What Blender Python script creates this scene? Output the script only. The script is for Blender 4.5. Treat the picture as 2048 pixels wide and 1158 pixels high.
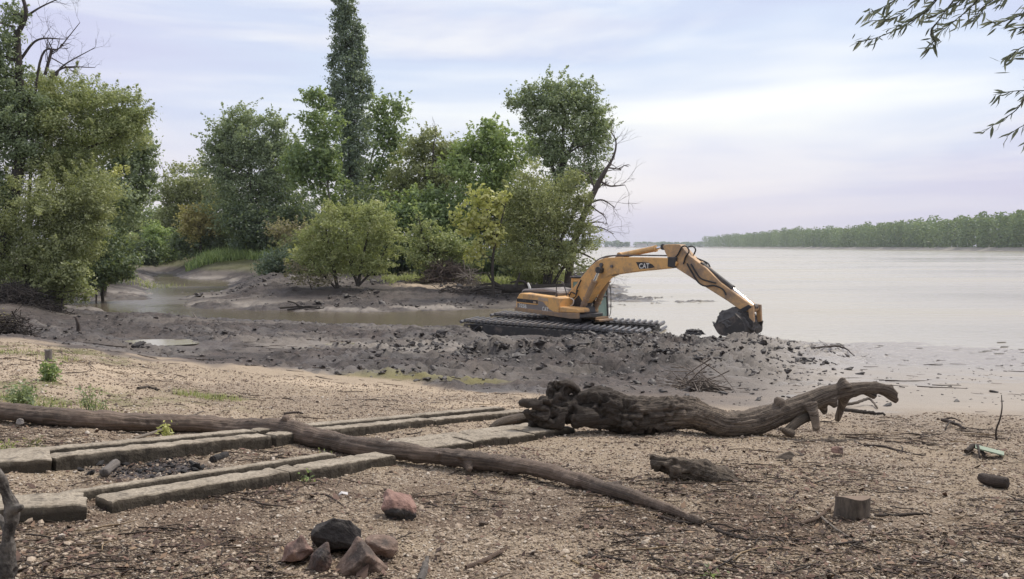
import bpy, bmesh, math, random
import numpy as np
from mathutils import Vector, Matrix, noise as mnoise

for o in list(bpy.data.objects): bpy.data.objects.remove(o)
scene = bpy.context.scene
COL = scene.collection
R = math.radians
rng = np.random.default_rng(7)
random.seed(7)

# ------------------------------------------------------------------ camera
EYE = np.array([0.0, 0.0, 3.7]); F = 1704.0; HORIZON = 493.0
PITCH = math.atan((579 - HORIZON) / F)
cam = bpy.data.cameras.new('camera'); cam.sensor_width = 36; cam.lens = 36 * F / 2048
cam.clip_start = 0.05; cam.clip_end = 20000
camo = bpy.data.objects.new('camera', cam); COL.objects.link(camo)
camo.location = EYE; camo.rotation_euler = (R(90) - PITCH, 0, 0)
scene.camera = camo

# ------------------------------------------------------------------ light
SUN_EL, SUN_AZ = 56.0, 50.0          # elevation; azimuth to the right of the view (+y)
scene.view_settings.view_transform = 'Standard'; scene.view_settings.look = 'None'
scene.view_settings.gamma = 1; scene.view_settings.use_curve_mapping = False
scene.view_settings.exposure = 0.80
w = bpy.data.worlds.new('World'); scene.world = w; w.use_nodes = True
wn = w.node_tree; wn.nodes.clear()
def wnew(t, **k):
    n = wn.nodes.new(t)
    for a, b in k.items(): setattr(n, a, b)
    return n
out = wnew('ShaderNodeOutputWorld')
skyt = wnew('ShaderNodeTexSky', sky_type='NISHITA', sun_disc=False)
skyt.sun_elevation = R(SUN_EL); skyt.sun_rotation = R(SUN_AZ); skyt.air_density = 1.2; skyt.dust_density = 3.0
bg1 = wnew('ShaderNodeBackground'); bg1.inputs['Strength'].default_value = 0.10
wn.links.new(skyt.outputs[0], bg1.inputs['Color'])
tc = wnew('ShaderNodeTexCoord')
def wmap(scale, loc=(0, 0, 0)):
    m = wnew('ShaderNodeMapping'); m.inputs['Scale'].default_value = scale; m.inputs['Location'].default_value = loc
    wn.links.new(tc.outputs['Generated'], m.inputs['Vector']); return m
def wnoise(scale, loc, det, rough=0.5, dist=0.0):
    m = wmap(scale, loc); n = wnew('ShaderNodeTexNoise'); n.inputs['Scale'].default_value = 1.0
    n.inputs['Detail'].default_value = det; n.inputs['Roughness'].default_value = rough; n.inputs['Distortion'].default_value = dist
    wn.links.new(m.outputs[0], n.inputs['Vector']); return n
def wramp(src, stops):
    r = wnew('ShaderNodeValToRGB'); e = r.color_ramp.elements
    while len(e) < len(stops): e.new(0.5)
    for i, (p, c) in enumerate(stops):
        e[i].position = p; e[i].color = (*c, 1)
    wn.links.new(src, r.inputs[0]); return r
def wmix(fac, a, b):
    m = wnew('ShaderNodeMix', data_type='RGBA')
    if hasattr(fac, 'links'): wn.links.new(fac, m.inputs[0])
    else: m.inputs[0].default_value = fac
    wn.links.new(a, m.inputs[6]); wn.links.new(b, m.inputs[7]); return m.outputs[2]
n1 = wnoise((1.5, 1.2, 9.0), (0.6, 0.2, 0.35), 4, 0.5, 0.3)
n2 = wnoise((2.2, 2.0, 15.0), (3.1, 1.7, 0.4), 5, 0.55, 0.4)
n3 = wnoise((1.1, 1.1, 3.0), (8.2, 1.1, 1.4), 2)
deck = wramp(n1.outputs[0], [(0.38, (0.46, 0.465, 0.65)), (0.48, (0.54, 0.575, 0.72)), (0.57, (0.74, 0.73, 0.77)), (0.67, (0.92, 0.88, 0.79))])
blue = wramp(n3.outputs[0], [(0.40, (0.57, 0.54, 0.70)), (0.60, (0.56, 0.70, 0.82))])
streak = wramp(n2.outputs[0], [(0.49, (0, 0, 0)), (0.72, (1, 1, 1))])
white = wnew('ShaderNodeRGB'); white.outputs[0].default_value = (0.93, 0.90, 0.82, 1)
c = wmix(0.30, deck.outputs[0], blue.outputs[0])
sm = wnew('ShaderNodeMath', operation='MULTIPLY'); sm.inputs[1].default_value = 0.6
wn.links.new(streak.outputs[0], sm.inputs[0])
c = wmix(sm.outputs[0], c, white.outputs[0])
# higher cloud deck is thinner and brighter than the murk over the horizon
sp = wnew('ShaderNodeSeparateXYZ'); wn.links.new(tc.outputs['Generated'], sp.inputs[0])
lo = wnew('ShaderNodeRGB'); lo.outputs[0].default_value = (0.57, 0.535, 0.635, 1)
er = wramp(sp.outputs[2], [(0.0, (1, 1, 1)), (0.16, (0, 0, 0))])
em = wnew('ShaderNodeMath', operation='MULTIPLY'); em.inputs[1].default_value = 0.75
wn.links.new(er.outputs[0], em.inputs[0])
c = wmix(em.outputs[0], c, lo.outputs[0])
bg2 = wnew('ShaderNodeBackground'); bg2.inputs['Strength'].default_value = 0.74
wn.links.new(c, bg2.inputs['Color'])
ms = wnew('ShaderNodeMixShader'); ms.inputs[0].default_value = 0.93
wn.links.new(bg1.outputs[0], ms.inputs[1]); wn.links.new(bg2.outputs[0], ms.inputs[2])
wn.links.new(ms.outputs[0], out.inputs['Surface'])

sun = bpy.data.lights.new('sun', 'SUN'); sun.energy = 2.0; sun.angle = R(11); sun.color = (1.0, 0.93, 0.82)
suno = bpy.data.objects.new('sun', sun); COL.objects.link(suno)
sd = Vector((math.sin(R(SUN_AZ)) * math.cos(R(SUN_EL)), math.cos(R(SUN_AZ)) * math.cos(R(SUN_EL)), math.sin(R(SUN_EL))))
suno.rotation_euler = sd.to_track_quat('Z', 'Y').to_euler(); suno.location = (30, 40, 80)

# ------------------------------------------------------------------ maths helpers
def raydir(px, py):
    dx = (px - 1024) / F; dz = (579 - py) / F
    c, s = math.cos(PITCH), math.sin(PITCH)
    d = np.array([dx, c + dz * s, -s + dz * c])
    return d / d[1]
def at(px, py, Y):                       # the point at distance Y (along +y) seen in that direction
    return EYE + raydir(px, py) * Y

def _hash(ix, iy, iz, seed):
    h = (ix.astype(np.int64) * 374761393 + iy.astype(np.int64) * 668265263 + iz.astype(np.int64) * 2147483647 + seed * 1274126177) & 0xFFFFFFFF
    h = ((h ^ (h >> 13)) * 1274126177) & 0xFFFFFFFF
    h = ((h ^ (h >> 15)) * 2246822519) & 0xFFFFFFFF
    return ((h ^ (h >> 16)) & 0xFFFFFF) / float(0xFFFFFF)
def vnoise(x, y, z=None, seed=0):        # smooth value noise, 0..1
    x = np.asarray(x, float); y = np.asarray(y, float)
    z = np.zeros_like(x) if z is None else np.asarray(z, float)
    ix, iy, iz = np.floor(x), np.floor(y), np.floor(z)
    fx, fy, fz = x - ix, y - iy, z - iz
    u, v, t = (f * f * f * (f * (f * 6 - 15) + 10) for f in (fx, fy, fz))
    r = 0
    flat = not np.any(z)
    for dz in ((0,) if flat else (0, 1)):
        a = _hash(ix, iy, iz + dz, seed); b = _hash(ix + 1, iy, iz + dz, seed)
        c_ = _hash(ix, iy + 1, iz + dz, seed); d = _hash(ix + 1, iy + 1, iz + dz, seed)
        k = a + (b - a) * u + (c_ - a) * v + (a - b - c_ + d) * u * v
        r = r + k * (1 if flat else (t if dz else 1 - t))
    return r
def fbm(x, y, z=None, seed=0, octv=4, gain=0.5):
    s, a, f, tot = 0, 1.0, 1.0, 0
    for i in range(octv):
        s = s + a * vnoise(np.asarray(x) * f + i * 17.3, np.asarray(y) * f - i * 9.1, None if z is None else np.asarray(z) * f, seed + i)
        tot += a; a *= gain; f *= 2.03
    return s / tot
def cells(x, y, seed=0):                 # distance to the nearest jittered point, ~0..1
    ix, iy = np.floor(x), np.floor(y); best = np.full(np.shape(x), 9.0)
    z0 = np.zeros_like(ix)
    for a in (-1, 0, 1):
        for b in (-1, 0, 1):
            px = ix + a + _hash(ix + a, iy + b, z0, seed); py = iy + b + _hash(ix + a, iy + b, z0, seed + 5)
            best = np.minimum(best, (x - px) ** 2 + (y - py) ** 2)
    return np.sqrt(best)
def sstep(a, b, x):
    t = np.clip((x - a) / (b - a), 0, 1); return t * t * (3 - 2 * t)
def catmull(P, n):
    P = np.asarray(P, float)
    if len(P) < 3:
        t = np.linspace(0, 1, n)[:, None]; return P[0] * (1 - t) + P[-1] * t
    Q = np.vstack([2 * P[0] - P[1], P, 2 * P[-1] - P[-2]])
    ts = np.linspace(0, len(P) - 1 - 1e-9, n); i = ts.astype(int); t = (ts - i)[:, None]
    a, b, c_, d = Q[i], Q[i + 1], Q[i + 2], Q[i + 3]
    return 0.5 * (2 * b + (c_ - a) * t + (2 * a - 5 * b + 4 * c_ - d) * t ** 2 + (3 * b - a - 3 * c_ + d) * t ** 3)

# ------------------------------------------------------------------ objects
def tag(o, label=None, cat=None, group=None, kind=None):
    if label: o['label'] = label
    if cat: o['category'] = cat
    if group: o['group'] = group
    if kind: o['kind'] = kind
    return o
def thing(name, label, cat, loc=(0, 0, 0), group=None):
    o = bpy.data.objects.new(name, None); COL.objects.link(o); o.location = loc; o.empty_display_size = 0.2
    return tag(o, label, cat, group)
def npmesh(name, V, polys, mat, parent=None, smooth=True, attrs=None, loc=None):
    """V (n,3); polys: list of int arrays (m,k). attrs: name -> (n,) floats or (n,3) vectors. V is given in world space."""
    org = np.array(loc if loc is not None else (root_of(parent).location if parent else (0, 0, 0)), float)
    me = bpy.data.meshes.new(name); V = np.asarray(V, np.float32) - org.astype(np.float32)
    me.vertices.add(len(V)); me.vertices.foreach_set('co', V.ravel())
    polys = [np.asarray(p, np.int32) for p in polys if len(p)]
    loops = np.concatenate([p.ravel() for p in polys]); tot = np.concatenate([np.full(len(p), p.shape[1], np.int32) for p in polys])
    start = np.concatenate([[0], np.cumsum(tot)[:-1]]).astype(np.int32)
    me.loops.add(len(loops)); me.loops.foreach_set('vertex_index', loops)
    me.polygons.add(len(tot)); me.polygons.foreach_set('loop_start', start); me.polygons.foreach_set('loop_total', tot)
    me.polygons.foreach_set('use_smooth', np.full(len(tot), smooth))
    me.update(calc_edges=True)
    for k, a in (attrs or {}).items():
        a = np.asarray(a, np.float32)
        at_ = me.attributes.new(k, 'FLOAT' if a.ndim == 1 else 'FLOAT_VECTOR', 'POINT')
        at_.data.foreach_set('value' if a.ndim == 1 else 'vector', a.ravel())
    o = bpy.data.objects.new(name, me); COL.objects.link(o)
    if mat: me.materials.append(mat)
    if parent: o.parent = parent
    else: o.location = org
    return o
def root_of(o):
    while o.parent: o = o.parent
    return o
class MB:                                # collects hard-edged solids into one mesh
    def __init__(s): s.v, s.f = [], []
    def add(s, V, Fs):
        b = len(s.v); s.v += [tuple(map(float, p)) for p in V]; s.f += [tuple(int(i) + b for i in f) for f in Fs]; return s
    def box(s, c, d, M=None):
        V = [np.array(c) + np.array((sx * d[0] / 2, sy * d[1] / 2, sz * d[2] / 2)) for sx in (-1, 1) for sy in (-1, 1) for sz in (-1, 1)]
        if M is not None: V = [M(p) for p in V]
        return s.add(V, [(0, 1, 3, 2), (4, 6, 7, 5), (0, 4, 5, 1), (2, 3, 7, 6), (0, 2, 6, 4), (1, 5, 7, 3)])
    def prism(s, prof, y0, y1, M):       # prof: closed (X, Z) outline, pushed from y0 to y1; M maps (X, Y, Z) to world
        n = len(prof); V = [M((x, y0, z)) for x, z in prof] + [M((x, y1, z)) for x, z in prof]
        return s.add(V, [tuple(range(n)), tuple(range(2 * n - 1, n - 1, -1))] + [(i, i + n, (i + 1) % n + n, (i + 1) % n) for i in range(n)])
    def rod(s, a, b, r, n=10, r2=None):
        a, b = np.array(a, float), np.array(b, float); d = b - a; d = d / np.linalg.norm(d)
        u = np.cross(d, (0, 0, 1.0));
        if np.linalg.norm(u) < 1e-3: u = np.cross(d, (1.0, 0, 0))
        u /= np.linalg.norm(u); v = np.cross(d, u); r2 = r if r2 is None else r2
        V = []
        for p, q in ((a, r), (b, r2)):
            V += [p + q * (math.cos(2 * math.pi * i / n) * u + math.sin(2 * math.pi * i / n) * v) for i in range(n)]
        return s.add(V, [tuple(range(n - 1, -1, -1)), tuple(range(n, 2 * n))] + [(i, (i + 1) % n, (i + 1) % n + n, i + n) for i in range(n)])
    def tube(s, P, r, n=6, k=None):
        P = catmull(P, k or max(4, 5 * len(P))); rr = np.full(len(P), r) if np.isscalar(r) else np.interp(np.linspace(0, 1, len(P)), np.linspace(0, 1, len(r)), r)
        V, Q, _ = tube_np(P, rr, n); return s.add(V, [tuple(q) for q in Q])
    def build(s, name, mat, parent=None, bevel=0.0, smooth=False, loc=None):
        org = Vector(loc if loc is not None else (root_of(parent).location if parent else (0, 0, 0)))
        bm = bmesh.new(); vs = [bm.verts.new(Vector(p) - org) for p in s.v]
        for f in s.f:
            try: bm.faces.new([vs[i] for i in f])
            except ValueError: pass
        bmesh.ops.recalc_face_normals(bm, faces=bm.faces)
        if bevel:
            es = [e for e in bm.edges if len(e.link_faces) == 2 and e.calc_face_angle(0) > 0.5]
            bmesh.ops.bevel(bm, geom=es, offset=bevel, segments=1, affect='EDGES', clamp_overlap=True)
        me = bpy.data.meshes.new(name); bm.to_mesh(me); bm.free()
        if smooth:
            for p in me.polygons: p.use_smooth = True
        o = bpy.data.objects.new(name, me); COL.objects.link(o); me.materials.append(mat)
        if parent: o.parent = parent
        else: o.location = org
        return o
def frames(P):
    T = np.gradient(P, axis=0); T /= np.linalg.norm(T, axis=1)[:, None] + 1e-9
    u = np.cross(T[0], (0.13, 0.21, 0.97)); u /= np.linalg.norm(u) + 1e-9
    U = []
    for t in T:
        u = u - t * u.dot(t); u /= np.linalg.norm(u) + 1e-9; U.append(u)
    U = np.array(U); return T, U, np.cross(T, U)
def tube_np(P, rr, n=8):
    T, U, W = frames(P); m = len(P)
    a = np.linspace(0, 2 * np.pi, n, endpoint=False)
    V = P[:, None] + rr[:, None, None] * (np.cos(a)[None, :, None] * U[:, None] + np.sin(a)[None, :, None] * W[:, None])
    L = np.concatenate([[0], np.cumsum(np.linalg.norm(np.diff(P, axis=0), axis=1))])
    G = np.stack([np.tile(np.cos(a), (m, 1)), np.tile(np.sin(a), (m, 1)), np.tile(L[:, None], (1, n))], -1)
    i = np.arange(m - 1)[:, None] * n; j = np.arange(n)[None]; k = (j + 1) % n
    Q = np.stack([i + j, i + k, i + n + k, i + n + j], -1).reshape(-1, 4)
    return V.reshape(-1, 3), Q, G.reshape(-1, 3)
class Wood:                              # many tapered tubes in one mesh, with a 'grain' coordinate for bark
    def __init__(s): s.V, s.Q, s.G, s.T, s.n = [], [], [], [], 0
    def limb(s, P, r0, r1, sides=7, k=8, wob=0.0, rad=None, curve=True):
        P = catmull(P, k) if curve else np.asarray(P, float)
        if wob: P = P + rng.normal(0, wob, P.shape) * np.linspace(0, 1, len(P))[:, None]
        rr = np.interp(np.linspace(0, 1, len(P)), np.linspace(0, 1, len(rad)), rad) if rad is not None else np.linspace(r0, r1, len(P))
        V, Q, G = tube_np(P, rr, sides); b = s.n
        s.V.append(V); s.Q.append(Q + b); s.G.append(G); s.n += len(V)
        for c0, c1 in ((0, sides), (len(V) - sides, len(V))):   # close both ends
            s.T.append(np.stack([np.full(sides - 2, b + c0), np.arange(c0 + 1, c1 - 1) + b, np.arange(c0 + 2, c1) + b], -1))
        return P
    def build(s, name, mat, parent=None, loc=None, disp=0.0, scale=3.0):
        V = np.concatenate(s.V)
        if disp: V = V + (np.stack([fbm(V[:, 0] * scale + q, V[:, 1] * scale, V[:, 2] * scale, seed=q, octv=3) for q in (1, 5, 9)], -1) - 0.5) * 2 * disp
        return npmesh(name, V, [np.concatenate(s.Q), np.concatenate(s.T)], mat, parent, True, {'grain': np.concatenate(s.G)}, loc)

# ------------------------------------------------------------------ materials
class NT:
    def __init__(s, name):
        s.m = bpy.data.materials.new(name); s.m.use_nodes = True; s.t = s.m.node_tree; s.t.nodes.clear()
        s.out = s.t.nodes.new('ShaderNodeOutputMaterial')
    def n(s, typ, props=None, **inp):
        n = s.t.nodes.new('ShaderNode' + typ)
        for k, v in (props or {}).items(): setattr(n, k, v)
        for k, v in inp.items(): s.set(n.inputs[k.replace('_', ' ')] if k.replace('_', ' ') in n.inputs else n.inputs[int(k[1:])], v)
        return n
    def set(s, sock, v):
        if isinstance(v, bpy.types.NodeSocket): s.t.links.new(v, sock)
        elif isinstance(v, (tuple, list)) and len(v) == 3 and sock.type == 'RGBA': sock.default_value = (*v, 1)
        else: sock.default_value = v
    def coord(s, scale=(1, 1, 1), which='Object', attr=None, loc=(0, 0, 0)):
        src = s.n('Attribute', {'attribute_name': attr}).outputs['Vector'] if attr else s.n('TexCoord').outputs[which]
        return s.n('Mapping', Vector=src, Scale=scale, Location=loc).outputs[0]
    def noise(s, vec, scale=5, detail=4, rough=0.55, dist=0):
        return s.n('TexNoise', Vector=vec, Scale=scale, Detail=detail, Roughness=rough, Distortion=dist).outputs['Fac']
    def ramp(s, fac, stops, interp='LINEAR'):
        r = s.n('ValToRGB'); r.color_ramp.interpolation = interp; e = r.color_ramp.elements
        while len(e) < len(stops): e.new(0.5)
        for i, (p, c_) in enumerate(stops):
            e[i].position = p; e[i].color = (*c_, 1) if isinstance(c_, tuple) else (c_, c_, c_, 1)
        s.set(r.inputs[0], fac); return r.outputs[0]
    def mix(s, f, a, b, blend='MIX'):
        m = s.n('Mix', {'data_type': 'RGBA', 'blend_type': blend}); s.set(m.inputs[0], f); s.set(m.inputs[6], a); s.set(m.inputs[7], b); return m.outputs[2]
    def math(s, op, a, b=0.5):
        m = s.n('Math', {'operation': op}); s.set(m.inputs[0], a); s.set(m.inputs[1], b); return m.outputs[0]
    def attr(s, name): return s.n('Attribute', {'attribute_name': name}).outputs['Fac']
    def bump(s, h, strength=0.4, dist=0.02): return s.n('Bump', Height=h, Strength=strength, Distance=dist).outputs[0]
    def bsdf(s, col, rough=0.8, normal=None, **k):
        b = s.n('BsdfPrincipled', Base_Color=col, Roughness=rough)
        for a, v in k.items(): s.set(b.inputs[a.replace('_', ' ')], v)
        if normal is not None: s.set(b.inputs['Normal'], normal)
        s.t.links.new(b.outputs[0], s.out.inputs['Surface']); return s.m
    def surf(s, sh): s.t.links.new(sh, s.out.inputs['Surface']); return s.m

def leaf_mat(name, dark, mid, light, trans=0.35):
    t = NT(name); a = t.attr('tint')
    col = t.ramp(a, [(0.0, dark), (0.5, mid), (1.0, light)])
    d = t.n('BsdfDiffuse', Color=col); tr = t.n('BsdfTranslucent', Color=t.mix(0.5, col, (0.30, 0.34, 0.06), 'MIX'))
    gl = t.n('BsdfGlossy', Color=(0.9, 0.9, 0.9), Roughness=0.5)
    m = t.n('MixShader', Fac=trans); t.set(m.inputs[1], d.outputs[0]); t.set(m.inputs[2], tr.outputs[0])
    m2 = t.n('MixShader', Fac=0.045); t.set(m2.inputs[1], m.outputs[0]); t.set(m2.inputs[2], gl.outputs[0])
    return t.surf(m2.outputs[0])
def bark_mat(name, dark, light, rough=0.9, gscale=(3, 3, 1.0), bump=0.6, dist=0.02):
    t = NT(name); g = t.coord(gscale, attr='grain')
    f = t.noise(g, 3.0, 6, 0.65, 0.4); f2 = t.noise(t.coord(), 2.2, 4)
    col = t.mix(t.ramp(f, [(0.3, 0.0), (0.68, 1.0)]), dark, light)
    col = t.mix(t.ramp(f2, [(0.4, 0.0), (0.7, 0.55)]), col, tuple(0.6 * a + 0.02 for a in dark))
    return t.bsdf(col, rough, t.bump(f, bump, dist))

# ------------------------------------------------------------------ the lie of the land
# bank profiles, each along one bearing from the beach: (distance, height above the river)
PROF = {
 -700: [(-6, 2.2), (14, 2.2), (20, 1.9), (30, 1.7), (45, 2.0), (90, 2.2), (170, 2.2)],
 0:    [(-6, 2.15), (3, 2.1), (15.4, 2.08), (17.5, 1.75), (22, 1.4), (30, 1.05), (37, 1.0), (44, 1.8), (80, 2.2), (170, 2.2)],
 160:  [(-6, 2.15), (3, 2.1), (9, 2.0), (15.1, 1.93), (18, 1.5), (22, 1.25), (30, 0.85), (42, 0.35), (50, 0.08), (52, -0.2), (57, -0.2), (59, 0.15), (66, 1.0), (90, 2.0), (170, 2.2)],
 240:  [(-6, 2.15), (3, 2.1), (9, 1.9), (15.2, 1.82), (18, 1.45), (22, 1.2), (30, 0.78), (44, 0.12), (48, -0.22), (57, -0.22), (59.5, 0.1), (64, 0.22), (80, 0.7), (140, 1.6), (170, 2.0)],
 330:  [(-6, 2.15), (3, 2.1), (9, 1.85), (15.3, 1.7), (18, 1.35), (22, 1.12), (30, 0.72), (42, 0.2), (46.5, 0.0), (49, -0.25), (111, -0.25), (116, 0.12), (122, .9), (128, 1.9), (134, 2.4), (170, 2.8)],
 430:  [(-6, 2.12), (3, 2.1), (9, 1.8), (15.4, 1.58), (18, 1.3), (22, 1.08), (30, 0.68), (40, 0.16), (42.5, 0.0), (44, -0.22), (49.5, -0.22), (51.5, 0.12), (57, 0.3), (63, 0.25), (69, 0.05), (72, -0.2), (93, -0.2), (96, 0.1), (101, .7), (105, 1.3), (109, 2.1), (114, 2.5), (170, 2.8)],
 550:  [(-6, 2.12), (3, 2.1), (9, 1.75), (15.4, 1.48), (18, 1.25), (22, 1.02), (30, 0.6), (39, 0.14), (41.5, 0.0), (43, -0.22), (48.4, -0.22), (50, 0.15), (55, 0.55), (62, 1.5), (68, 1.5), (76, 1.1), (93, 1.1), (101, 1.5), (107, 2.2), (113, 2.6), (170, 2.8)],
 700:  [(-6, 2.1), (3, 2.1), (9, 1.7), (15.3, 1.34), (18, 1.15), (22, 0.95), (30, 0.5), (38, 0.12), (39.6, 0.0), (41.5, -0.22), (47.6, -0.22), (49.3, 0.15), (53, 0.4), (57, 0.85), (62, 1.0), (80, 1.5), (110, 1.9), (170, 2.2)],
 900:  [(-6, 2.1), (3, 2.1), (9, 1.68), (14.8, 1.24), (18, 1.1), (22, 0.95), (28, 0.62), (33, 0.32), (36.5, 0.12), (38, 0.0), (39.5, -0.25), (48.2, -0.25), (49.9, 0.12), (53, 0.3), (62, 0.95), (80, 1.5), (110, 1.9), (170, 2.2)],
 1050: [(-6, 2.1), (3, 2.1), (9, 1.66), (14.5, 1.22), (18, 1.05), (23, 0.98), (27, 0.78), (29.5, 0.6), (31.5, 0.25), (33, 0.0), (34.5, -0.35), (49, -0.3), (51, 0.1), (55, 0.3), (61, 0.75), (75, 1.3), (100, 0.9), (112, 0.0), (120, -0.4), (170, -0.6)],
 1130: [(-6, 2.1), (3, 2.1), (9, 1.66), (14.4, 1.2), (18, 1.05), (23, 1.0), (27, 0.76), (29.2, 0.58), (31, 0.22), (32.5, 0.0), (34, -0.35), (50, -0.3), (53, 0.06), (57, 0.3), (63, 0.75), (76, 0.8), (84, 0.25), (92, -0.2), (110, -0.4), (170, -0.6)],
 1200: [(-6, 2.1), (3, 2.1), (9, 1.66), (14.2, 1.2), (18, 1.02), (23, 0.95), (27, 0.74), (29, 0.56), (30.8, 0.2), (32.3, 0.0), (34, -0.35), (50, -0.3), (55.5, -0.06), (57, 0.09), (60, 0.08), (66, 0.12), (74, 0.3), (80, 0.1), (86, -0.25), (170, -0.6)],
 1300: [(-6, 2.1), (3, 2.1), (9, 1.65), (13.9, 1.2), (18, 0.98), (23, 0.9), (27, 0.74), (28.6, 0.62), (30.6, 0.25), (32.3, 0.0), (34, -0.35), (52, -0.3), (56.3, -0.06), (57.5, 0.05), (59.5, -0.02), (64, -0.3), (124, -0.3), (129, 0.04), (131, -0.05), (136, -0.3), (170, -0.6)],
 1420: [(-6, 2.1), (3, 2.1), (9, 1.65), (13.6, 1.2), (18, 0.92), (23, 0.78), (27, 0.62), (29, 0.55), (31, 0.22), (32.8, 0.0), (34, -0.35), (54, -0.3), (57.5, -0.03), (58.5, -0.2), (64, -0.3), (170, -0.6)],
 1500: [(-6, 2.1), (3, 2.1), (9, 1.64), (13.4, 1.2), (18, 0.88), (23, 0.66), (27, 0.55), (29.6, 0.5), (31.2, 0.3), (33, 0.0), (34.5, -0.3), (60, -0.4), (170, -0.6)],
 1600: [(-6, 2.1), (3, 2.1), (9, 1.63), (13.2, 1.22), (18, 0.82), (23, 0.5), (28, 0.3), (31, 0.15), (33, -0.02), (36, -0.25), (60, -0.4), (170, -0.6)],
 1750: [(-6, 2.1), (3, 2.1), (9, 1.62), (13, 1.24), (18, 0.78), (23, 0.4), (28, 0.13), (31, 0.02), (36, -0.12), (60, -0.4), (170, -0.6)],
 2048: [(-6, 2.1), (3, 2.1), (9, 1.6), (12.4, 1.27), (18, 0.74), (23, 0.36), (28, 0.1), (30.5, 0.01), (36, -0.12), (60, -0.4), (170, -0.6)],
 2800: [(-6, 2.1), (3, 2.1), (9, 1.55), (12, 1.25), (18, 0.7), (23, 0.33), (28, 0.08), (30, 0.0), (36, -0.12), (60, -0.4), (170, -0.6)],
}
PK = np.array(sorted(PROF)); YS = np.concatenate([np.arange(-6, 60, 0.25), np.arange(60, 171, 1.0)])
PT = np.array([np.interp(YS, *zip(*PROF[k])) for k in PK])
def smoothrows(T):
    K = np.array([1, 2, 3, 2, 1.]); K /= K.sum()
    return np.array([np.convolve(np.pad(r, 2, mode='edge'), K, 'valid') for r in T])
PT = smoothrows(PT)
EDGE = np.interp(np.linspace(-700, 2800, 200), [-700, 0, 160, 330, 500, 700, 940, 1100, 1250, 1400, 1600, 1800, 2048, 2800],
                 [16, 15.4, 15.1, 15.3, 15.4, 15.3, 14.8, 14.2, 13.6, 13.2, 12.6, 12.2, 11.8, 11.5])
def bearing(x, y):                       # a place's bearing, on the scale of PROF's keys
    return 1024 + F * x / np.maximum(y, 2.0)
def table(T, x, y):
    b = np.clip(bearing(x, y), PK[0], PK[-1] - 1e-6); i = np.clip(np.searchsorted(PK, b, 'right') - 1, 0, len(PK) - 2)
    t = (b - PK[i]) / (PK[i + 1] - PK[i]); t = t * t * (3 - 2 * t)
    j = np.clip(np.interp(y, YS, np.arange(len(YS))), 0, len(YS) - 1.001); j0 = j.astype(int); f = j - j0
    a = T[i, j0] * (1 - f) + T[i, j0 + 1] * f; b_ = T[i + 1, j0] * (1 - f) + T[i + 1, j0 + 1] * f
    return a * (1 - t) + b_ * t
def base_h(x, y):
    x = np.asarray(x, float); y = np.asarray(y, float)
    return table(PT, x, y)
def mudness(x, y):
    b = bearing(x, y); e = np.interp(b, np.linspace(-700, 2800, 200), EDGE)
    wob = (fbm(x * 0.55, y * 0.55, seed=31, octv=4) - 0.5) * 2.6
    wid = np.interp(b, [900, 1500, 1800], [0.25, 1.6, 3.2])
    return sstep(-wid, wid, y - e + wob)
PUDDLES = []
def blob(x, y, cx, cy, rx, ry, soft=0.4):
    d = np.sqrt(((x - cx) / rx) ** 2 + ((y - cy) / ry) ** 2)
    return 1 - sstep(1 - soft, 1 + soft, d)
def roughness(x, y):
    b = bearing(x, y)
    r = np.interp(b, [-700, 0, 300, 700, 900, 1250, 1500, 1620, 1760, 2048], [.6, .75, .9, .8, 1.0, 1.1, .95, .45, .12, .08])
    r = r * sstep(13.5, 18, y + (fbm(x * .3, y * .3, seed=44) - .5) * 4) * (1 - 0.35 * sstep(60, 90, y))
    spit = sstep(46, 50, y) * np.where(b < 1150, 1, 0)
    r = r * (1 - spit) + spit * 0.85
    return r
def detail_h(x, y):
    m = mudness(x, y); r = roughness(x, y) * m
    z = (fbm(x * .5, y * .5, seed=2, octv=3) - .5) * (0.10 + 0.10 * r)
    patch = sstep(.38, .62, fbm(x * .45 + 9, y * .45, seed=71, octv=3))
    lump = (1 - np.abs(2 * fbm(x * 1.5, y * 1.5, seed=5, octv=4, gain=.6) - 1)) - .75
    z = z + r * lump * 0.44 * (0.35 + .65 * patch)
    c3 = np.clip(1 - cells(x * 11 + (vnoise(x * 9, y * 9, seed=28) - .5), y * 9, 9) * 1.3, 0, 1)
    c1 = np.clip(1 - cells(x * 2.6 + (vnoise(x * 3, y * 3, seed=8) - .5) * .9, y * 2.2, 3) * 1.25, 0, 1)
    c2 = np.clip(1 - cells(x * 5.5 + 3, y * 4.6, 6) * 1.25, 0, 1)
    z = z + r * (c1 * 0.13 * patch + c2 * 0.085 * (0.3 + .7 * patch) + c3 * .04 * (.3 + .7 * patch) - .06)
    heap = .55 * blob(x, y, 5.6, 27.0, 4.6, 2.4, .7) + .5 * blob(x, y, .3, 24.0, 3.2, 3.0, .7)
    z = z + heap * m * (c1 * .16 + lump * .22)
    z = z + (1 - m) * ((vnoise(x * 14, y * 14, seed=12) - .5) * .012 + (fbm(x * 2.2, y * 2.2, seed=13, octv=3) - .5) * .07)
    for (cx, cy, rx, ry, pz) in PUDDLES:
        k = blob(x, y, cx, cy, rx * 1.25, ry * 1.25, .35)
        z = z * (1 - k) + k * (pz - base_h(x, y) - .05 + (z - .02) * .25)
    return z
def ground_h(x, y):
    x = np.atleast_1d(np.asarray(x, float)); y = np.atleast_1d(np.asarray(y, float)); return base_h(x, y) + detail_h(x, y)
def gz(x, y): return float(ground_h(x, y)[0])
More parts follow.
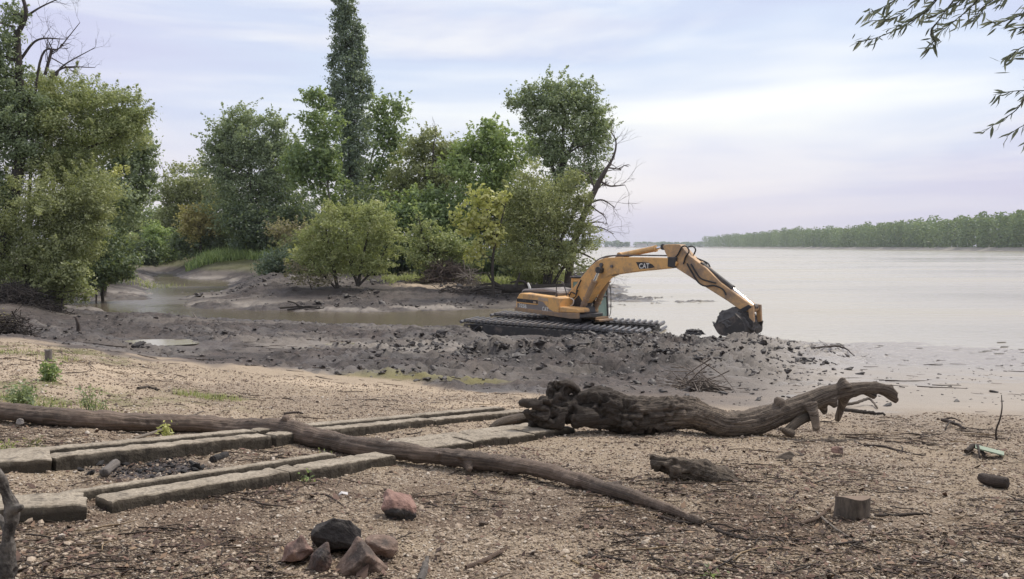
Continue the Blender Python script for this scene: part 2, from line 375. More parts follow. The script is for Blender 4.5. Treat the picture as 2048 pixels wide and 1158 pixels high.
def on_ground(px, py, base=True):        # where the line of sight through a pixel meets the ground
    d = raydir(px, py); Y = np.concatenate([np.arange(2, 70, .02), np.arange(70, 168, .25)])
    P = EYE[None] + d[None] * Y[:, None]
    g = base_h(P[:, 0], P[:, 1]); k = np.argmax(P[:, 2] <= g) if np.any(P[:, 2] <= g) else len(Y) - 1
    x, y = P[k, 0], P[k, 1]
    return np.array([x, y, base_h(x, y) if base else gz(x, y)], float)

for px, py, rx, ry in ((305, 684, 1.0, .75), (262, 686, .5, .35), (690, 689, .75, .6), (640, 696, .5, .35)):
    p = on_ground(px, py); PUDDLES.append((p[0], p[1], rx, ry, p[2] - .02))
ALG = on_ground(850, 762)

# ------------------------------------------------------------------ ground sheet (fan-shaped grid: fine near the beach, coarse far off)
rows = [-4.0]
while rows[-1] < 160:
    y = rows[-1]
    rows.append(y + (0.25 if y < 2.5 else 0.05 if y < 5 else min(.12, .002 * y * y) if y < 14 else .135 if y < 44 else .2 if y < 64 else .9))
rows = np.array(rows); NC = 680
vv = np.linspace(-.80, .95, NC)
GX = vv[None] * (rows[:, None] + 7.0); GY = np.repeat(rows[:, None], NC, 1)
gx, gy = GX.ravel(), GY.ravel()
M_mud = mudness(gx, gy); M_r = roughness(gx, gy) * M_mud; dz = detail_h(gx, gy)
gzz = base_h(gx, gy) + dz
i = (np.arange(len(rows) - 1)[:, None] * NC + np.arange(NC - 1)[None]).ravel()
quads = np.stack([i, i + 1, i + NC + 1, i + NC], -1)

t = NT('beach_and_mud')
co = t.coord()
mud, rgh, hgt = t.attr('mud'), t.attr('rough'), t.attr('height')
vor = t.n('TexVoronoi', {'feature': 'F1'}, Vector=co, Scale=62.0, Randomness=1.0)
sepc = t.n('SeparateColor', Color=vor.outputs['Color']).outputs[0]
stone = t.ramp(sepc, [(0.0, (.12, .089, .068)), (.25, (.27, .206, .154)), (.6, (.385, .307, .232)), (.86, (.46, .385, .305)), (1.0, (.55, .50, .43))])
gap = t.ramp(vor.outputs['Distance'], [(.35, 1.0), (.75, 0.25)])
stone = t.mix(gap, (.10, .075, .055), stone)
stone = t.mix(t.ramp(t.noise(co, 1.1, 4), [(.35, 0.0), (.65, .5)]), stone, (.42, .335, .235))
lit = t.noise(t.coord((1, 1, 1), loc=(4, 2, 0)), 1.3, 5, .65)
litter = t.math('MULTIPLY', t.ramp(lit, [(.44, 0.0), (.60, 1.0)]), t.attr('litter'))
stone = t.mix(t.math('MULTIPLY', litter, .8), stone, t.mix(t.noise(co, 40, 3), (.035, .022, .017), (.16, .105, .075)))
sand = t.mix(t.noise(co, 7, 5), (.43, .34, .245), (.57, .465, .35))
stone = t.mix(t.attr('sand'), stone, sand)
n_m = t.noise(co, 1.6, 6, .6); n_f = t.noise(co, 9, 5, .65)
mcol = t.mix(n_m, (.078, .061, .053), (.158, .128, .112))
mcol = t.mix(t.ramp(n_f, [(.35, 0.0), (.62, 1.0)]), tuple(.55 * q for q in (.145, .12, .112)), mcol)
dark = t.mix(t.ramp(n_f, [(.36, 0.0), (.62, 1.0)]), (.018, .016, .016), (.072, .062, .058))
mcol = t.mix(t.math('MULTIPLY', t.ramp(t.noise(co, .8, 5, .6), [(.30, .12), (.53, .97)]), rgh), mcol, dark)
mcol = t.mix(t.attr('silt'), mcol, t.mix(n_m, (.30, .265, .228), (.38, .34, .296)))
col = t.mix(mud, stone, mcol)
col = t.mix(t.attr('algae'), col, t.mix(n_f, (.14, .12, .045), (.22, .20, .08)))
col = t.mix(t.attr('turf'), col, t.mix(n_f, (.07, .085, .02), (.16, .17, .05)))
col = t.mix(t.attr('ash'), col, t.mix(n_f, (.045, .04, .042), (.13, .115, .115)))
wet = t.attr('wet')
col = t.mix(t.math('MULTIPLY', wet, .28), col, tuple((.07, .062, .055)))
rr = t.math('SUBTRACT', t.math('SUBTRACT', .92, t.math('MULTIPLY', mud, .20)), t.math('MULTIPLY', wet, .45))
hb = t.mix(mud, t.math('MULTIPLY', t.n('Math', {'operation': 'SUBTRACT'}, **{'_0': 1.0, '_1': vor.outputs['Distance']}).outputs[0], 1.0), t.math('MULTIPLY', t.noise(co, 11, 7, .75), 2.2))
ground_m = t.bsdf(col, rr, t.bump(hb, .7, .03), Specular_IOR_Level=t.math('ADD', .24, t.math('MULTIPLY', wet, .30)))
xx, yy = gx, gy
bb = bearing(gx, gy)
silt = np.interp(bb, [1330, 1520, 1680], [0, .4, 1.0]) * sstep(10, 13, gy) * sstep(.25, .5, fbm(gx * .35, gy * .5, seed=91) + np.interp(bb, [1400, 1700], [0, .5]))
silt = np.maximum(silt, .26 * sstep(.54, .66, fbm(gx * .22 + 3, gy * .4, seed=93, octv=3)) * (1 - np.clip(M_r, 0, 1) * .3))
silt = np.maximum(silt, .75 * sstep(46, 49, gy) * sstep(.5, .1, gzz) * sstep(-.05, .1, gzz) * sstep(.4, .6, fbm(gx * .2, gy * .5, seed=19)))
silt = np.maximum(silt, .6 * blob(gx, gy, -3.6, 24.5, 4.5, 2.5, .8) * sstep(.4, .6, fbm(gx * .5, gy * .8, seed=23)))
sand_patch = blob(gx, gy, *on_ground(866, 571)[:2], 2.6, 1.9, .5)
sandm = np.clip(sstep(10, 16, gy) * .55 + sstep(.46, .68, fbm(gx * .35, gy * .5, seed=55)) * .75 * sstep(7.5, 11, gy), 0, 1)
wetm = sstep(.42, .02, gzz) * sstep(-1, 0, gzz + .9) * (.55 + .45 * sstep(.4, .6, fbm(gx * .4, gy * .6, seed=66)))
wetm = np.maximum(wetm, .8 * sstep(.56, .64, fbm(gx * .6, gy * .9, seed=67, octv=3)) * M_mud * (1 - .6 * np.clip(M_r, 0, 1)) * np.where(gy < 46, 1, 0))
wetm = np.where((gy > 46) & (bb < 1180), wetm * .35, wetm)
wetm = np.maximum(wetm, np.interp(bb, [1480, 1640], [0, 1.0]) * sstep(16, 25, gy + (fbm(gx * .3, gy * .3, seed=17) - .5) * 6))
alg = blob(gx, gy, ALG[0], ALG[1], 1.5, .32, .5) * sstep(.3, .5, fbm(gx * 2, gy * 3, seed=14))
turf = np.zeros_like(gx)
for q in ((490, 515, 6, 4), (870, 562, 4.5, 2.5), (960, 566, 3.5, 2.0)):
    p = on_ground(q[0], q[1]); turf = np.maximum(turf, blob(gx, gy, p[0], p[1], q[2], q[3], .5) * sstep(.35, .55, fbm(gx * .7, gy * .7, seed=16)))
turf = np.maximum(turf, .45 * sstep(66, 80, gy) * sstep(.7, 1.1, gzz))
for q in ((70, 700, 1.6, .9), (120, 775, 1.8, .5), (420, 792, .55, .22), (40, 800, 1.5, .6)):
    p = on_ground(q[0], q[1]); turf = np.maximum(turf, .8 * blob(gx, gy, p[0], p[1], q[2], q[3], .6) * sstep(.42, .6, fbm(gx * 3, gy * 3, seed=18)))
ash = blob(gx, gy, *on_ground(285, 938)[:2], .62, .42, .5) * sstep(.25, .5, fbm(gx * 5, gy * 5, seed=26))
litm = np.clip(1.1 - sstep(5.0, 7.8, gy - np.interp(bb, [300, 1300], [.9, 0])) * 1.0, 0, 1)
mudall = np.maximum(M_mud * (1 - sand_patch), 0)
ground = npmesh('ground', np.stack([gx, gy, gzz], -1), [quads], ground_m, None, True,
    {'mud': mudall, 'rough': np.clip(M_r, 0, 1), 'height': dz, 'silt': silt, 'wet': np.clip(wetm, 0, 1), 'sand': np.maximum(sandm, sand_patch), 'algae': alg, 'turf': turf, 'ash': ash, 'litter': litm})
tag(ground, kind='structure')

# river bed and the land beyond the fan
t = NT('riverbed_mud'); bed_m = t.bsdf((.12, .10, .08), .9)
mb = MB(); mb.add([(-1400, -50, -.9), (3600, -50, -.9), (3600, 3900, -.9), (-1400, 3900, -.9)], [(0, 1, 2, 3)])
tag(mb.build('river_bed', bed_m), kind='structure')
t = NT('forest_floor'); c_ = t.coord()
floor_m = t.bsdf(t.mix(t.noise(c_, .4, 6, .6), (.03, .035, .014), (.07, .065, .032)), .95)
mb = MB()
mb.add([(-1300, 158, 2.1), (-18, 158, 2.1), (-30, 420, 2.1), (-700, 3800, 2.4), (-1300, 3800, 2.4)], [(0, 1, 2, 3, 4)])
mb.add([(-1300, -45, 2.05), (-.79 * 3, -45, 2.05), (-.79 * 3, -4, 2.05), (-.79 * 167, 160, 2.05), (-1300, 160, 2.05)], [(0, 1, 2, 3, 4)])
tag(mb.build('floodplain', floor_m), kind='structure')
t = NT('beach_gravel_far'); c_ = t.coord()
vf = t.n('TexVoronoi', Vector=c_, Scale=55.0)
bg_m = t.bsdf(t.mix(t.n('SeparateColor', Color=vf.outputs['Color']).outputs[0], (.14, .10, .07), (.4, .31, .22)), .95)
mb = MB(); mb.add([(-2.6, -45, 2.06), (60, -45, 2.06), (60, -3.95, 2.06), (-2.6, -3.95, 2.06)], [(0, 1, 2, 3)])
tag(mb.build('beach', bg_m), kind='structure')

# ------------------------------------------------------------------ water
t = NT('silty_river'); co = t.coord()
rip = t.noise(t.coord((1.0, 2.4, 1)), 1.3, 4, .6); rip2 = t.noise(t.coord((.12, .3, 1)), 1.0, 4, .55)
col = t.mix(t.noise(t.coord((.02, .05, 1)), 1.0, 4), (.33, .295, .225), (.40, .36, .28))
still = t.ramp(t.math('ADD', t.math('MULTIPLY', t.n('SeparateXYZ', Vector=co).outputs[0], .04), t.math('MULTIPLY', t.noise(t.coord((.1, .1, 1)), 1.0, 3), .3)), [(.02, 1.0), (.36, 0.0)])
col = t.mix(still, col, (.115, .095, .070))
h = t.math('ADD', rip, t.math('MULTIPLY', rip2, .6))
b = t.n('BsdfPrincipled', Base_Color=col, Roughness=t.ramp(t.noise(t.coord((.012, .06, 1)), 1.0, 5, .6), [(.38, .09), (.62, .30)]), IOR=1.33, Normal=t.bump(h, .22, .12))
water_m = t.surf(b.outputs[0])
mb = MB(); mb.add([(-140, 26, 0), (3500, 26, 0), (3500, 3850, 0), (-140, 3850, 0)], [(0, 1, 2, 3)])
river = mb.build('river', water_m); tag(river, kind='structure')
t = NT('puddle_water'); pud_m = t.bsdf((.33, .30, .24), .10, t.bump(t.noise(t.coord(), 3, 2), .05, .02), IOR=1.33)
for (cx, cy, rx, ry, pz) in PUDDLES:
    a = np.linspace(0, 2 * np.pi, 40, endpoint=False); rad = .85 + .3 * (vnoise(np.cos(a) * 2 + cx, np.sin(a) * 2 + cy, seed=4))
    V = np.vstack([[(cx, cy, pz)], np.stack([cx + rx * 1.25 * rad * np.cos(a), cy + ry * 1.25 * rad * np.sin(a), np.full(40, pz)], -1)])
    k = np.arange(40)
    o = npmesh('puddle', V, [np.stack([np.zeros(40, int), k + 1, (k + 1) % 40 + 1], -1)], pud_m, loc=(cx, cy, pz)); tag(o, kind='structure')

# ------------------------------------------------------------------ loose ground cover: pebbles, clods, twigs
def rock_pts(n=12, jit=.35, sub=1, seed=0):
    bm = bmesh.new(); bmesh.ops.create_icosphere(bm, subdivisions=sub, radius=1.0)
    r = np.random.default_rng(seed)
    for v in bm.verts: v.co *= 1 + r.uniform(-jit, jit)
    V = np.array([v.co[:] for v in bm.verts]); Fc = np.array([[q.index for q in f.verts] for f in bm.faces]); bm.free(); return V, Fc
def scatter_nodes(name, P, S, Rt, Ti, mat, sub=1, jit=.3, flat=(1, 1, .6), seed=1):
    """stuff: one object whose points are turned into small lumps by geometry nodes"""
    me = bpy.data.meshes.new(name); me.vertices.add(len(P)); me.vertices.foreach_set('co', np.asarray(P, np.float32).ravel())
    for k, a, ty in (('size', S, 'FLOAT'), ('tint', Ti, 'FLOAT'), ('turn', Rt, 'FLOAT_VECTOR')):
        q = me.attributes.new(k, ty, 'POINT'); q.data.foreach_set('value' if ty == 'FLOAT' else 'vector', np.asarray(a, np.float32).ravel())
    o = bpy.data.objects.new(name, me); COL.objects.link(o); me.materials.append(mat)
    g = bpy.data.node_groups.new(name, 'GeometryNodeTree')
    g.interface.new_socket('Geometry', in_out='INPUT', socket_type='NodeSocketGeometry'); g.interface.new_socket('Geometry', in_out='OUTPUT', socket_type='NodeSocketGeometry')
    N, L = g.nodes, g.links
    gi, go = N.new('NodeGroupInput'), N.new('NodeGroupOutput')
    ico = N.new('GeometryNodeMeshIcoSphere'); ico.inputs['Radius'].default_value = 1; ico.inputs['Subdivisions'].default_value = sub + 1
    sp_ = N.new('GeometryNodeSetPosition'); nz = N.new('ShaderNodeTexNoise'); nz.inputs['Scale'].default_value = 1.3; nz.inputs['Detail'].default_value = 2
    sb = N.new('ShaderNodeVectorMath'); sb.operation = 'SUBTRACT'; sb.inputs[1].default_value = (.5, .5, .5)
    sc_ = N.new('ShaderNodeVectorMath'); sc_.operation = 'MULTIPLY'; sc_.inputs[1].default_value = (jit * 4,) * 3
    L.new(nz.outputs['Color'], sb.inputs[0]); L.new(sb.outputs[0], sc_.inputs[0]); L.new(sc_.outputs[0], sp_.inputs['Offset'])
    tr = N.new('GeometryNodeTransform'); tr.inputs['Scale'].default_value = flat
    sm_ = N.new('GeometryNodeSetMaterial'); sm_.inputs['Material'].default_value = mat
    L.new(ico.outputs[0], sp_.inputs[0]); L.new(sp_.outputs[0], tr.inputs[0]); L.new(tr.outputs[0], sm_.inputs[0])
    ip = N.new('GeometryNodeInstanceOnPoints')
    m2p = N.new('GeometryNodeMeshToPoints')
    L.new(gi.outputs[0], m2p.inputs[0]); L.new(m2p.outputs[0], ip.inputs['Points']); L.new(sm_.outputs[0], ip.inputs['Instance'])
    for attr_, sock, ty in (('turn', 'Rotation', 'FLOAT_VECTOR'), ('size', 'Scale', 'FLOAT')):
        a_ = N.new('GeometryNodeInputNamedAttribute'); a_.data_type = ty; a_.inputs[0].default_value = attr_
        L.new(a_.outputs[0], ip.inputs[sock])
    L.new(ip.outputs[0], go.inputs[0])
    md = o.modifiers.new('scatter', 'NODES'); md.node_group = g
    return tag(o, kind='stuff')
def tint_mat(name, stops, rough=.85, bump=None):
    t = NT(name); a = t.n('Attribute', {'attribute_name': 'tint', 'attribute_type': 'INSTANCER'}).outputs['Fac']
    col = t.ramp(a, stops); col = t.mix(t.ramp(t.noise(t.coord(), 3, 3), [(.4, 0.0), (.7, .35)]), col, (.10, .08, .06))
    return t.bsdf(col, rough)
peb_m = tint_mat('pebble', [(0, (.075, .054, .043)), (.2, (.20, .146, .108)), (.5, (.34, .262, .194)), (.85, (.44, .355, .275)), (1, (.55, .49, .42))])
n = 135000
d = 3.7 / np.sqrt(rng.uniform(1 / 2.9 ** 2, 1, n)) ; d = 3.6 + (rng.random(n) ** 1.5) * 11.0
x = rng.uniform(-.88, 1.05, n) * (d + .3)
k = mudness(x, d) < .5; x, d = x[k], d[k]
s = np.exp(rng.normal(math.log(.0070), .42, len(x))) * (1 + .25 * sstep(6, 10, d)); s = np.clip(s, .004, .03)
gravel = scatter_nodes('gravel', np.stack([x, d, ground_h(x, d) + s * .22], -1), s, rng.uniform(-.5, .5, (len(x), 3)) * (1, 1, 12), rng.random(len(x)), peb_m, sub=0, jit=.35, flat=(1, .8, .6))
clod_m = tint_mat('mud_clod', [(0, (.03, .027, .027)), (.5, (.065, .057, .054)), (1, (.13, .112, .102))], .6)
n = 16000; d = 13.5 + rng.random(n) ** 1.1 * 30; x = rng.uniform(-.62, .42, n) * d
r_ = roughness(x, d) * mudness(x, d); pat = sstep(.40, .6, fbm(x * .45 + 9, d * .45, seed=71, octv=3))
k = (rng.random(n) < r_ * (.12 + .88 * pat)) & (base_h(x, d) > .05)
k2 = np.ones(n, bool)
for (cx, cy, rx, ry, pz) in PUDDLES: k2 &= ((x - cx) / rx) ** 2 + ((d - cy) / ry) ** 2 > 1
k &= k2; x, d = x[k], d[k]
s = np.clip(np.exp(rng.normal(math.log(.021), .6, len(x))), .009, .13)
scatter_nodes('mud_clods', np.stack([x, d, ground_h(x, d) + s * .15], -1), s, rng.uniform(-.5, .5, (len(x), 3)) * (1, 1, 12), rng.random(len(x)), clod_m, sub=1, jit=.5, flat=(1.25, .9, .5), seed=3)
n = 12000; x = rng.uniform(-4, 11, n); d = rng.uniform(19, 31, n)
k = (rng.random(n) < np.maximum(blob(x, d, 5.6, 26.8, 5.6, 3.4, .8), .8 * blob(x, d, 1.0, 23.5, 4.5, 3.0, .8)) * sstep(.42, .58, fbm(x * .8, d * .8, seed=141, octv=3))) & (base_h(x, d) > .1) & (x < 9)
x, d = x[k], d[k]; s = np.clip(np.exp(rng.normal(math.log(.036), .55, len(x))), .015, .16)
scatter_nodes('mud_clods', np.stack([x, d, ground_h(x, d) + s * .12], -1), s, rng.uniform(-.6, .6, (len(x), 3)) * (1, 1, 12), rng.random(len(x)) * .6, clod_m, sub=1, jit=.5, flat=(1.25, .9, .55), seed=6)
# far mud clods on the spit
n = 2600; d = 49.5 + rng.random(n) * 24; x = rng.uniform(-.42, .06, n) * d
k = (base_h(x, d) > .1) & (fbm(x * .3, d * .3, seed=77) > .47); x, d = x[k], d[k]; s = np.exp(rng.normal(math.log(.07), .5, len(x)))
scatter_nodes('mud_clods', np.stack([x, d, ground_h(x, d) + s * .1], -1), s, rng.uniform(-.5, .5, (len(x), 3)) * (1, 1, 12), rng.random(len(x)), clod_m, sub=1, jit=.4, flat=(1.2, .9, .5), seed=4)
# sparse dark flecks on the wet sand and the scraps drifting along the waterline
n = 500; d = 13 + rng.random(n) * 15; x = rng.uniform(.2, .68, n) * d; k = (fbm(x * .5, d * .5, seed=41) > .46); x, d = x[k], d[k]
s = np.exp(rng.normal(math.log(.018), .5, len(x)))
scatter_nodes('beach_flecks', np.stack([x, d, ground_h(x, d) + s * .1], -1), s, rng.uniform(-.3, .3, (len(x), 3)) * (1, 1, 10), rng.random(len(x)) * .4, clod_m, sub=0, jit=.4, flat=(1.5, .9, .5))
n = 90; d = 30 + rng.normal(0, 1.0, n); x = rng.uniform(.36, .7, n) * d; s = np.exp(rng.normal(math.log(.035), .5, n))
k = fbm(x * .6, d * 1.5, seed=42) > .5; x, d, s = x[k], d[k], s[k]
scatter_nodes('driftwood_scraps', np.stack([x, d, np.maximum(ground_h(x, d), 0) + s * .1], -1), s, np.stack([0 * x, 0 * x, rng.normal(0, .3, len(x))], -1), rng.random(len(x)) * .3, clod_m, sub=0, jit=.4, flat=(4, .8, .5))

def twig_mesh(name, n, yr, xr, lr, rr_, mat, seed, mask=None):
    r = np.random.default_rng(seed); y = yr[0] + r.random(n) ** 1.3 * (yr[1] - yr[0]); x = r.uniform(xr[0], xr[1], n) * (y + .3)
    if mask is not None: k = mask(x, y, r); x, y = x[k], y[k]
    n = len(x); L = np.exp(r.normal(math.log(lr), .55, n)); rad = np.clip(L * .022, rr_[0], rr_[1]); a = r.normal(0, .75, n) + np.where(r.random(n) < .3, 1.2, 0); bend = r.normal(0, .35, n)
    V, T = [], []
    ts = np.array([-.5, -.15, .2, .5])
    g0 = ground_h(x, y)
    for j, tt in enumerate(ts):
        cx = x + np.cos(a) * L * tt - np.sin(a) * L * bend * (tt * tt - .1); cy = y + np.sin(a) * L * tt + np.cos(a) * L * bend * (tt * tt - .1)
        cz = np.maximum(base_h(cx, cy) + (g0 - base_h(x, y)), g0 - .05) + rad * 1.2 + r.uniform(0, .012, n)
        rj = rad * (1.1 - .7 * abs(tt + .3))
        for q in range(3):
            th = 2 * np.pi * q / 3 + .5
            V.append(np.stack([cx - np.sin(a) * rj * np.cos(th), cy + np.cos(a) * rj * np.cos(th), cz + rj * np.sin(th)], -1))
    V = np.stack(V, 1).reshape(-1, 3); b0 = np.arange(n)[:, None] * 12
    Q = []
    for j in range(3):
        for q in range(3): Q.append([j * 3 + q, j * 3 + (q + 1) % 3, (j + 1) * 3 + (q + 1) % 3, (j + 1) * 3 + q])
    Q = (b0[:, :, None] + np.array(Q)[None]).reshape(-1, 4)
    tri = (b0[:, :, None] + np.array([[0, 2, 1], [9, 10, 11]])[None]).reshape(-1, 3)
    o = npmesh(name, V, [Q, tri], mat, None, True, {'tint': np.repeat(r.random(n), 12)}); return tag(o, kind='stuff')
t = NT('twig_bark'); twig_m = t.bsdf(t.ramp(t.attr('tint'), [(0, (.022, .016, .013)), (.6, (.06, .042, .032)), (.88, (.13, .095, .07)), (1, (.30, .22, .13))]), .85)
litmask = lambda x, y, r: (r.random(len(x)) < .10 + .90 * sstep(.46, .58, fbm(x * 1.1 + 4, y * 1.5, seed=101, octv=4) + .10 * sstep(5.6, 4.4, y))) & (mudness(x, y) < .5)
twig_mesh('twig_litter', 12500, (3.6, 7.6), (-.82, .98), .085, (.0016, .006), twig_m, 11, litmask)
twig_mesh('twig_litter', 1900, (7.5, 16), (-.7, .85), .12, (.002, .008), twig_m, 12, lambda x, y, r: (r.random(len(x)) < .25 + .75 * sstep(.48, .6, fbm(x * .9, y * .9, seed=105))) & (mudness(x, y) < .6))
wrack = lambda x, y, r: np.abs(y - np.interp(bearing(x, y), [-700, 600, 1100, 1600, 2800], [12.6, 12.2, 11.2, 9.6, 8.8]) + (fbm(x * .5, y * .5, seed=120) - .5) * 2.4) < r.exponential(.22, len(x))
twig_mesh('wrack_line', 10500, (8.0, 14.5), (-.7, .85), .11, (.002, .008), twig_m, 14, wrack)
twig_mesh('mud_twigs', 300, (15, 27), (-.5, .6), .28, (.003, .012), twig_m, 13)
# dead leaves and bark flakes between the twigs
n = 20000; y = 3.6 + rng.random(n) ** 1.3 * 5.5; x = rng.uniform(-.82, .98, n) * (y + .3); k = (litmask(x, y, rng)); x, y = x[k], y[k]; n = len(x)
L = np.exp(rng.normal(math.log(.016), .4, n)); a = rng.uniform(0, 6.28, n); z = ground_h(x, y) + rng.uniform(.006, .016, n); tl = rng.normal(0, .35, (n, 2))
V = np.stack([np.stack([x + L * (np.cos(a) * u - np.sin(a) * v), y + L * (np.sin(a) * u + np.cos(a) * v), z + L * (tl[:, 0] * u + tl[:, 1] * v)], -1) for u, v in ((-1, 0), (0, -.5), (1, 0), (0, .5))], 1).reshape(-1, 3)
t = NT('dead_leaf'); dl_m = t.bsdf(t.ramp(t.attr('tint'), [(0, (.03, .018, .014)), (.5, (.09, .055, .042)), (.85, (.17, .10, .075)), (1, (.30, .21, .13))]), .85)
tag(npmesh('leaf_litter', V, [np.arange(4 * n).reshape(-1, 4)], dl_m, None, False, {'tint': np.repeat(rng.random(n), 4)}), kind='stuff')

# ------------------------------------------------------------------ the excavator
def paint(name, base, worn, mudamt=.5, rough=.5):
    t = NT(name); co = t.coord()
    n1_ = t.noise(co, 1.7, 6, .65); n2_ = t.noise(co, 9, 5, .7)
    col = t.mix(t.ramp(n2_, [(.4, 0.0), (.75, .5)]), base, worn)
    mk = t.ramp(t.math('ADD', t.math('MULTIPLY', n1_, .7), t.math('MULTIPLY', n2_, .3)), [(.62 - .28 * mudamt, 0.0), (.78 - .2 * mudamt, .85)])
    col = t.mix(mk, col, t.mix(n2_, (.12, .10, .09), (.27, .215, .18)))
    return t.bsdf(col, t.math('ADD', t.math('MULTIPLY', mk, .4), rough), t.bump(n2_, .15, .01))
yel = paint('yellow_paint', (.70, .40, .14), (.56, .34, .16), .48)
yel_arm = paint('muddy_yellow_paint', (.61, .365, .16), (.48, .32, .19), .8)
yel_dirty = paint('caked_yellow_paint', (.40, .25, .12), (.28, .2, .14), 1.0, .7)
grey_p = paint('grey_paint', (.20, .175, .165), (.28, .25, .23), .5)
lgrey_p = paint('pale_decal', (.46, .33, .22), (.36, .28, .2), .4)
blk = paint('black_steel', (.022, .022, .025), (.06, .055, .055), .35)
steel = paint('track_steel', (.085, .085, .09), (.17, .165, .17), .35, .42)
mudsteel = paint('mud_caked_steel', (.040, .037, .036), (.07, .062, .058), .45, .6)
t = NT('chrome_rod'); chrome = t.bsdf((.75, .75, .76), .22, Metallic=1.0)
t = NT('rubber_hose'); rub = t.bsdf((.02, .02, .022), .5)
t = NT('cab_glass'); glass = t.surf(t.n('BsdfPrincipled', Base_Color=(.20, .29, .25), Roughness=.08, IOR=1.45).outputs[0])
t = NT('white_lettering'); whl = t.bsdf((.70, .68, .63), .6)
t = NT('warm_plate'); pale = t.bsdf((.62, .60, .55), .6)
t = NT('cab_interior'); seatm = t.bsdf((.03, .03, .03), .7)

C0 = np.array([3.05, 37.0, 0.0]); TH = R(45)
FWD = np.array([math.cos(TH), -math.sin(TH), 0]); LFT = np.array([math.sin(TH), math.cos(TH), 0])
def hw(p): return C0 + p[0] * FWD + p[1] * LFT + np.array([0, 0, p[2]])     # house frame (forward, left, up) to world
def pp(px, py, off=0.0):                 # pixel on a vertical plane of the machine -> (X, Z)
    d = raydir(px, py); P0 = C0 + off * LFT
    s_ = np.dot(P0 - EYE, LFT) / np.dot(d, LFT); P = EYE + d * s_
    return (float(np.dot(P - C0, FWD)), float(P[2]))
def outline(pts, off): return [pp(a, b, off) for a, b in pts]
exc = thing('excavator', 'yellow excavator on long black tracks, digging at the river edge with its bucket lowered', 'excavator', tuple(C0))

# tracks: two long floats with cross bars
TT = R(19); TF = np.array([math.cos(TT), -math.sin(TT), 0]); TL = np.array([math.sin(TT), math.cos(TT), 0])
TC = np.array([2.55, 37.05, 0.0]) - .23 * TF; TILT = math.tan(R(2.1))
def tw(p): return TC + p[0] * TF + p[1] * TL + np.array([0, 0, p[2] - TILT * p[0]])
HL, TWD, OFF, TOP = 3.72, 1.62, 1.82, .33
for sgn in (-1, 1):
    y0, y1 = sgn * OFF - TWD / 2, sgn * OFF + TWD / 2
    prof = [(-HL + .25, -.55), (HL - .9, -.55), (HL, TOP - .35), (HL, TOP), (-HL + .85, TOP), (-HL + .75, -.05), (-HL + .25, -.12)]
    fr = MB().prism(prof, y0 + .06, y1 - .06, tw).build('track_frame', blk, exc, bevel=.03)
    mb = MB()
    for yy_ in (y0 + .1, y1 - .1):
        for a, b_ in (((-HL, -.25), (-HL + .75, TOP)), ((-HL - .12, -.30), (-HL + .9, -.30)), ((-HL, -.28), (-HL, TOP - .1)), ((-HL, TOP - .06), (-HL + .9, TOP - .02))):
            mb.rod(tw((a[0], yy_, a[1])), tw((b_[0], yy_, b_[1])), .055, 6)
    mb.rod(tw((-HL - .1, y0, -.30)), tw((-HL - .1, y1, -.30)), .09, 8)
    o = mb.build('end_guard', blk, exc); o.parent = fr
    mb = MB()
    for yy_ in (y0 + .42, y1 - .42):
        mb.rod(tw((-HL + .4, yy_ - .12, .02)), tw((-HL + .4, yy_ + .12, .02)), .30, 14)
    o = mb.build('sprocket', mudsteel, exc); o.parent = fr
    # chains the bars sit on
    mb = MB()
    for yy_ in (y0 + .3, y1 - .3): mb.prism([(-HL, TOP + .005), (HL, TOP + .005), (HL, TOP + .06), (-HL, TOP + .06)], yy_ - .08, yy_ + .08, tw)
    o = mb.build('track_chain', blk, exc); o.parent = fr
    shoe_me = None; N_ = 29
    for k in range(N_):
        xk = -HL + .05 + (2 * HL + .1) * k / (N_ - 1)
        c_ = tw((xk, sgn * OFF, TOP + .115))
        if shoe_me is None:
            mb = MB().prism([(-.06, -.055), (.06, -.055), (.045, .06), (-.045, .06)], -TWD / 2, TWD / 2, lambda p: np.array(p))
            so = mb.build('track_shoe', steel, None, bevel=.012, loc=(0, 0, 0)); shoe_me = so.data; first = True
        else:
            so = bpy.data.objects.new('track_shoe', shoe_me); COL.objects.link(so)
        so.parent = fr; so.location = Vector(c_ + TF * random.uniform(-.02, .02)) - Vector(C0); so.rotation_euler = (0, R(2.1) + random.uniform(-.05, .05), -TT + random.uniform(-.012, .012))
    # front end: shoes coming down over the nose
    for k, (dx, dz_, ry) in enumerate(((.17, -.02, .6), (.26, -.2, 1.2), (.2, -.42, 1.7))):
        so = bpy.data.objects.new('track_shoe', shoe_me); COL.objects.link(so); so.parent = fr
        so.location = Vector(tw((HL + dx, sgn * OFF, TOP + .1 + dz_))) - Vector(C0); so.rotation_euler = (0, ry, -TT)
    for k, (dx, dz_, ry) in enumerate(((-.14, -.05, -.7),)):
        so = bpy.data.objects.new('track_shoe', shoe_me); COL.objects.link(so); so.parent = fr
        so.location = Vector(tw((-HL + dx, sgn * OFF, TOP + .1 + dz_))) - Vector(C0); so.rotation_euler = (0, ry, -TT)
mb = MB(); mb.box((0, 0, .25), (2.2, 2.2, .5), tw); mb.box((-1.1, 0, .1), (.5, 2.4, .5), tw); mb.box((1.1, 0, .1), (.5, 2.4, .5), tw)
mb.rod(tw((.0, 0, .4)), tw((0, 0, .95)), .75, 24)
mb.build('cross_frame', blk, exc, bevel=.02)

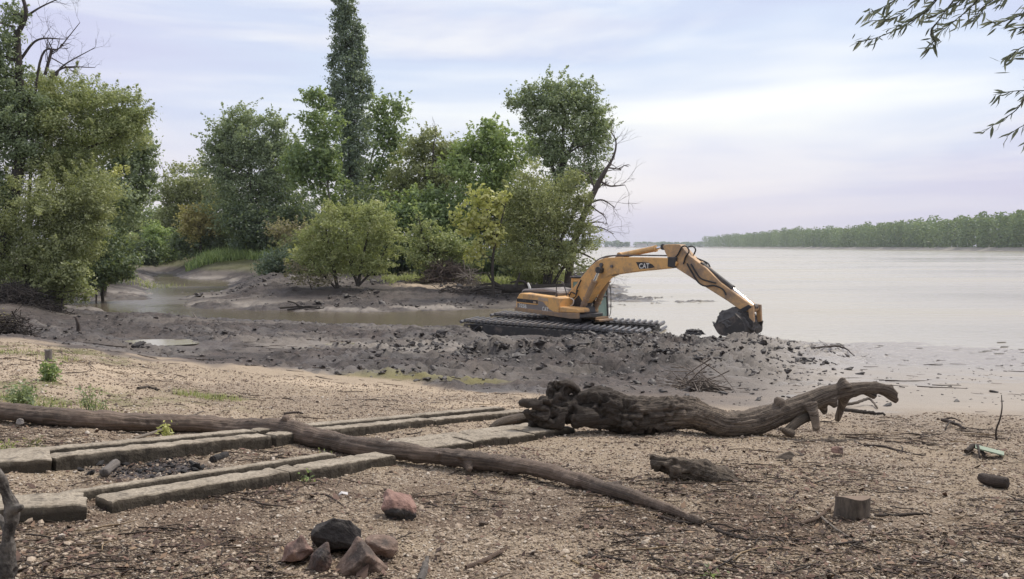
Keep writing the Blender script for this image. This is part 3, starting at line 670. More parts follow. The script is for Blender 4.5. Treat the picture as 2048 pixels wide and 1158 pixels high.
# revolving platform
RS = -1.36
zb = pp(1142, 637, RS)[1]; rl = outline([(1030, 614), (1030, 621), (1142, 637.5), (1156, 637.5), (1156, 626), (1117, 625)], RS)
MB().prism(rl, RS - .04, RS + .12, hw).build('side_rail', yel_dirty, exc, bevel=.015)
pl = [(rl[0][0] + .02, rl[1][1] + .05), (rl[3][0] - .05, rl[2][1] + .04), (rl[3][0] - .05, rl[3][1] + .16), (rl[0][0] + .02, rl[0][1] - .02)]
MB().prism(pl, RS + .12, .36, hw).build('platform', blk, exc, bevel=.02)
hood_pts = [(1033.5, 616), (1034.5, 596), (1037, 589), (1042, 585.8), (1117, 596), (1117, 626)]
hd = outline(hood_pts, RS)
hood = MB().prism(hd, RS, -.42, hw).build('engine_hood', yel, exc, bevel=.035)
# hood front panel latch, decals (proud of the panel)
def decal(pts, off, y, thick, mat, name, parent):
    return MB().prism(outline(pts, off), y - thick, y, hw).build(name, mat, parent)
decal([(1034, 596.5), (1075.5, 600.5), (1075.5, 607.5), (1034, 603.2)], RS, RS - .002, .012, blk, 'grille', hood)
decal([(1034.6, 605.8), (1087, 611), (1110, 625.2), (1034.6, 616)], RS, RS - .002, .006, grey_p, 'grey_panel', hood)
decal([(1076.5, 601.8), (1085.5, 603), (1098, 617.5), (1076.5, 612.5)], RS, RS - .003, .006, grey_p, 'grey_panel', hood)
decal([(1076.5, 594), (1096.5, 596.6), (1096.5, 603), (1076.5, 600.6)], RS, RS - .002, .006, lgrey_p, 'pale_panel', hood)
decal([(1034, 604), (1074, 608.2), (1074, 609.8), (1034, 605.6)], RS, RS - .004, .02, yel, 'trim_strip', hood)
decal([(1067, 602.5), (1073, 603.2), (1073, 606.6), (1067, 605.9)], RS, RS - .016, .006, lgrey_p, 'plate', hood)
def text_on(txt, px, py, h, width, off, mat, name, parent, slope=.12, shear=0.0, extr=.006, side=None):
    cu = bpy.data.curves.new(name, 'FONT'); cu.body = txt; cu.size = 1; cu.extrude = .0; cu.offset = .018
    tmp = bpy.data.objects.new(name, cu); COL.objects.link(tmp)
    bpy.context.view_layer.update(); me = bpy.data.meshes.new_from_object(tmp.evaluated_get(bpy.context.evaluated_depsgraph_get()))
    bpy.data.objects.remove(tmp); V = np.array([v.co[:] for v in me.vertices]); mn, mx = V.min(0), V.max(0)
    X0, Z0 = pp(px, py, off)
    sx, sz = width / (mx[0] - mn[0]), h / (mx[1] - mn[1])
    W_ = []
    for v in V:
        u = (v[0] - mn[0]) * sx; vv_ = (v[1] - mn[1]) * sz
        W_.append(hw((X0 + u + shear * vv_, off, Z0 + vv_ - slope * u)))
    Fs = [tuple(p.vertices) for p in me.polygons]; bpy.data.meshes.remove(me)
    mb = MB(); mb.add(W_, Fs); return mb.build(name, mat, parent)
text_on('325B', 1038, 613.6, .16, .46, RS - .012, whl, 'model_lettering', hood, .10)
text_on('CAT', 1084.5, 622, .20, .36, RS - .014, whl, 'lettering', hood, .10)
# step and tool box ahead of the hood
st = outline([(1117.2, 613.5), (1152, 617.5), (1155, 620), (1155, 626), (1117.2, 624.5)], RS)
MB().prism(st, RS + .03, -.55, hw).build('step_box', yel, exc, bevel=.03)
# counterweight, centre and far side housings
X_r = hd[0][0]; zt = hd[3][1]; z0 = hd[0][1]
cw = [(X_r - .12, z0 - .12), (X_r + .55, z0 - .14), (X_r + .55, zt - .02), (X_r + .1, zt - .02), (X_r - .10, zt - .3)]
MB().prism(cw, RS + .03, 1.30, hw).build('counterweight', yel, exc, bevel=.06)
zf = hd[4][1]; X_f = hd[4][0]
MB().prism([(X_r + .5, z0), (X_f - .5, z0 - .15), (X_f - .5, zf + .03), (X_r + .5, zt - .04)], -.44, 1.28, hw).build('rear_deck', yel, exc, bevel=.03)
gc = outline([(1048, 590), (1050, 580), (1056, 577.3), (1094, 575.4), (1118, 580), (1124, 583.5), (1124, 592)], -.5)
MB().prism(gc, -.75, .7, hw).build('engine_cover', grey_p, exc, bevel=.06)
gc2 = outline([(1053, 589.5), (1120, 592), (1119, 584), (1054, 581.8)], -.5)
MB().prism(gc2, -.77, -.74, hw).build('cover_vent', blk, exc)
mb = MB(); q = pp(1060, 580, 0.2); mb.tube([hw((q[0], .2, q[1] - .2)), hw((q[0] - .02, .2, q[1] + .1)), hw((q[0] - .14, .2, q[1] + .32))], [.06, .06, .05], 8)
mb.build('exhaust_pipe', pale, exc, smooth=True)
mb = MB(); q = pp(1124, 582, 0.1); mb.rod(hw((q[0], .1, q[1] - .1)), hw((q[0], .1, q[1] + .14)), .08, 10); mb.build('filter_cap', pale, exc, bevel=.02)
# grab rail
def rail(pts, off, r=.022, n=6): return [hw((x_, off, z_)) for x_, z_ in outline(pts, off)]
mb = MB(); mb.tube(rail([(1113, 594), (1113, 575), (1115, 565), (1120, 563), (1126, 565), (1131, 580), (1134, 592)], -1.0), .022, 6, 24)
mb.build('grab_rail', blk, exc, smooth=True)
mb = MB(); mb.rod(*rail([(1113, 596), (1113, 587)], -1.0), .05, 8); mb.build('rail_socket', blk, exc)

# cab
CR, CLf = .42, 1.36
c_r, c_f = pp(1142, 600, CR)[0], pp(1191, 600, CR)[0]
z_top = pp(1142, 556, CR)[1]; z_c0 = pp(1191, 640, CR)[1]; zm = pp(1142, 600, CR)[1]
def slab(x0, x1, y0, y1, z0_, z1_): return MB().prism([(x0, z0_), (x1, z0_), (x1, z1_), (x0, z1_)], y0, y1, hw)
slab(X_r + .6, c_f - .05, CR - .03, CLf, z_c0 - .14, z_c0 - .003).build('cab_platform', blk, exc, bevel=.02)
slab(c_r, c_f, CR, CLf, z_c0, z_c0 + .12).build('cab_floor', yel_dirty, exc, bevel=.02)
pil = .09
cabf = MB()
def pillar(x, y, lean=0, m=cabf): m.prism([(x, z_c0 + .12), (x + pil, z_c0 + .12), (x + pil + lean, z_top), (x + lean, z_top)], y, y + pil, hw)
fm = MB(); pillar(c_r, CR, 0, fm); pillar(c_r, CLf - pil, 0, fm); pillar(c_r + .62, CR, 0, fm)
fm.prism([(c_r + .095, z_c0 + .13), (c_r + .61, z_c0 + .13), (c_r + .61, zm - .05), (c_r + .095, zm - .05)], CR + .01, CR + .05, hw)
fm.prism([(c_r + .01, z_c0 + .13), (c_r + .05, z_c0 + .13), (c_r + .05, zm), (c_r + .01, zm)], CR + .1, CLf - .1, hw)
cab = fm.build('cab_frame', yel, exc, bevel=.012)
fm = MB(); pillar(c_f - pil, CR, -.10, fm); pillar(c_f - pil, CLf - pil, -.10, fm)
zmid = z_c0 + .12 + (z_top - z_c0) * .47
fm.prism([(c_f - .07, zmid), (c_f - .02, zmid), (c_f - .03, zmid + .08), (c_f - .08, zmid + .08)], CR + pil + .003, CLf - pil - .003, hw)
fm.build('front_pillars' if False else 'windscreen_frame', blk, exc, bevel=.01)
slab(c_r - .06, c_f - .06, CR - .05, CLf + .04, z_top, z_top + .09).build('cab_roof', blk, exc, bevel=.035)
slab(c_r + .04, c_f - .16, CR + .03, CLf - .03, z_top - .16, z_top - .002).build('roof_lining', yel, exc, bevel=.01)
def pane(pts3, name='window'):
    mb = MB(); n_ = np.cross(np.array(pts3[1]) - pts3[0], np.array(pts3[2]) - pts3[0]); n_ = n_ / np.linalg.norm(n_) * .012
    V = [hw(p) for p in pts3] + [hw(np.array(p) + n_) for p in pts3]; k = len(pts3)
    mb.add(V, [tuple(range(k)), tuple(range(2 * k - 1, k - 1, -1))] + [(i, (i + 1) % k, (i + 1) % k + k, i + k) for i in range(k)])
    return mb.build(name, glass, cab)
xf = lambda z_: c_f - .045 - .10 * (z_ - z_c0 - .12) / (z_top - z_c0 - .12)
pane([(xf(z_), y_, z_) for z_, y_ in ((z_c0 + .14, CR + pil), (z_c0 + .14, CLf - pil), (zmid, CLf - pil), (zmid, CR + pil))])
pane([(xf(z_), y_, z_) for z_, y_ in ((zmid + .08, CR + pil), (zmid + .08, CLf - pil), (z_top - .17, CLf - pil), (z_top - .17, CR + pil))])
pane([(c_r + .10, CR + .04, zm), (c_r + .61, CR + .04, zm), (c_r + .61, CR + .04, z_top - .17), (c_r + .10, CR + .04, z_top - .17)])
pane([(c_r + .72, CR + .04, z_c0 + .4), (c_f - .1, CR + .04, z_c0 + .4), (c_f - .17, CR + .04, z_top - .17), (c_r + .72, CR + .04, z_top - .17)])
pane([(c_r + .04, CR + .1, zm + .02), (c_r + .04, CLf - .1, zm + .02), (c_r + .04, CLf - .1, z_top - .17), (c_r + .04, CR + .1, z_top - .17)])
pane([(c_r + .1, CLf - .04, zm - .2), (c_f - .1, CLf - .04, zm - .2), (c_f - .17, CLf - .04, z_top - .17), (c_r + .1, CLf - .04, z_top - .17)])
mb = MB(); mb.prism([(c_r + .1, z_c0 + .13), (c_f - .12, z_c0 + .13), (c_f - .12, zm - .2), (c_r + .1, zm - .2)], CLf - .05, CLf - .01, hw); o = mb.build('cab_door', yel, exc); o.parent = cab
mb = MB(); mb.prism([(c_r + .3, z_c0 + .13), (c_r + .75, z_c0 + .13), (c_r + .75, z_c0 + .55), (c_r + .42, z_c0 + .6), (c_r + .36, z_c0 + 1.2), (c_r + .25, z_c0 + 1.2)], CR + .25, CLf - .25, hw); o = mb.build('operator_seat', seatm, exc, bevel=.03); o.parent = cab
mb = MB(); mb.tube([hw((c_f + .05, CLf - .03, z_c0 + .1)), hw((c_f + .12, CLf - .02, z_c0 + .4)), hw((c_f + .1, CLf - .02, z_top - .5)), hw((c_f - .04, CLf - .03, z_top - .15))], .018, 6); mb.build('cab_handrail', blk, exc, smooth=True)
slab(c_f, c_f + .26, CR - .05, CLf, z_c0 - .06, z_c0 + .02).build('cab_step', yel_dirty, exc, bevel=.015)

# boom
BW = .31
bo = [(1134, 590), (1140, 582), (1153, 567.5), (1161, 556), (1170.5, 544.5), (1179, 534), (1188, 526.3), (1194, 522), (1201, 518.6), (1211, 516), (1222, 514.9), (1246, 514.4), (1273, 514.7), (1300, 515.2), (1331, 516), (1350, 520), (1354, 527), (1350, 533), (1340, 535.5), (1328, 537.5), (1300, 540.3), (1276, 542.5), (1248, 546), (1222, 549.6), (1208, 555.7), (1198, 565), (1188, 578), (1178, 591), (1167, 606), (1157, 616), (1149, 615), (1144, 606)]
boom = MB().prism(outline(bo, -BW), -BW, BW, hw).build('boom', yel, exc, bevel=.02)
swo = [(1272, 524), (1285, 524), (1297, 525.4), (1305, 529), (1309.5, 534.5), (1302, 536.2), (1279, 538.3), (1275.5, 531)]
MB().prism(outline(swo, -BW), -BW - .008, -BW - .001, hw).build('dark_decal', blk, boom)
text_on('CAT', 1278.3, 537.3, .215, .50, -BW - .016, whl, 'lettering', boom, -.03)
mb = MB()
for px, py in ((1224.5, 532.5), (1203.5, 529.5)):
    x_, z_ = pp(px, py, -BW); mb.rod(hw((x_, -BW - .07, z_)), hw((x_, BW + .07, z_)), .085 if px < 1210 else .06, 14)
mb.build('pivot_pin', steel, boom)
mb = MB()
mb.tube([hw((x_, -.16, z_ + .05)) for x_, z_ in outline([(1150, 570), (1170, 543), (1187, 525.3), (1201, 517.3), (1222, 513.6), (1273, 513.2), (1330, 514)], -BW)], .028, 6, 40)
mb.tube([hw((x_, .10, z_ + .05)) for x_, z_ in outline([(1150, 570), (1170, 543), (1187, 525.3), (1201, 517.3), (1222, 513.6), (1273, 513.2), (1330, 514)], -BW)], .028, 6, 40)
o = mb.build('hydraulic_pipe', steel, exc, smooth=True); o.parent = boom
xk, zk = pp(1216, 553, -BW); MB().prism([(xk - .2, zk - .02), (xk + .25, zk + .06), (xk + .22, zk + .16), (xk - .2, zk + .1)], -.12, .12, hw).build('work_lamp', mudsteel, boom, bevel=.02)

# boom lift cylinders
A_, B_ = pp(1161, 623, -.46), pp(1199, 540, -.46)
for sgn in (-1, 1):
    y_ = sgn * .46; a = np.array([A_[0], y_, A_[1]]); b_ = np.array([B_[0], y_, B_[1]]); m_ = a + (b_ - a) * .72
    cy = MB().rod(hw(a), hw(m_), .115, 14).rod(hw(m_), hw(m_ + (b_ - a) * .02), .14, 14).rod(hw(a + (b_ - a) * .18), hw(a + (b_ - a) * .22), .145, 14).rod(hw(a + (b_ - a) * .29), hw(a + (b_ - a) * .32), .145, 14)
    cy.rod(hw(a + (0, -.12, 0)), hw(a + (0, .12, 0)), .15, 12)
    c1_ = cy.build('lift_cylinder', yel_dirty, exc, smooth=False)
    mb = MB().rod(hw(m_), hw(b_), .065, 12); o = mb.build('piston_rod', chrome, exc); o.parent = c1_
    mb = MB().rod(hw(b_ + (0, -.12, 0)), hw(b_ + (0, .12, 0)), .14, 12); o = mb.build('cylinder_eye', mudsteel, exc); o.parent = c1_
bx0, bz0 = pp(1158, 634, -.3)
MB().prism([(bx0 - .35, bz0 - .02), (bx0 + .45, bz0 - .02), (bx0 + .35, bz0 + .45), (bx0 + .0, bz0 + .95), (bx0 - .35, bz0 + .6)], -.36, .36, hw).build('boom_bracket', blk, exc, bevel=.02)

# stick
SW = .21
so_ = [(1325, 492), (1330, 489.6), (1336, 488.6), (1349, 488.2), (1359, 489), (1366, 496.6), (1378, 511), (1393, 522), (1412, 536.5), (1426, 550.5), (1440.5, 565), (1465, 583), (1485, 597.5), (1504, 611), (1507.5, 616), (1506, 622), (1500, 625.5), (1488, 624), (1472, 614), (1454, 601.5), (1431, 587), (1408, 572.6), (1380, 554), (1352, 536), (1342, 526), (1336, 517), (1330, 505)]
stick = MB().prism(outline(so_, -SW), -SW, SW, hw).build('stick', yel_arm, exc, bevel=.02)
mb = MB(); x_, z_ = pp(1347, 526, -SW); mb.prism([(x_ - .22, z_ - .16), (x_ + .14, z_ - .2), (x_ + .2, z_ + .24), (x_ - .2, z_ + .24)], -.34, .34, hw); o = mb.build('pivot_bracket', mudsteel, exc, bevel=.04)
def ram(p0, pm, p1, y_, r, name, mat, off):
    (x0, z0_), (xm, zm_), (x1, z1_) = pp(*p0, off), pp(*pm, off), pp(*p1, off)
    cyl = MB().rod(hw((x0, y_, z0_)), hw((xm, y_, zm_)), r, 14).rod(hw((xm, y_, zm_)), hw((xm + (xm - x0) * .05, y_, zm_ + (zm_ - z0_) * .05)), r * 1.15, 14)
    cyl.rod(hw((x0, y_ - .14, z0_)), hw((x0, y_ + .14, z0_)), r * 1.1, 12)
    c1_ = cyl.build(name, mat, exc)
    o = MB().rod(hw((xm, y_, zm_)), hw((x1, y_, z1_)), r * .52, 12).build('piston_rod', chrome, exc); o.parent = c1_
    o = MB().rod(hw((x1, y_ - .12, z1_)), hw((x1, y_ + .12, z1_)), r * 1.0, 12).build('cylinder_eye', mudsteel, exc); o.parent = c1_
    return c1_
ram((1242, 511), (1309, 497.5), (1329, 494), 0.0, .12, 'stick_cylinder', yel, 0.0)
ram((1406, 530.5), (1463, 575), (1509, 613.5), 0.0, .105, 'bucket_cylinder', mudsteel, 0.0)
mb = MB(); x_, z_ = pp(1243, 515, 0); mb.prism([(x_ - .3, z_ - .1), (x_ + .4, z_ - .1), (x_ + .1, z_ + .16), (x_ - .1, z_ + .16)], -.16, .16, hw); o = mb.build('cylinder_bracket', yel_dirty, exc); o.parent = boom
# hoses looping over the elbow
for k_, (pts, off) in enumerate((
    ([(1335, 516), (1344, 519), (1355, 510), (1364, 494), (1373, 493), (1378, 503), (1371, 514), (1367, 528)], -.26),
    ([(1338, 514), (1350, 508), (1370, 497), (1384, 492.5), (1391, 499), (1388, 508), (1384, 512)], .18),
    ([(1385, 513), (1400, 519), (1415, 526), (1420, 534)], .1),
    ([(1374, 527), (1384, 545), (1396, 564), (1410, 572), (1428, 571), (1445, 578), (1452, 590)], -.25),
    ([(1382, 528), (1392, 545), (1402, 557), (1420, 563), (1432, 566)], -.25),
    ([(1139, 590), (1143, 584), (1152, 588), (1154, 578), (1162, 560)], -.4),
    ([(1136, 586), (1141, 595), (1150, 594), (1156, 580)], -.42),
    ([(1132, 602), (1140, 597), (1147, 600), (1146, 608), (1141, 612)], -.6))):
    mb = MB(); mb.tube(rail(pts, off), .03 if k_ < 6 else .024, 7, 36); mb.build('hydraulic_hose', rub if k_ < 7 else pale, exc, smooth=True)
# linkage and bucket
mb = MB(); a = pp(1509, 614, 0); b_ = pp(1512, 643, 0)
for y_ in (-.27, .27): mb.prism([(a[0] - .1, a[1] + .1), (a[0] + .12, a[1] + .08), (b_[0] + .09, b_[1]), (b_[0] - .08, b_[1] - .05)], y_ - .05, y_ + .05, hw)
mb.build('bucket_link', yel_arm, exc, bevel=.015)
mb = MB(); c2_ = pp(1494, 618, 0)
for y_ in (-.3, .3): mb.prism([(a[0] - .05, a[1] + .1), (a[0] + .08, a[1] + .02), (c2_[0] + .05, c2_[1] - .1), (c2_[0] - .1, c2_[1])], y_ - .03, y_ + .03, hw)
mb.build('idler_link', blk, exc)
BH = .62
lip, bot1, bot2, bk1, bk2, hg, hg2 = outline([(1427, 650), (1440, 669), (1462, 672), (1486, 670), (1490, 655), (1484, 640), (1470, 627)], -BH)
curve = catmull([lip, bot1, bot2, bk1, bk2, hg, hg2], 26)
bk = MB()
cin = curve + (np.array([np.mean(curve[:, 0]), np.mean(curve[:, 1])]) - curve) * .06
for j in range(len(curve) - 1):
    bk.prism([tuple(curve[j]), tuple(curve[j + 1]), tuple(cin[j + 1]), tuple(cin[j])], -BH, BH, hw)
bucket = bk.build('bucket', mudsteel, exc)
mb = MB(); sp_ = [tuple(p) for p in curve[:-1]]
mb.prism(sp_, -BH - .035, -BH, hw); mb.prism(sp_, BH, BH + .035, hw); mb.build('side_plate', mudsteel, bucket)
for k in range(5):
    y_ = -BH + .12 + k * (2 * BH - .24) / 4; d2 = np.array(lip) - np.array(curve[4]); d2 /= np.linalg.norm(d2)
    l_ = np.array(lip); nn = np.array([-d2[1], d2[0]])
    mb = MB().prism([tuple(l_ + nn * .06 - d2 * .1), tuple(l_ - nn * .06 - d2 * .1), tuple(l_ + d2 * .15)], y_ - .06, y_ + .06, hw); mb.build('tooth', steel, bucket)
mb = MB()
for y_ in (-.33, .33): mb.prism([tuple(np.array(hg) + (.1, -.1)), tuple(np.array(hg2) + (-.15, 0)), (c2_[0] - .12, c2_[1] - .05), (c2_[0] + .1, c2_[1] - .15), (b_[0] + .1, b_[1]), (b_[0] + .05, b_[1] - .2)], y_ - .035, y_ + .035, hw)
mb.build('bucket_bracket', mudsteel, bucket)
# the mud in the bucket
cx_, cz_ = (lip[0] * .52 + bk2[0] * .48), (bot1[1] * .35 + hg[1] * .65)
bm = bmesh.new(); bmesh.ops.create_icosphere(bm, subdivisions=5, radius=1); V = np.array([v.co[:] for v in bm.verts]); Fc = np.array([[v.index for v in f.verts] for f in bm.faces]); bm.free()
nn = 1 + .34 * (fbm(V[:, 0] * 2.5 + 3, V[:, 1] * 2.5, V[:, 2] * 2.5, 3, 5, .6) - .5) + .25 * (fbm(V[:, 0] * 7, V[:, 1] * 7 + 5, V[:, 2] * 7, 9, 3) - .5)
V = V * nn[:, None] * ((bk2[0] - lip[0]) * .60, BH * 1.08, .60)
V[:, 2] = np.where(V[:, 2] < 0, V[:, 2] * .8, V[:, 2])
W_ = np.array([hw(p) for p in V + np.array([cx_, 0, cz_ + .02])])
t = NT('wet_black_mud'); wn_ = t.noise(t.coord(), 6, 6, .65); wetmud = t.bsdf(t.mix(wn_, (.035, .033, .034), (.10, .092, .088)), .55, t.bump(wn_, .6, .03))
o = npmesh('mud_load', W_, [Fc], wetmud, None, True, loc=hw((cx_, 0, cz_))); tag(o, 'dark wet mud heaped in the bucket of the excavator', 'mud heap')

# ------------------------------------------------------------------ trees
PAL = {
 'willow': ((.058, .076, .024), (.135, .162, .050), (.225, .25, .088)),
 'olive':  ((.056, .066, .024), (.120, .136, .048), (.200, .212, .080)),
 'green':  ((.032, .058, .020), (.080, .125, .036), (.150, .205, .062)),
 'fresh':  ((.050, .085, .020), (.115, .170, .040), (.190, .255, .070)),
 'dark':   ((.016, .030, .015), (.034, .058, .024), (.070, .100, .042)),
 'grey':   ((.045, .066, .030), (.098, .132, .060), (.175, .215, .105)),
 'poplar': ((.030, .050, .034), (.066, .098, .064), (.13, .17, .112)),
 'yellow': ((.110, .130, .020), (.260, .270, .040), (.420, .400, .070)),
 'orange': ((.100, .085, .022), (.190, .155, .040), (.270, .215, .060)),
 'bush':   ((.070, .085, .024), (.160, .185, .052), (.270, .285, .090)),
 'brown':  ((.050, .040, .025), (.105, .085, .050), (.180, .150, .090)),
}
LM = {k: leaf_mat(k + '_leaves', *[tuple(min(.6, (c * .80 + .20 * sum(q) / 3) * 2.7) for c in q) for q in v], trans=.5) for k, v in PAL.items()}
bark = bark_mat('tree_bark', (.020, .017, .014), (.085, .070, .056))
pale_bark = bark_mat('pale_bark', (.12, .11, .095), (.36, .33, .28))
dead_bark = bark_mat('dead_bark', (.035, .028, .025), (.14, .115, .10))

def leaves_np(Cn, L, W, droop, r, tint, up=0.0, face=None):
    n = len(Cn); a = r.normal(0, 1, (n, 3)); a[:, 2] = a[:, 2] * .6 - droop + up
    if face is not None:                 # leaves turn their flat side outward, to the light
        nn = face + r.normal(0, .75, (n, 3)); nn /= np.linalg.norm(nn, axis=1)[:, None] + 1e-9
        a = a - nn * (a * nn).sum(1)[:, None]; a /= np.linalg.norm(a, axis=1)[:, None] + 1e-9; b = np.cross(a, nn)
    else:
        a /= np.linalg.norm(a, axis=1)[:, None]; b = np.cross(a, r.normal(0, 1, (n, 3))); b /= np.linalg.norm(b, axis=1)[:, None] + 1e-9
    l = (L * r.uniform(.6, 1.35, n))[:, None]; w_ = (W * r.uniform(.7, 1.3, n))[:, None]
    V = np.stack([Cn - a * l * .5, Cn + b * w_ * .5 - a * l * .08, Cn + a * l * .5, Cn - b * w_ * .5 - a * l * .08], 1).reshape(-1, 3)
    return V, np.arange(4 * n).reshape(-1, 4), np.repeat(tint, 4)

def crown_pts(lobes, r, cov, leaf_area, clump, sparse, sprays=1.0):
    """leaves gathered in billowing clumps: (positions, tints, outward directions)"""
    Ps, Ts, Fs = [], [], []
    for (c_, rx, ry, rz) in lobes:
        n = int(cov * math.pi * rx * rz / leaf_area); s0 = (rx * rz) ** .5
        K = int(min(90, max(12, 46 * (s0 / 2.2) ** .8))); n = int(n * 1.15)
        dvec = r.normal(0, 1, (K, 3)); dvec /= np.linalg.norm(dvec, axis=1)[:, None]
        rad = r.random(K) ** .40 * (.74 + .48 * fbm(dvec[:, 0] * 1.7 + c_[0], dvec[:, 1] * 1.7 + c_[2], dvec[:, 2] * 1.7, seed=int(r.integers(99)), octv=2))
        keep = r.random(K) > sparse * .95; cc = (c_ + dvec * rad[:, None] * (rx, ry, rz))[keep]; dk = dvec[keep]; K = len(cc)
        if K == 0: continue
        ks = s0 * .36 * r.uniform(.55, 1.35, K) * (30 / max(K, 12)) ** .25; w_ = ks ** 2; idx = r.choice(K, int(n * .66), p=w_ / w_.sum())
        u = r.normal(0, 1, (len(idx), 3)); u /= np.linalg.norm(u, axis=1)[:, None]; q = r.random(len(idx)) ** .34 * (.75 + .55 * r.random(len(idx))); lo_ = r.random(len(idx)) < .22; q = np.where(lo_, q * r.uniform(.8, 1.75, len(idx)), q)
        sub_ = .7 + .6 * vnoise(u[:, 0] * 2.4 + idx * 3.7, u[:, 1] * 2.4, u[:, 2] * 2.4 + 9, seed=3)
        P = cc[idx] + u * (ks[idx] * q * sub_)[:, None] * (1.12, 1.12, .72)
        Ps.append(P); Fs.append(u * .9 + dk[idx] * .35 + (0, 0, .35))
        kt = np.clip(r.normal(.5, .15, K), .05, .95); Ts.append(np.clip(kt[idx] + r.normal(0, .15, len(idx)), 0, 1))
        m_ = int(7 + 5 * s0); dv = r.normal(0, 1, (m_, 3)); dv[:, 2] = np.abs(dv[:, 2]) * .9 - .1; dv /= np.linalg.norm(dv, axis=1)[:, None]      # loose sprays past the outline
        for q_ in range(m_):
            k_ = max(5, int(n * .16 / m_)); f = r.random(k_); sp0 = c_ + dv[q_] * (rx, ry, rz) * r.uniform(.75, .98); dd = dv[q_] + (0, 0, .35) + r.normal(0, .35, 3); L_ = s0 * r.uniform(.25, .6) * sprays
            pp_ = sp0 + dd * (f * L_)[:, None] + r.normal(0, 1, (k_, 3)) * (s0 * .085 * (1.15 - f))[:, None] + (0, 0, -.18 * L_) * (f ** 2)[:, None]
            Ps.append(pp_); Fs.append(np.tile(dv[q_] * .6 + (0, 0, .4), (k_, 1))); Ts.append(np.clip(r.normal(.58, .18, k_), 0, 1))
    return np.concatenate(Ps), np.concatenate(Ts), np.concatenate(Fs)

def tree(name, label, Y, lobes, trunks, leaf, cat='tree', group=None, cov=3.4, lf=.0036, lw=.48, droop=.3, up=0.0, clump=85, sparse=.33, bk=None, twigs=7, seed=0, depth=.85, sink=.15, limbr=.34, grow=1.06, sprays=1.0):
    """lobes: (px, py, rx, ry[, dY]) of each part of the crown as seen at distance Y; trunks: polylines [(px, py, r_px), ...] from the ground up"""
    r = np.random.default_rng(seed + 1000)
    k = Y / F
    b0 = trunks[0][0]; bx = at(b0[0], b0[1], Y); bzz = gz(bx[0], Y)
    root = thing(name, label, cat, (bx[0], Y, bzz), group)
    W_ = Wood(); TP = []
    for tr in trunks:
        P = [at(q[0], q[1], Y + (q[3] if len(q) > 3 else 0)) for q in tr]
        if tr is trunks[0] or tr[0][1] == b0[1]: P[0][2] = min(P[0][2], gz(P[0][0], P[0][1])) - sink
        P = W_.limb(P, 0, 0, 9, 6 * len(P), .0, rad=[max(q[2] * .66, .3) * k for q in tr]); TP.append((P, np.interp(np.linspace(0, 1, len(P)), np.linspace(0, 1, len(tr)), [max(q[2] * .66, .3) * k for q in tr])))
    allP = np.concatenate([a for a, _ in TP]); allR = np.concatenate([b for _, b in TP])
    LB = []
    for q in lobes:
        px, py, rx, ry = q[:4]; dY = q[4] if len(q) > 4 else float(r.uniform(-.25, .25)) * rx * k
        c_ = at(px, py, Y + dY); LB.append((c_, rx * k, rx * k * depth, ry * k))
        d = np.linalg.norm(allP - c_, axis=1) + 1.6 * np.maximum(0, allP[:, 2] - c_[2] + .2 * ry * k); j = int(np.argmin(d))
        s0 = allP[j]; r0 = min(allR[j] * .62, limbr * (rx * k) ** .5 * .2 + .03)
        mid = s0 * .5 + c_ * .5 + r.normal(0, .10 * rx * k, 3) + (0, 0, .12 * ry * k)
        LP = W_.limb([s0, mid, c_ + (0, 0, .25 * ry * k)], r0, r0 * .35, 6, 9)
        for _ in range(twigs):
            i0 = int(r.integers(3, len(LP))); dv = r.normal(0, 1, 3); dv /= np.linalg.norm(dv); dv[2] = dv[2] * .8 + .25
            e = c_ + dv * (rx * k, rx * k * depth, ry * k) * r.uniform(.7, 1.0)
            m_ = (LP[i0] + e) / 2 + r.normal(0, .12 * rx * k, 3)
            W_.limb([LP[i0], m_, e], r0 * .36, r0 * .06, 4, 6)
    W_.build('trunk', bk or bark, root)
    if LB:
        L = lf * Y; Wd = L * lw
        Cn, T_, F_ = crown_pts([(a, b * grow, c * grow, d_ * grow) for a, b, c, d_ in LB], r, cov, .5 * L * Wd * .72, clump, sparse, sprays)
        V, Q, tt = leaves_np(Cn, L, Wd, droop, r, T_, up, F_)
        o = npmesh('crown', V, [Q], LM[leaf], root, False, {'tint': tt}); tag(o, kind='stuff')
    return root

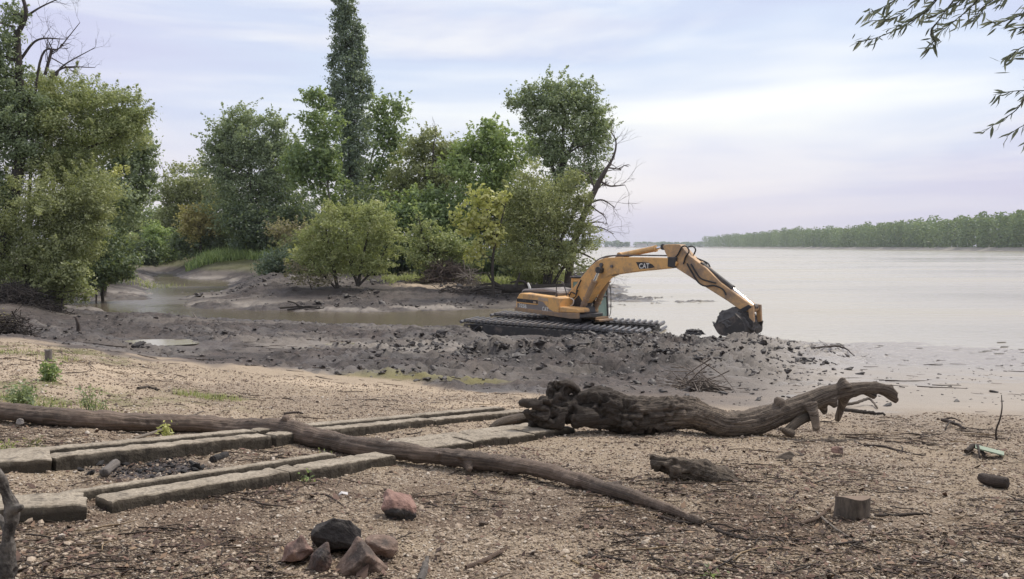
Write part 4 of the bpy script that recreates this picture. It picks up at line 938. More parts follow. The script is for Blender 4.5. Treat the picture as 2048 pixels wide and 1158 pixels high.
def bare(name, label, Y, starts, cat='tree', seed=0, bk=None, group=None, gen=4):
    """leafless wood: starts = polylines of (px, py, r_px); every one sprouts twigs that fork"""
    r = np.random.default_rng(seed + 50); k = Y / F
    b0 = starts[0][0]; bx = at(b0[0], b0[1], Y); root = thing(name, label, cat, (bx[0], Y, gz(bx[0], Y)), group); W_ = Wood()
    def fork(p, d, L, rad, g):
        q = p + d * L; m_ = (p + q) / 2 + r.normal(0, .08 * L, 3); PP = W_.limb([p, m_, q], rad, rad * .55, 4 if g < gen else 5, 5)
        if g <= 0: return
        for _ in range(int(r.integers(2, 4))):
            i0 = int(r.integers(2, 5)); d2 = d + r.normal(0, .55, 3) + (0, 0, .12); d2 /= np.linalg.norm(d2)
            fork(PP[i0], d2, L * r.uniform(.5, .8), max(rad * .55, .0035 * k * F / 60), g - 1)
    for tr in starts:
        P = [at(q[0], q[1], Y + (q[3] if len(q) > 3 else 0)) for q in tr]
        if tr is starts[0]: P[0][2] = min(P[0][2], gz(P[0][0], Y)) - .15
        P = W_.limb(P, 0, 0, 8, 7 * len(P), .0, rad=[q[2] * k for q in tr])
        for i0 in np.linspace(len(P) * .4, len(P) - 1, 7).astype(int):
            d = P[min(i0 + 1, len(P) - 1)] - P[i0 - 1]; d /= np.linalg.norm(d) + 1e-9
            d2 = d * .6 + r.normal(0, .6, 3); d2 /= np.linalg.norm(d2)
            fork(P[i0], d2, r.uniform(18, 42) * k, tr[-1][2] * k * .55, gen - 2)
    W_.build('trunk', bk or dead_bark, root); return root

G1, G2, G3 = 'trees on the left bank', 'trees on the spit', 'bushes along the spit'
# ---- left bank
tree('old_willow', 'tallest willow on the left bank, its thick dark trunk topped by bare dead branches', 43,
     [(-70, 260, 80, 90), (-20, 190, 45, 40), (10, 250, 50, 55), (-90, 420, 110, 100), (-30, 420, 60, 80), (60, 300, 40, 40), (-60, 560, 80, 60), (8, 90, 30, 34), (10, 160, 40, 40), (62, 205, 34, 28), (-30, 110, 40, 60), (30, 30, 22, 26)],
     [[(-5, 600, 26), (6, 500, 21), (30, 380, 17), (45, 270, 15), (42, 200, 12), (36, 110, 10), (34, 60, 9)], [(38, 300, 10), (8, 250, 7), (-30, 215, 4)], [(34, 70, 8), (52, 30, 6), (44, -10, 5), (30, -60, 3)]],
     'grey', group=G1, seed=1, droop=.5, cov=3.6)
bare('dead_branches', 'grey leafless branches of a dead treetop standing against the sky above the left willows', 43.6,
     [[(38, 190, 3.5), (75, 150, 2.4), (120, 95, 1.2), (160, 45, .6)], [(40, 120, 3), (75, 80, 2), (130, 78, .8)], [(90, 150, 3.2), (104, 98, 2.6)], [(100, 155, 2.6), (130, 135, 1.8), (190, 135, .6)], [(112, 152, 2), (128, 130, 1.5), (190, 95, .6)], [(35, 45, 3), (80, 15, 1.6), (130, -8, .8)], [(30, 55, 3), (0, 45, 2), (-40, 30, 1.2)]], seed=3, cat='dead branches')
tree('willow_tree', 'broad yellowish willow reaching over the creek with a long slanting limb', 45,
     [(110, 200, 65, 38), (170, 205, 70, 42), (225, 225, 55, 38), (272, 228, 28, 34), (75, 175, 40, 28), (150, 265, 85, 45), (230, 275, 50, 36), (60, 250, 45, 45), (110, 340, 70, 55), (160, 330, 55, 45)],
     [[(60, 600, 12), (48, 520, 11), (60, 440, 10), (90, 360, 8), (130, 318, 7), (190, 290, 4), (262, 258, 2)], [(60, 440, 8), (80, 380, 6), (100, 250, 3)]],
     'willow', group=G1, seed=2, droop=.5, cov=3.8, lw=.36)
tree('willow_thicket', 'dense mid green willow thicket hanging low over the bank with several thin dark stems', 42,
     [(60, 420, 75, 60), (140, 420, 65, 65), (180, 390, 50, 50), (70, 500, 80, 50), (130, 500, 60, 55), (30, 555, 60, 40), (100, 560, 50, 35), (20, 590, 50, 24), (90, 590, 50, 22), (190, 440, 34, 40)],
     [[(45, 605, 7), (50, 520, 6), (60, 420, 4), (85, 380, 2)], [(45, 605, 6), (85, 500, 4), (100, 420, 3)], [(45, 605, 5), (70, 510, 4), (120, 430, 2)]],
     'olive', group=G1, seed=4, droop=.45, cov=3.3, lw=.4)
tree('leafy_bush', 'bright yellow green bush overhanging the mud at the near end of the left thicket', 41,
     [(150, 548, 28, 24), (60, 575, 54, 26), (120, 560, 40, 28), (170, 578, 26, 14), (110, 530, 40, 30), (0, 580, 44, 26), (148, 594, 30, 10)], [[(120, 606, 3), (130, 570, 2), (150, 550, 1)]], 'olive', cat='bush', group=G1, seed=5, cov=2.6, lf=.0042)
tree('shade_tree', 'dark green broadleaf tree behind the willow with layered drooping boughs over the creek', 60,
     [(225, 300, 60, 50), (268, 330, 42, 50), (285, 290, 24, 28), (250, 395, 55, 50), (285, 375, 28, 34), (215, 440, 50, 50), (250, 250, 40, 40), (200, 370, 45, 50)],
     [[(205, 545, 9), (215, 470, 8), (235, 380, 6), (250, 300, 4)]], 'grey', group=G1, seed=6, cov=3.6, lf=.0046, droop=.4)
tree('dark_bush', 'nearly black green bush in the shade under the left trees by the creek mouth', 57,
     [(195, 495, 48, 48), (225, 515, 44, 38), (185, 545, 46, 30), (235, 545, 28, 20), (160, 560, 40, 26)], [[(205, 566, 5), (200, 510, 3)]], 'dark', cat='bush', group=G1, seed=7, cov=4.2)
tree('edge_sapling', 'yellow leaved spray of a sapling standing out from the dark tree by the creek', 56,
     [(225, 350, 22, 10), (215, 385, 26, 14), (245, 338, 14, 8)], [[(190, 520, 2.5), (195, 430, 2), (215, 370, 1)]], 'yellow', group=G1, seed=8, cov=1.6)
tree('bank_shrub', 'pale olive rounded shrub at the head of the creek', 126, [(278, 482, 30, 24), (255, 490, 26, 20), (300, 498, 22, 16)], [[(275, 512, 2), (278, 480, 1)]], 'willow', cat='bush', seed=9)
tree('bank_shrub', 'taller yellow green shrub right of the pale one at the head of the creek', 124, [(312, 478, 22, 34), (322, 500, 16, 18), (300, 470, 14, 18)], [[(312, 514, 2), (312, 480, 1)]], 'fresh', cat='bush', seed=10)
tree('distant_thicket', 'hazy green thicket closing off the far end of the creek', 150, [(230, 440, 60, 50), (290, 455, 40, 40), (330, 440, 30, 30), (190, 420, 60, 60), (150, 470, 60, 50), (290, 490, 60, 25)], [[(290, 515, 4), (280, 440, 2)]], 'grey', seed=11, cov=3.8)
# ---- back of the spit
tree('olive_tree', 'dull olive tree with a rounded top at the far end of the spit', 133, [(385, 375, 48, 44), (345, 400, 32, 46), (420, 395, 40, 44), (355, 455, 40, 44), (410, 455, 45, 44), (340, 490, 26, 24)], [[(378, 512, 4), (380, 440, 3), (385, 380, 2)]], 'olive', group=G2, seed=12, cov=3.8)
bare('dead_tree', 'small leafless grey tree showing above the olive tree at the creek end', 134, [[(335, 512, 2), (335, 430, 1.6), (330, 350, .9)]], seed=13, group=G2, gen=3)
tree('autumn_tree', 'low tree with orange yellow leaves among the green ones along the spit', 115, [(400, 438, 38, 28), (385, 460, 30, 22), (425, 452, 28, 22), (400, 425, 22, 18)], [[(402, 505, 3), (400, 450, 2)]], 'orange', group=G2, seed=14, cov=4.0)
tree('dark_understory_tree', 'dark green bush filling the gap under the orange yellow tree', 117, [(400, 488, 44, 26), (360, 490, 26, 24), (440, 480, 30, 34)], [[(400, 512, 3), (400, 480, 2)]], 'dark', cat='bush', seed=15, cov=4)
tree('tall_willow', 'tall grey green willow with several domed tops at the back of the spit', 114,
     [(488, 245, 34, 34), (455, 275, 36, 40), (545, 248, 28, 24), (500, 300, 60, 50), (550, 300, 34, 40), (455, 340, 44, 50), (510, 370, 60, 52), (560, 380, 42, 50), (590, 320, 30, 44), (440, 300, 26, 30), (470, 420, 60, 44)],
     [[(505, 512, 7), (505, 420, 6), (500, 320, 4), (490, 250, 2)], [(505, 420, 5), (545, 320, 3), (547, 255, 1.5)]], 'grey', group=G2, seed=16, cov=3.8, droop=.3)
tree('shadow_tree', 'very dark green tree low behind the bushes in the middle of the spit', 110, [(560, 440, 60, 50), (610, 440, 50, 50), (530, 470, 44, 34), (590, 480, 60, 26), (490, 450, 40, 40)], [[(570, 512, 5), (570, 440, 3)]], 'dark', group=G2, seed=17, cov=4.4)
tree('round_bush', 'small dark round bush on the grassy bank of the spit', 111, [(492, 488, 26, 22), (480, 498, 18, 14)], [[(492, 514, 2), (492, 490, 1)]], 'poplar', cat='bush', group=G3, seed=18, cov=4)
tree('brownish_bush', 'brown tinged bush with sparse leaves left of the big front bush', 90, [(560, 462, 30, 20), (600, 470, 34, 24), (585, 490, 30, 20)], [[(580, 520, 2), (580, 480, 1)]], 'brown', cat='bush', group=G3, seed=19, cov=2.4)
tree('lombardy_poplar', 'very tall narrow poplar rising far above all the other trees', 86,
     [(688, -70, 13, 30, 0), (688, -42, 18, 30, 0), (689, -15, 20, 30, 0), (690, 10, 22, 30, 0), (689, 35, 23, 30, 0), (692, 65, 24, 30, 0), (694, 95, 28, 30, 0), (697, 125, 32, 30, 0), (699, 155, 34, 30, 0), (701, 185, 36, 30, 0), (703, 215, 38, 30, 0), (703, 245, 38, 30, 0), (703, 275, 37, 30, 0), (703, 305, 36, 30, 0), (704, 335, 32, 30, 0), (705, 365, 28, 30, 0), (706, 395, 22, 30, 0), (719, 70, 10, 30, 0), (724, 110, 13, 30, 0), (668, 120, 10, 30, 0), (735, 180, 10, 30, 0), (665, 190, 10, 30, 0)],
     [[(706, 512, 10), (704, 420, 9), (700, 280, 7), (695, 150, 4), (690, -20, 1.5)]], 'poplar', group=G2, seed=20, cov=3.8, droop=-.5, up=.3, depth=.95, lf=.0032, twigs=3, grow=1.04, sparse=.0, sprays=.25)
tree('aspen', 'fresh green aspen with a pale trunk just left of the tall poplar', 78,
     [(630, 205, 26, 24), (652, 208, 18, 20), (636, 250, 40, 38), (618, 310, 44, 44), (648, 310, 34, 46), (590, 340, 34, 30), (634, 370, 48, 40), (664, 350, 22, 30)],
     [[(662, 512, 4.2), (661, 430, 4), (655, 360, 3), (648, 250, 2)]], 'green', group=G2, seed=21, bk=pale_bark, cov=3.2, lf=.005)
tree('open_tree', 'light open crowned tree with pale forking limbs right of the tall poplar', 91,
     [(760, 205, 30, 24), (800, 212, 22, 20), (778, 245, 40, 28), (750, 255, 20, 30), (772, 300, 42, 36), (795, 290, 22, 24), (745, 350, 45, 44), (780, 370, 40, 40)],
     [[(728, 512, 5), (730, 400, 4.4), (745, 310, 3), (775, 230, 1.4)], [(733, 380, 3.4), (770, 300, 2), (800, 220, 1)]], 'green', group=G2, seed=22, bk=pale_bark, cov=2.5, sparse=.42, lf=.0048)
tree('mixed_tree', 'dull green bushy tree with dead twigs in its top in the middle of the wood', 87,
     [(835, 300, 36, 30), (870, 290, 34, 30), (905, 310, 30, 28), (845, 350, 60, 45), (900, 360, 44, 40), (815, 390, 50, 44), (790, 420, 50, 40)],
     [[(850, 520, 5), (850, 430, 4), (852, 330, 2.4)]], 'olive', group=G2, seed=23, cov=3.6)
bare('dead_treetop', 'bare dead twigs poking out over the middle of the wood', 86, [[(868, 520, 2.6), (868, 380, 2.2), (866, 310, 1.5), (872, 262, .8)]], seed=24, gen=3, group=G2)
tree('bright_tree', 'bright green tree with a small domed top left of the huge grey green willow', 76,
     [(980, 258, 26, 22), (1000, 275, 34, 22), (960, 300, 46, 32), (1020, 310, 44, 34), (1060, 290, 20, 28), (930, 305, 26, 26), (960, 350, 52, 40), (1010, 360, 50, 40), (910, 340, 30, 30)],
     [[(975, 530, 5), (975, 430, 4.4), (980, 340, 3), (985, 270, 1.6)]], 'fresh', group=G2, seed=25, cov=3.6, lf=.0048)
tree('midwood_tree', 'deep green tree with fairly large leaves behind the big front bush', 74,
     [(830, 430, 56, 40), (880, 440, 44, 40), (780, 450, 46, 44), (860, 400, 40, 30), (915, 430, 34, 44), (900, 490, 50, 36), (800, 500, 50, 30)], [[(840, 535, 4), (840, 450, 3)]], 'green', group=G2, seed=26, cov=4, lf=.0056)
tree('shadow_tree', 'dark tree filling the wood behind the yellow leaved one', 82, [(960, 410, 60, 50), (1010, 430, 50, 50), (940, 470, 60, 44), (1060, 440, 50, 60), (720, 440, 60, 60), (760, 500, 60, 30), (1090, 500, 50, 40)], [[(960, 530, 5), (960, 430, 3)]], 'dark', group=G2, seed=27, cov=4)
tree('great_willow', 'huge grey green willow with a spreading domed crown at the river end of the spit', 64,
     [(1110, 180, 45, 28), (1150, 195, 44, 32), (1075, 195, 36, 26), (1040, 205, 28, 24), (1180, 225, 38, 34), (1115, 225, 60, 32), (1200, 260, 26, 30), (1150, 265, 55, 32), (1080, 250, 38, 30), (1185, 300, 34, 26), (1130, 310, 50, 30), (1090, 300, 32, 34), (1155, 350, 40, 30), (1190, 350, 20, 24), (1120, 370, 46, 36)],
     [[(1110, 572, 11), (1112, 480, 10), (1118, 390, 8), (1125, 300, 6), (1128, 220, 3)], [(1118, 380, 6), (1090, 290, 4), (1045, 225, 2)], [(1120, 350, 6), (1160, 260, 3.4), (1195, 215, 1.6)]],
     'grey', group=G2, seed=28, cov=3.5, sparse=.36, droop=.35)
tree('riverside_willow', 'loose olive willow fanning out from dark stems in front of the huge one', 57,
     [(1060, 370, 32, 44), (1030, 400, 26, 40), (1095, 400, 40, 44), (1050, 450, 46, 50), (1110, 450, 50, 50), (1150, 440, 30, 40), (1175, 470, 22, 40), (1080, 510, 56, 36), (1140, 510, 44, 34), (1035, 490, 34, 40), (1165, 400, 20, 28), (1140, 370, 26, 28)],
     [[(1092, 580, 8), (1085, 500, 5), (1055, 400, 2)], [(1092, 580, 8), (1090, 510, 6), (1085, 450, 3), (1085, 380, 1.6)], [(1092, 580, 9), (1110, 510, 6), (1140, 440, 3), (1160, 400, 1.5)], [(1092, 580, 7), (1130, 530, 4), (1180, 480, 2)]],
     'olive', group=G2, seed=29, cov=2.5, sparse=.42, droop=.35, lw=.4)
bare('dead_tree', 'leaning dead tree with bare dark limbs over the river at the tip of the spit', 58,
     [[(1132, 566, 8), (1145, 500, 7.5), (1168, 430, 6.5), (1195, 370, 5.5), (1214, 335, 3.5)], [(1205, 350, 3.4), (1226, 315, 2.6), (1232, 285, 1.6), (1222, 262, .9)], [(1200, 362, 2.6), (1220, 372, 1.8), (1250, 370, .8)], [(1180, 405, 2.4), (1205, 400, 1.6), (1230, 415, .8)], [(1160, 450, 2.2), (1200, 455, 1.2), (1228, 468, .6)], [(1150, 500, 2.5), (1190, 520, 1.4), (1215, 545, .7)], [(1145, 520, 2.2), (1180, 545, 1.2), (1200, 560, .6)], [(1190, 380, 2), (1178, 350, 1.4), (1160, 340, .8)]], seed=30, group=G2, gen=4)
tree('yellow_maple', 'bright yellow leaved young maple with a thin grey trunk in front of the wood', 55,
     [(955, 395, 24, 22), (985, 405, 22, 22), (940, 430, 30, 24), (975, 440, 34, 26), (1005, 410, 15, 26), (960, 475, 32, 28), (990, 480, 20, 30), (955, 510, 22, 20), (930, 455, 20, 18)],
     [[(988, 582, 5), (985, 530, 4.4), (992, 480, 3.4), (1003, 440, 2.2), (1012, 405, 1.2)]], 'yellow', group=G2, seed=31, cov=1.9, sparse=.44, lf=.0058, lw=.65)
tree('front_bush', 'big rounded yellow green willow bush standing alone on the mud of the spit', 57.5,
     [(668, 445, 36, 36), (735, 440, 40, 34), (640, 480, 40, 34), (700, 470, 60, 40), (765, 480, 30, 44), (655, 520, 50, 34), (710, 520, 55, 34), (765, 530, 30, 34), (620, 515, 26, 24), (690, 425, 22, 22), (748, 418, 16, 18)],
     [[(676, 577, 6), (668, 540, 5), (655, 480, 3), (650, 440, 1.6)], [(716, 572, 6), (725, 520, 4.4), (740, 450, 2)], [(716, 572, 5), (700, 520, 4), (690, 440, 2)], [(676, 577, 4), (630, 530, 2.4), (610, 500, 1.4)], [(716, 572, 4), (755, 530, 2.6), (775, 490, 1.5)]],
     'bush', cat='bush', group=G3, seed=32, cov=2.6, sparse=.38, lw=.38)
tree('small_bush', 'low grey green twiggy bush at the foot of the big front bush', 57, [(620, 555, 36, 20), (590, 540, 26, 16), (650, 562, 26, 14)], [[(625, 580, 1.6), (615, 555, 1)]], 'brown', cat='bush', group=G3, seed=33, cov=1.1)
tree('twisted_tree', 'small green tree with a twisted bare stem right of the big front bush', 64,
     [(870, 480, 30, 30), (905, 490, 34, 28), (835, 500, 40, 34), (870, 520, 50, 28), (925, 505, 24, 22), (845, 455, 22, 24)], [[(862, 548, 4), (858, 500, 3.4), (845, 470, 2.4), (838, 440, 1.6), (825, 425, .9)]], 'willow', group=G2, seed=34, cov=2.8)
tree('low_shrub', 'low green shrub behind the trunk lying at the river end of the spit', 60, [(1035, 540, 34, 26), (1070, 550, 40, 22), (1110, 552, 34, 20), (1010, 520, 24, 26)], [[(1050, 575, 2), (1050, 545, 1.2)]], 'olive', cat='bush', group=G3, seed=35, cov=2.6)
tree('weed_bush', 'spindly yellowish weed at the left foot of the big front bush', 70, [(588, 505, 8, 12), (584, 520, 10, 8)], [[(588, 530, .8), (588, 505, .5)]], 'yellow', cat='plant', seed=36, cov=1.2)

# brush heap of dead wood, and the trunk that lies behind the excavator
def brush(name, label, Y, px, py, wpx, hpx, n, seed, mat, cat='brush pile', lr=.9, rad=.018):
    r = np.random.default_rng(seed); k = Y / F; c_ = at(px, py, Y); root = thing(name, label, cat, (c_[0], Y, gz(c_[0], Y))); W_ = Wood()
    for _ in range(n):
        p = np.array([c_[0] + r.normal(0, .45) * wpx * k, Y + r.normal(0, .35) * wpx * k, 0]); h_ = max(0, 1 - ((p[0] - c_[0]) / (wpx * k)) ** 2) * hpx * k
        p[2] = gz(p[0], p[1]) + r.random() * h_
        d = r.normal(0, 1, 3) * (1, .7, .45) + (0, 0, .1); d /= np.linalg.norm(d); L = min(lr * math.exp(r.normal(0, .5)), lr * 1.7)
        a, b_ = p - d * L / 2, p + d * L / 2; a[2] = max(a[2], gz(a[0], a[1])); b_[2] = max(b_[2], gz(b_[0], b_[1]))
        W_.limb([a, (a + b_) / 2 + r.normal(0, .09 * L, 3), b_], rad * r.uniform(.5, 1.6), rad * .3, 4, 5)
    W_.build('branch', mat, root); return root
brush('brush_pile', 'heap of brown dead branches under the trees beside the sandy patch', 63, 890, 548, 60, 44, 900, 61, bark_mat('brush_wood', (.05, .036, .03), (.17, .13, .11)), rad=.02)
brush('brush_pile', 'pale bleached branches sticking out of the brown brush heap', 61.5, 935, 556, 26, 34, 45, 62, bark_mat('bleached_wood', (.16, .13, .11), (.36, .31, .27)), lr=1.5, rad=.03)
brush('brush_pile', 'dead twigs strewn in front of the brush at the edge of the mud', 57, 930, 574, 60, 6, 90, 63, dead_bark, lr=1.3, rad=.03)
brush('brush_pile', 'dark tangle of roots and dead wood at the foot of the left thicket', 39.5, 40, 596, 75, 34, 1100, 64, bark_mat('root_tangle', (.018, .015, .014), (.075, .06, .052)), lr=.7, rad=.014)
brush('brush_pile', 'thin dead branches trailing into the river beyond the excavator cab', 72, 1165, 548, 45, 26, 170, 66, bark_mat('snag_wood', (.05, .042, .038), (.17, .145, .13)), lr=2.0, rad=.022)
W_ = Wood(); Yl = 56.0; root = thing('fallen_tree', 'dark trunk lying flat with splayed roots under the yellow maple', 'fallen tree', at(1090, 580, Yl))
W_.limb([at(1003, 577, Yl), at(1050, 577, Yl), at(1110, 574, Yl), at(1190, 570, Yl + 1)], .30, .18, 10, 14)
for q in ([(1010, 578), (985, 562), (975, 548)], [(1010, 578), (980, 575), (940, 582)], [(1010, 576), (985, 568), (955, 570)], [(1030, 575), (1036, 560), (1040, 545)], [(1060, 575), (1045, 562), (1020, 565)]):
    W_.limb([at(*a, Yl - .3) for a in q], .13, .04, 6, 8)
W_.build('trunk', bark, root)
W_ = Wood(); root = thing('driftwood_branch', 'dark branch caught at the water edge of the spit', 'branch', on_ground(600, 616))
p = on_ground(600, 616); y_ = p[1] - .4
for q in ([(560, 616), (600, 613), (645, 612)], [(600, 613), (590, 606), (575, 602)], [(590, 619), (610, 615), (650, 617)], [(575, 620), (600, 616)]): W_.limb([at(*a, y_) for a in q], .07, .03, 5, 7)
W_.build('branch', bark, root)

# tall grass on the bank of the spit
def grass(name, spots, h, n, mat, seed, wid=.02, dens=1.0):
    r = np.random.default_rng(seed); Ps = []
    for (x, y, rx, ry) in spots:
        a = r.random(n) * 6.283; q = np.sqrt(r.random(n)); Ps.append(np.stack([x + rx * q * np.cos(a), y + ry * q * np.sin(a)], -1))
    P = np.concatenate(Ps); m = len(P); z = ground_h(P[:, 0], P[:, 1]); H = h * np.exp(r.normal(0, .3, m)); a = r.random(m) * 6.283; ln = r.normal(0, .35, (m, 2)) * H[:, None]
    b = np.stack([np.cos(a), np.sin(a), 0 * a], -1) * wid; c_ = np.stack([P[:, 0], P[:, 1], z - .01], -1)
    mid = c_ + np.stack([ln[:, 0] * .35, ln[:, 1] * .35, H * .6], -1); tip = c_ + np.stack([ln[:, 0], ln[:, 1], H], -1)
    V = np.stack([c_ - b, c_ + b, mid + b * .8, mid - b * .8, tip], 1).reshape(-1, 3); k = np.arange(m)[:, None] * 5
    return npmesh(name, V, [k + np.array([[0, 1, 2, 3]]), k + np.array([[3, 2, 4]])], mat, None, False, {'tint': np.repeat(r.random(m), 5)}, loc=(P[0][0], P[0][1], z[0]))
sp1 = [(*on_ground(a, b_)[:2], rx, ry) for a, b_, rx, ry in ((455, 516, 3.5, 3), (495, 514, 3, 3), (540, 514, 3, 3.5), (420, 520, 3, 3))]
r = np.random.default_rng(77)
UNDER = ['low undergrowth by the drooping edge of the left thicket', 'low undergrowth behind the left willow thicket', 'low undergrowth behind the dark bush at the creek mouth', 'low undergrowth on the bank right of the creek mouth bush', 'low undergrowth beside the pale rounded shrub at the creek head', 'low undergrowth at the foot of the bare grey tree', 'low undergrowth left of the orange yellow tree', 'low undergrowth right of the orange yellow tree', 'low undergrowth behind the bank grass, left of the round bush', 'low undergrowth behind the small dark round bush', 'low undergrowth under the tall domed willow', 'low undergrowth behind the brown tinged bush', 'low undergrowth behind the left half of the big front bush', 'low undergrowth at the foot of the pale trunked aspen', 'low undergrowth at the foot of the very tall poplar', 'low undergrowth behind the right half of the big front bush', 'low undergrowth between the big front bush and the twisted tree', 'low undergrowth behind the twisted bare stem', 'low undergrowth behind the brown brush heap', 'low undergrowth behind the bleached branches', 'low undergrowth behind the yellow maple', 'low undergrowth behind the roots of the fallen trunk', 'low undergrowth behind the stems of the riverside willow', 'low undergrowth at the trunk of the huge grey green willow']
for k_ in range(24):
    px = 130 + k_ * 42 + r.uniform(-14, 14); far_ = px < 560
    Yu = r.uniform(119, 134) if far_ else r.uniform(69, 80) if px < 1060 else r.uniform(62, 66)
    if px < 250: Yu = r.uniform(66, 74)
    g = at(px, 500, Yu); zb = gz(g[0], Yu); pb = 493 + (3.7 - zb) / Yu * F; hh = r.uniform(.8, 1.3) * (26 if far_ else 38)
    tree('shrub', UNDER[k_], Yu,
         [(px + r.uniform(-10, 10), pb - hh * .55, 34, hh * .7), (px - 22, pb - hh * .35, 24, hh * .5), (px + 22, pb - hh * .4, 26, hh * .55), (px + r.uniform(-20, 20), pb - hh * 1.1, 24, hh * .5)],
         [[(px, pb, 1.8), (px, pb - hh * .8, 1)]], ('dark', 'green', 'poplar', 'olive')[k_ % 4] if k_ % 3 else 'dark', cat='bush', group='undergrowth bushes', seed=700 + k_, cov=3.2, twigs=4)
tag(grass('bank_grass', sp1, .8, 1500, LM['fresh'], 81, .06), kind='stuff')
sp2 = [(*on_ground(a, b_)[:2], rx, ry) for a, b_, rx, ry in ((960, 563, 2.6, 1.2), (920, 560, 2.4, 1.2), (820, 560, 2.2, 1.5), (1020, 566, 2, 1.2), (230, 560, 6, 6))]
tag(grass('bank_grass', sp2, .3, 900, LM['bush'], 82, .03), kind='stuff')

# ------------------------------------------------------------------ far bank
r = np.random.default_rng(90)
sh = np.array([(1395, 2500), (1500, 1650), (1650, 1180), (1800, 900), (2048, 655), (2400, 470), (3000, 330)], float)   # shoreline: bearing and distance
def shore(t_): b = np.interp(t_, np.linspace(0, 1, len(sh)), sh[:, 0]); y = 1 / np.interp(t_, np.linspace(0, 1, len(sh)), 1 / sh[:, 1]); return (b - 1024) / F * y, y
ts = np.linspace(0, 1, 160); sx, sy = shore(ts); tx, ty = np.gradient(sx), np.gradient(sy); ll = np.hypot(tx, ty); nx, ny = -ty / ll, tx / ll
flip = np.where(nx * sx + ny * sy < 0, -1, 1); nx *= flip; ny *= flip
V = []
for off, z_ in ((-2, -.8), (0, .05), (5, .8), (9, 1.5), (14, 3.0), (60, 3.2), (900, 3.2)):
    V.append(np.stack([sx + nx * off, sy + ny * off, np.full(160, z_) + (r.normal(0, .15, 160) if 0 < off < 14 else 0)], -1))
V = np.concatenate(V); i = (np.arange(6)[:, None] * 160 + np.arange(159)[None]).ravel(); q = np.stack([i, i + 1, i + 161, i + 160], -1)
t = NT('stony_far_bank'); fb_m = t.bsdf(t.mix(t.noise(t.coord((1, 1, 1)), .25, 5, .7), (.16, .14, .12), (.40, .37, .33)), .95)
tag(npmesh('far_bank', V, [q], fb_m), kind='structure')
def forest(name, pts, hmu, leafm, seed, per=130, lsz=1.7, wid=4.6, grd=2.5):
    r = np.random.default_rng(seed); Cs, Ts = [], []
    n = len(pts); H = hmu * np.exp(r.normal(0, .085, n)) * (1 + .30 * (fbm(pts[:, 0] * .012, pts[:, 1] * .012, seed=seed) - .5))
    tr = np.clip(r.normal(.5, .2, n), 0, 1)
    u = r.random((n, per)) ** .85; a = r.random((n, per)) * 6.283
    prof = np.sqrt(np.clip(1 - np.abs(u * 1.02 - .52) ** 2.2 * 3.4, .05, 1)); rad = wid * prof * np.sqrt(r.random((n, per))) * (.75 + .5 * r.random((n, 1)))
    P = np.stack([pts[:, :1] + rad * np.cos(a), pts[:, 1:2] + rad * np.sin(a), grd + u * H[:, None]], -1).reshape(-1, 3)
    tt = np.clip(np.repeat(tr, per) + r.normal(0, .13, n * per), 0, 1)
    V, Q, tt = leaves_np(P, lsz, lsz * .8, 0, r, tt)
    return tag(npmesh(name, V, [Q], leafm, None, False, {'tint': tt}), kind='stuff')
fp = []
for row in range(5):
    m = 150 - row * 14; t_ = (np.linspace(0, .93, m) + r.normal(0, .003, m)).clip(0, .99); x, y = shore(t_); ix = np.interp(t_, ts, nx); iy = np.interp(t_, ts, ny)
    o_ = 17 + row * 9 + r.normal(0, 1.5, m); fp.append(np.stack([x + ix * o_, y + iy * o_], -1))
fp = np.concatenate(fp)
far_m = leaf_mat('far_forest_leaves', (.060, .105, .038), (.135, .210, .078), (.21, .30, .12))
forest('far_forest', fp, 27.5, far_m, 91, per=175, lsz=2.3, wid=7.6)
# still farther: low shore with trees and a few sheds
xs = np.linspace(-300, 1000, 60); V = np.concatenate([np.stack([xs, np.full(60, a), np.full(60, b_)], -1) for a, b_ in ((2900, -.5), (2905, 1.2), (3050, 2.5), (3700, 3))])
i = (np.arange(3)[:, None] * 60 + np.arange(59)[None]).ravel(); tag(npmesh('distant_shore', V, [np.stack([i, i + 1, i + 61, i + 60], -1)], fb_m), kind='structure')
px_ = np.concatenate([r.uniform(1120, 1236, 26), r.uniform(1236, 1420, 40), r.normal(1328, 7, 8), r.normal(1370, 12, 14)])
Yf = r.uniform(2940, 3040, len(px_)); pts = np.stack([(px_ - 1024) / F * Yf, Yf], -1)
forest('distant_trees', pts[:26], 22, far_m, 92, per=90, lsz=6, wid=13); forest('distant_trees', pts[26:], 16, far_m, 93, per=90, lsz=5, wid=11)
t = NT('pale_wall'); wall_m = t.bsdf((.55, .53, .50), .8); t = NT('shed_roof'); roof_m = t.bsdf((.42, .38, .34), .8); t = NT('white_hull'); hull_m = t.bsdf((.78, .78, .76), .4); t = NT('dark_window'); dwin = t.bsdf((.03, .035, .04), .2)
for px, wd, lab in ((1283, 34, 'long pale shed on the far shore left of the distant round tree'), (1304, 26, 'shorter pale shed on the far shore nearest the wood')):
    Yq = 2920; x = (px - 1024) / F * Yq; s = thing('shed', lab, 'shed', (x, Yq, 1.5), 'sheds on the far shore')
    MB().box((x, Yq, 5), (wd, 12, 8)).build('wall', wall_m, s); MB().prism([(-wd / 2 - 1, 9.01), (wd / 2 + 1, 9.01), (wd / 2 - 3, 14), (-wd / 2 + 3, 14)], -7, 7, lambda p: np.array((x + p[0], Yq + p[1], p[2]))).build('roof', roof_m, s)
Yb = 1500; x = (1236 - 1024) / F * Yb; bt = thing('river_boat', 'tiny white boat far out on the river before the distant shore', 'boat', (x, Yb, 0))
MB().prism([(-4.2, -.3), (3.6, -.3), (5, 1.3), (-4.4, 1.2)], -1.4, 1.4, lambda p: np.array((x + p[0], Yb + p[1], p[2]))).build('hull', hull_m, bt)
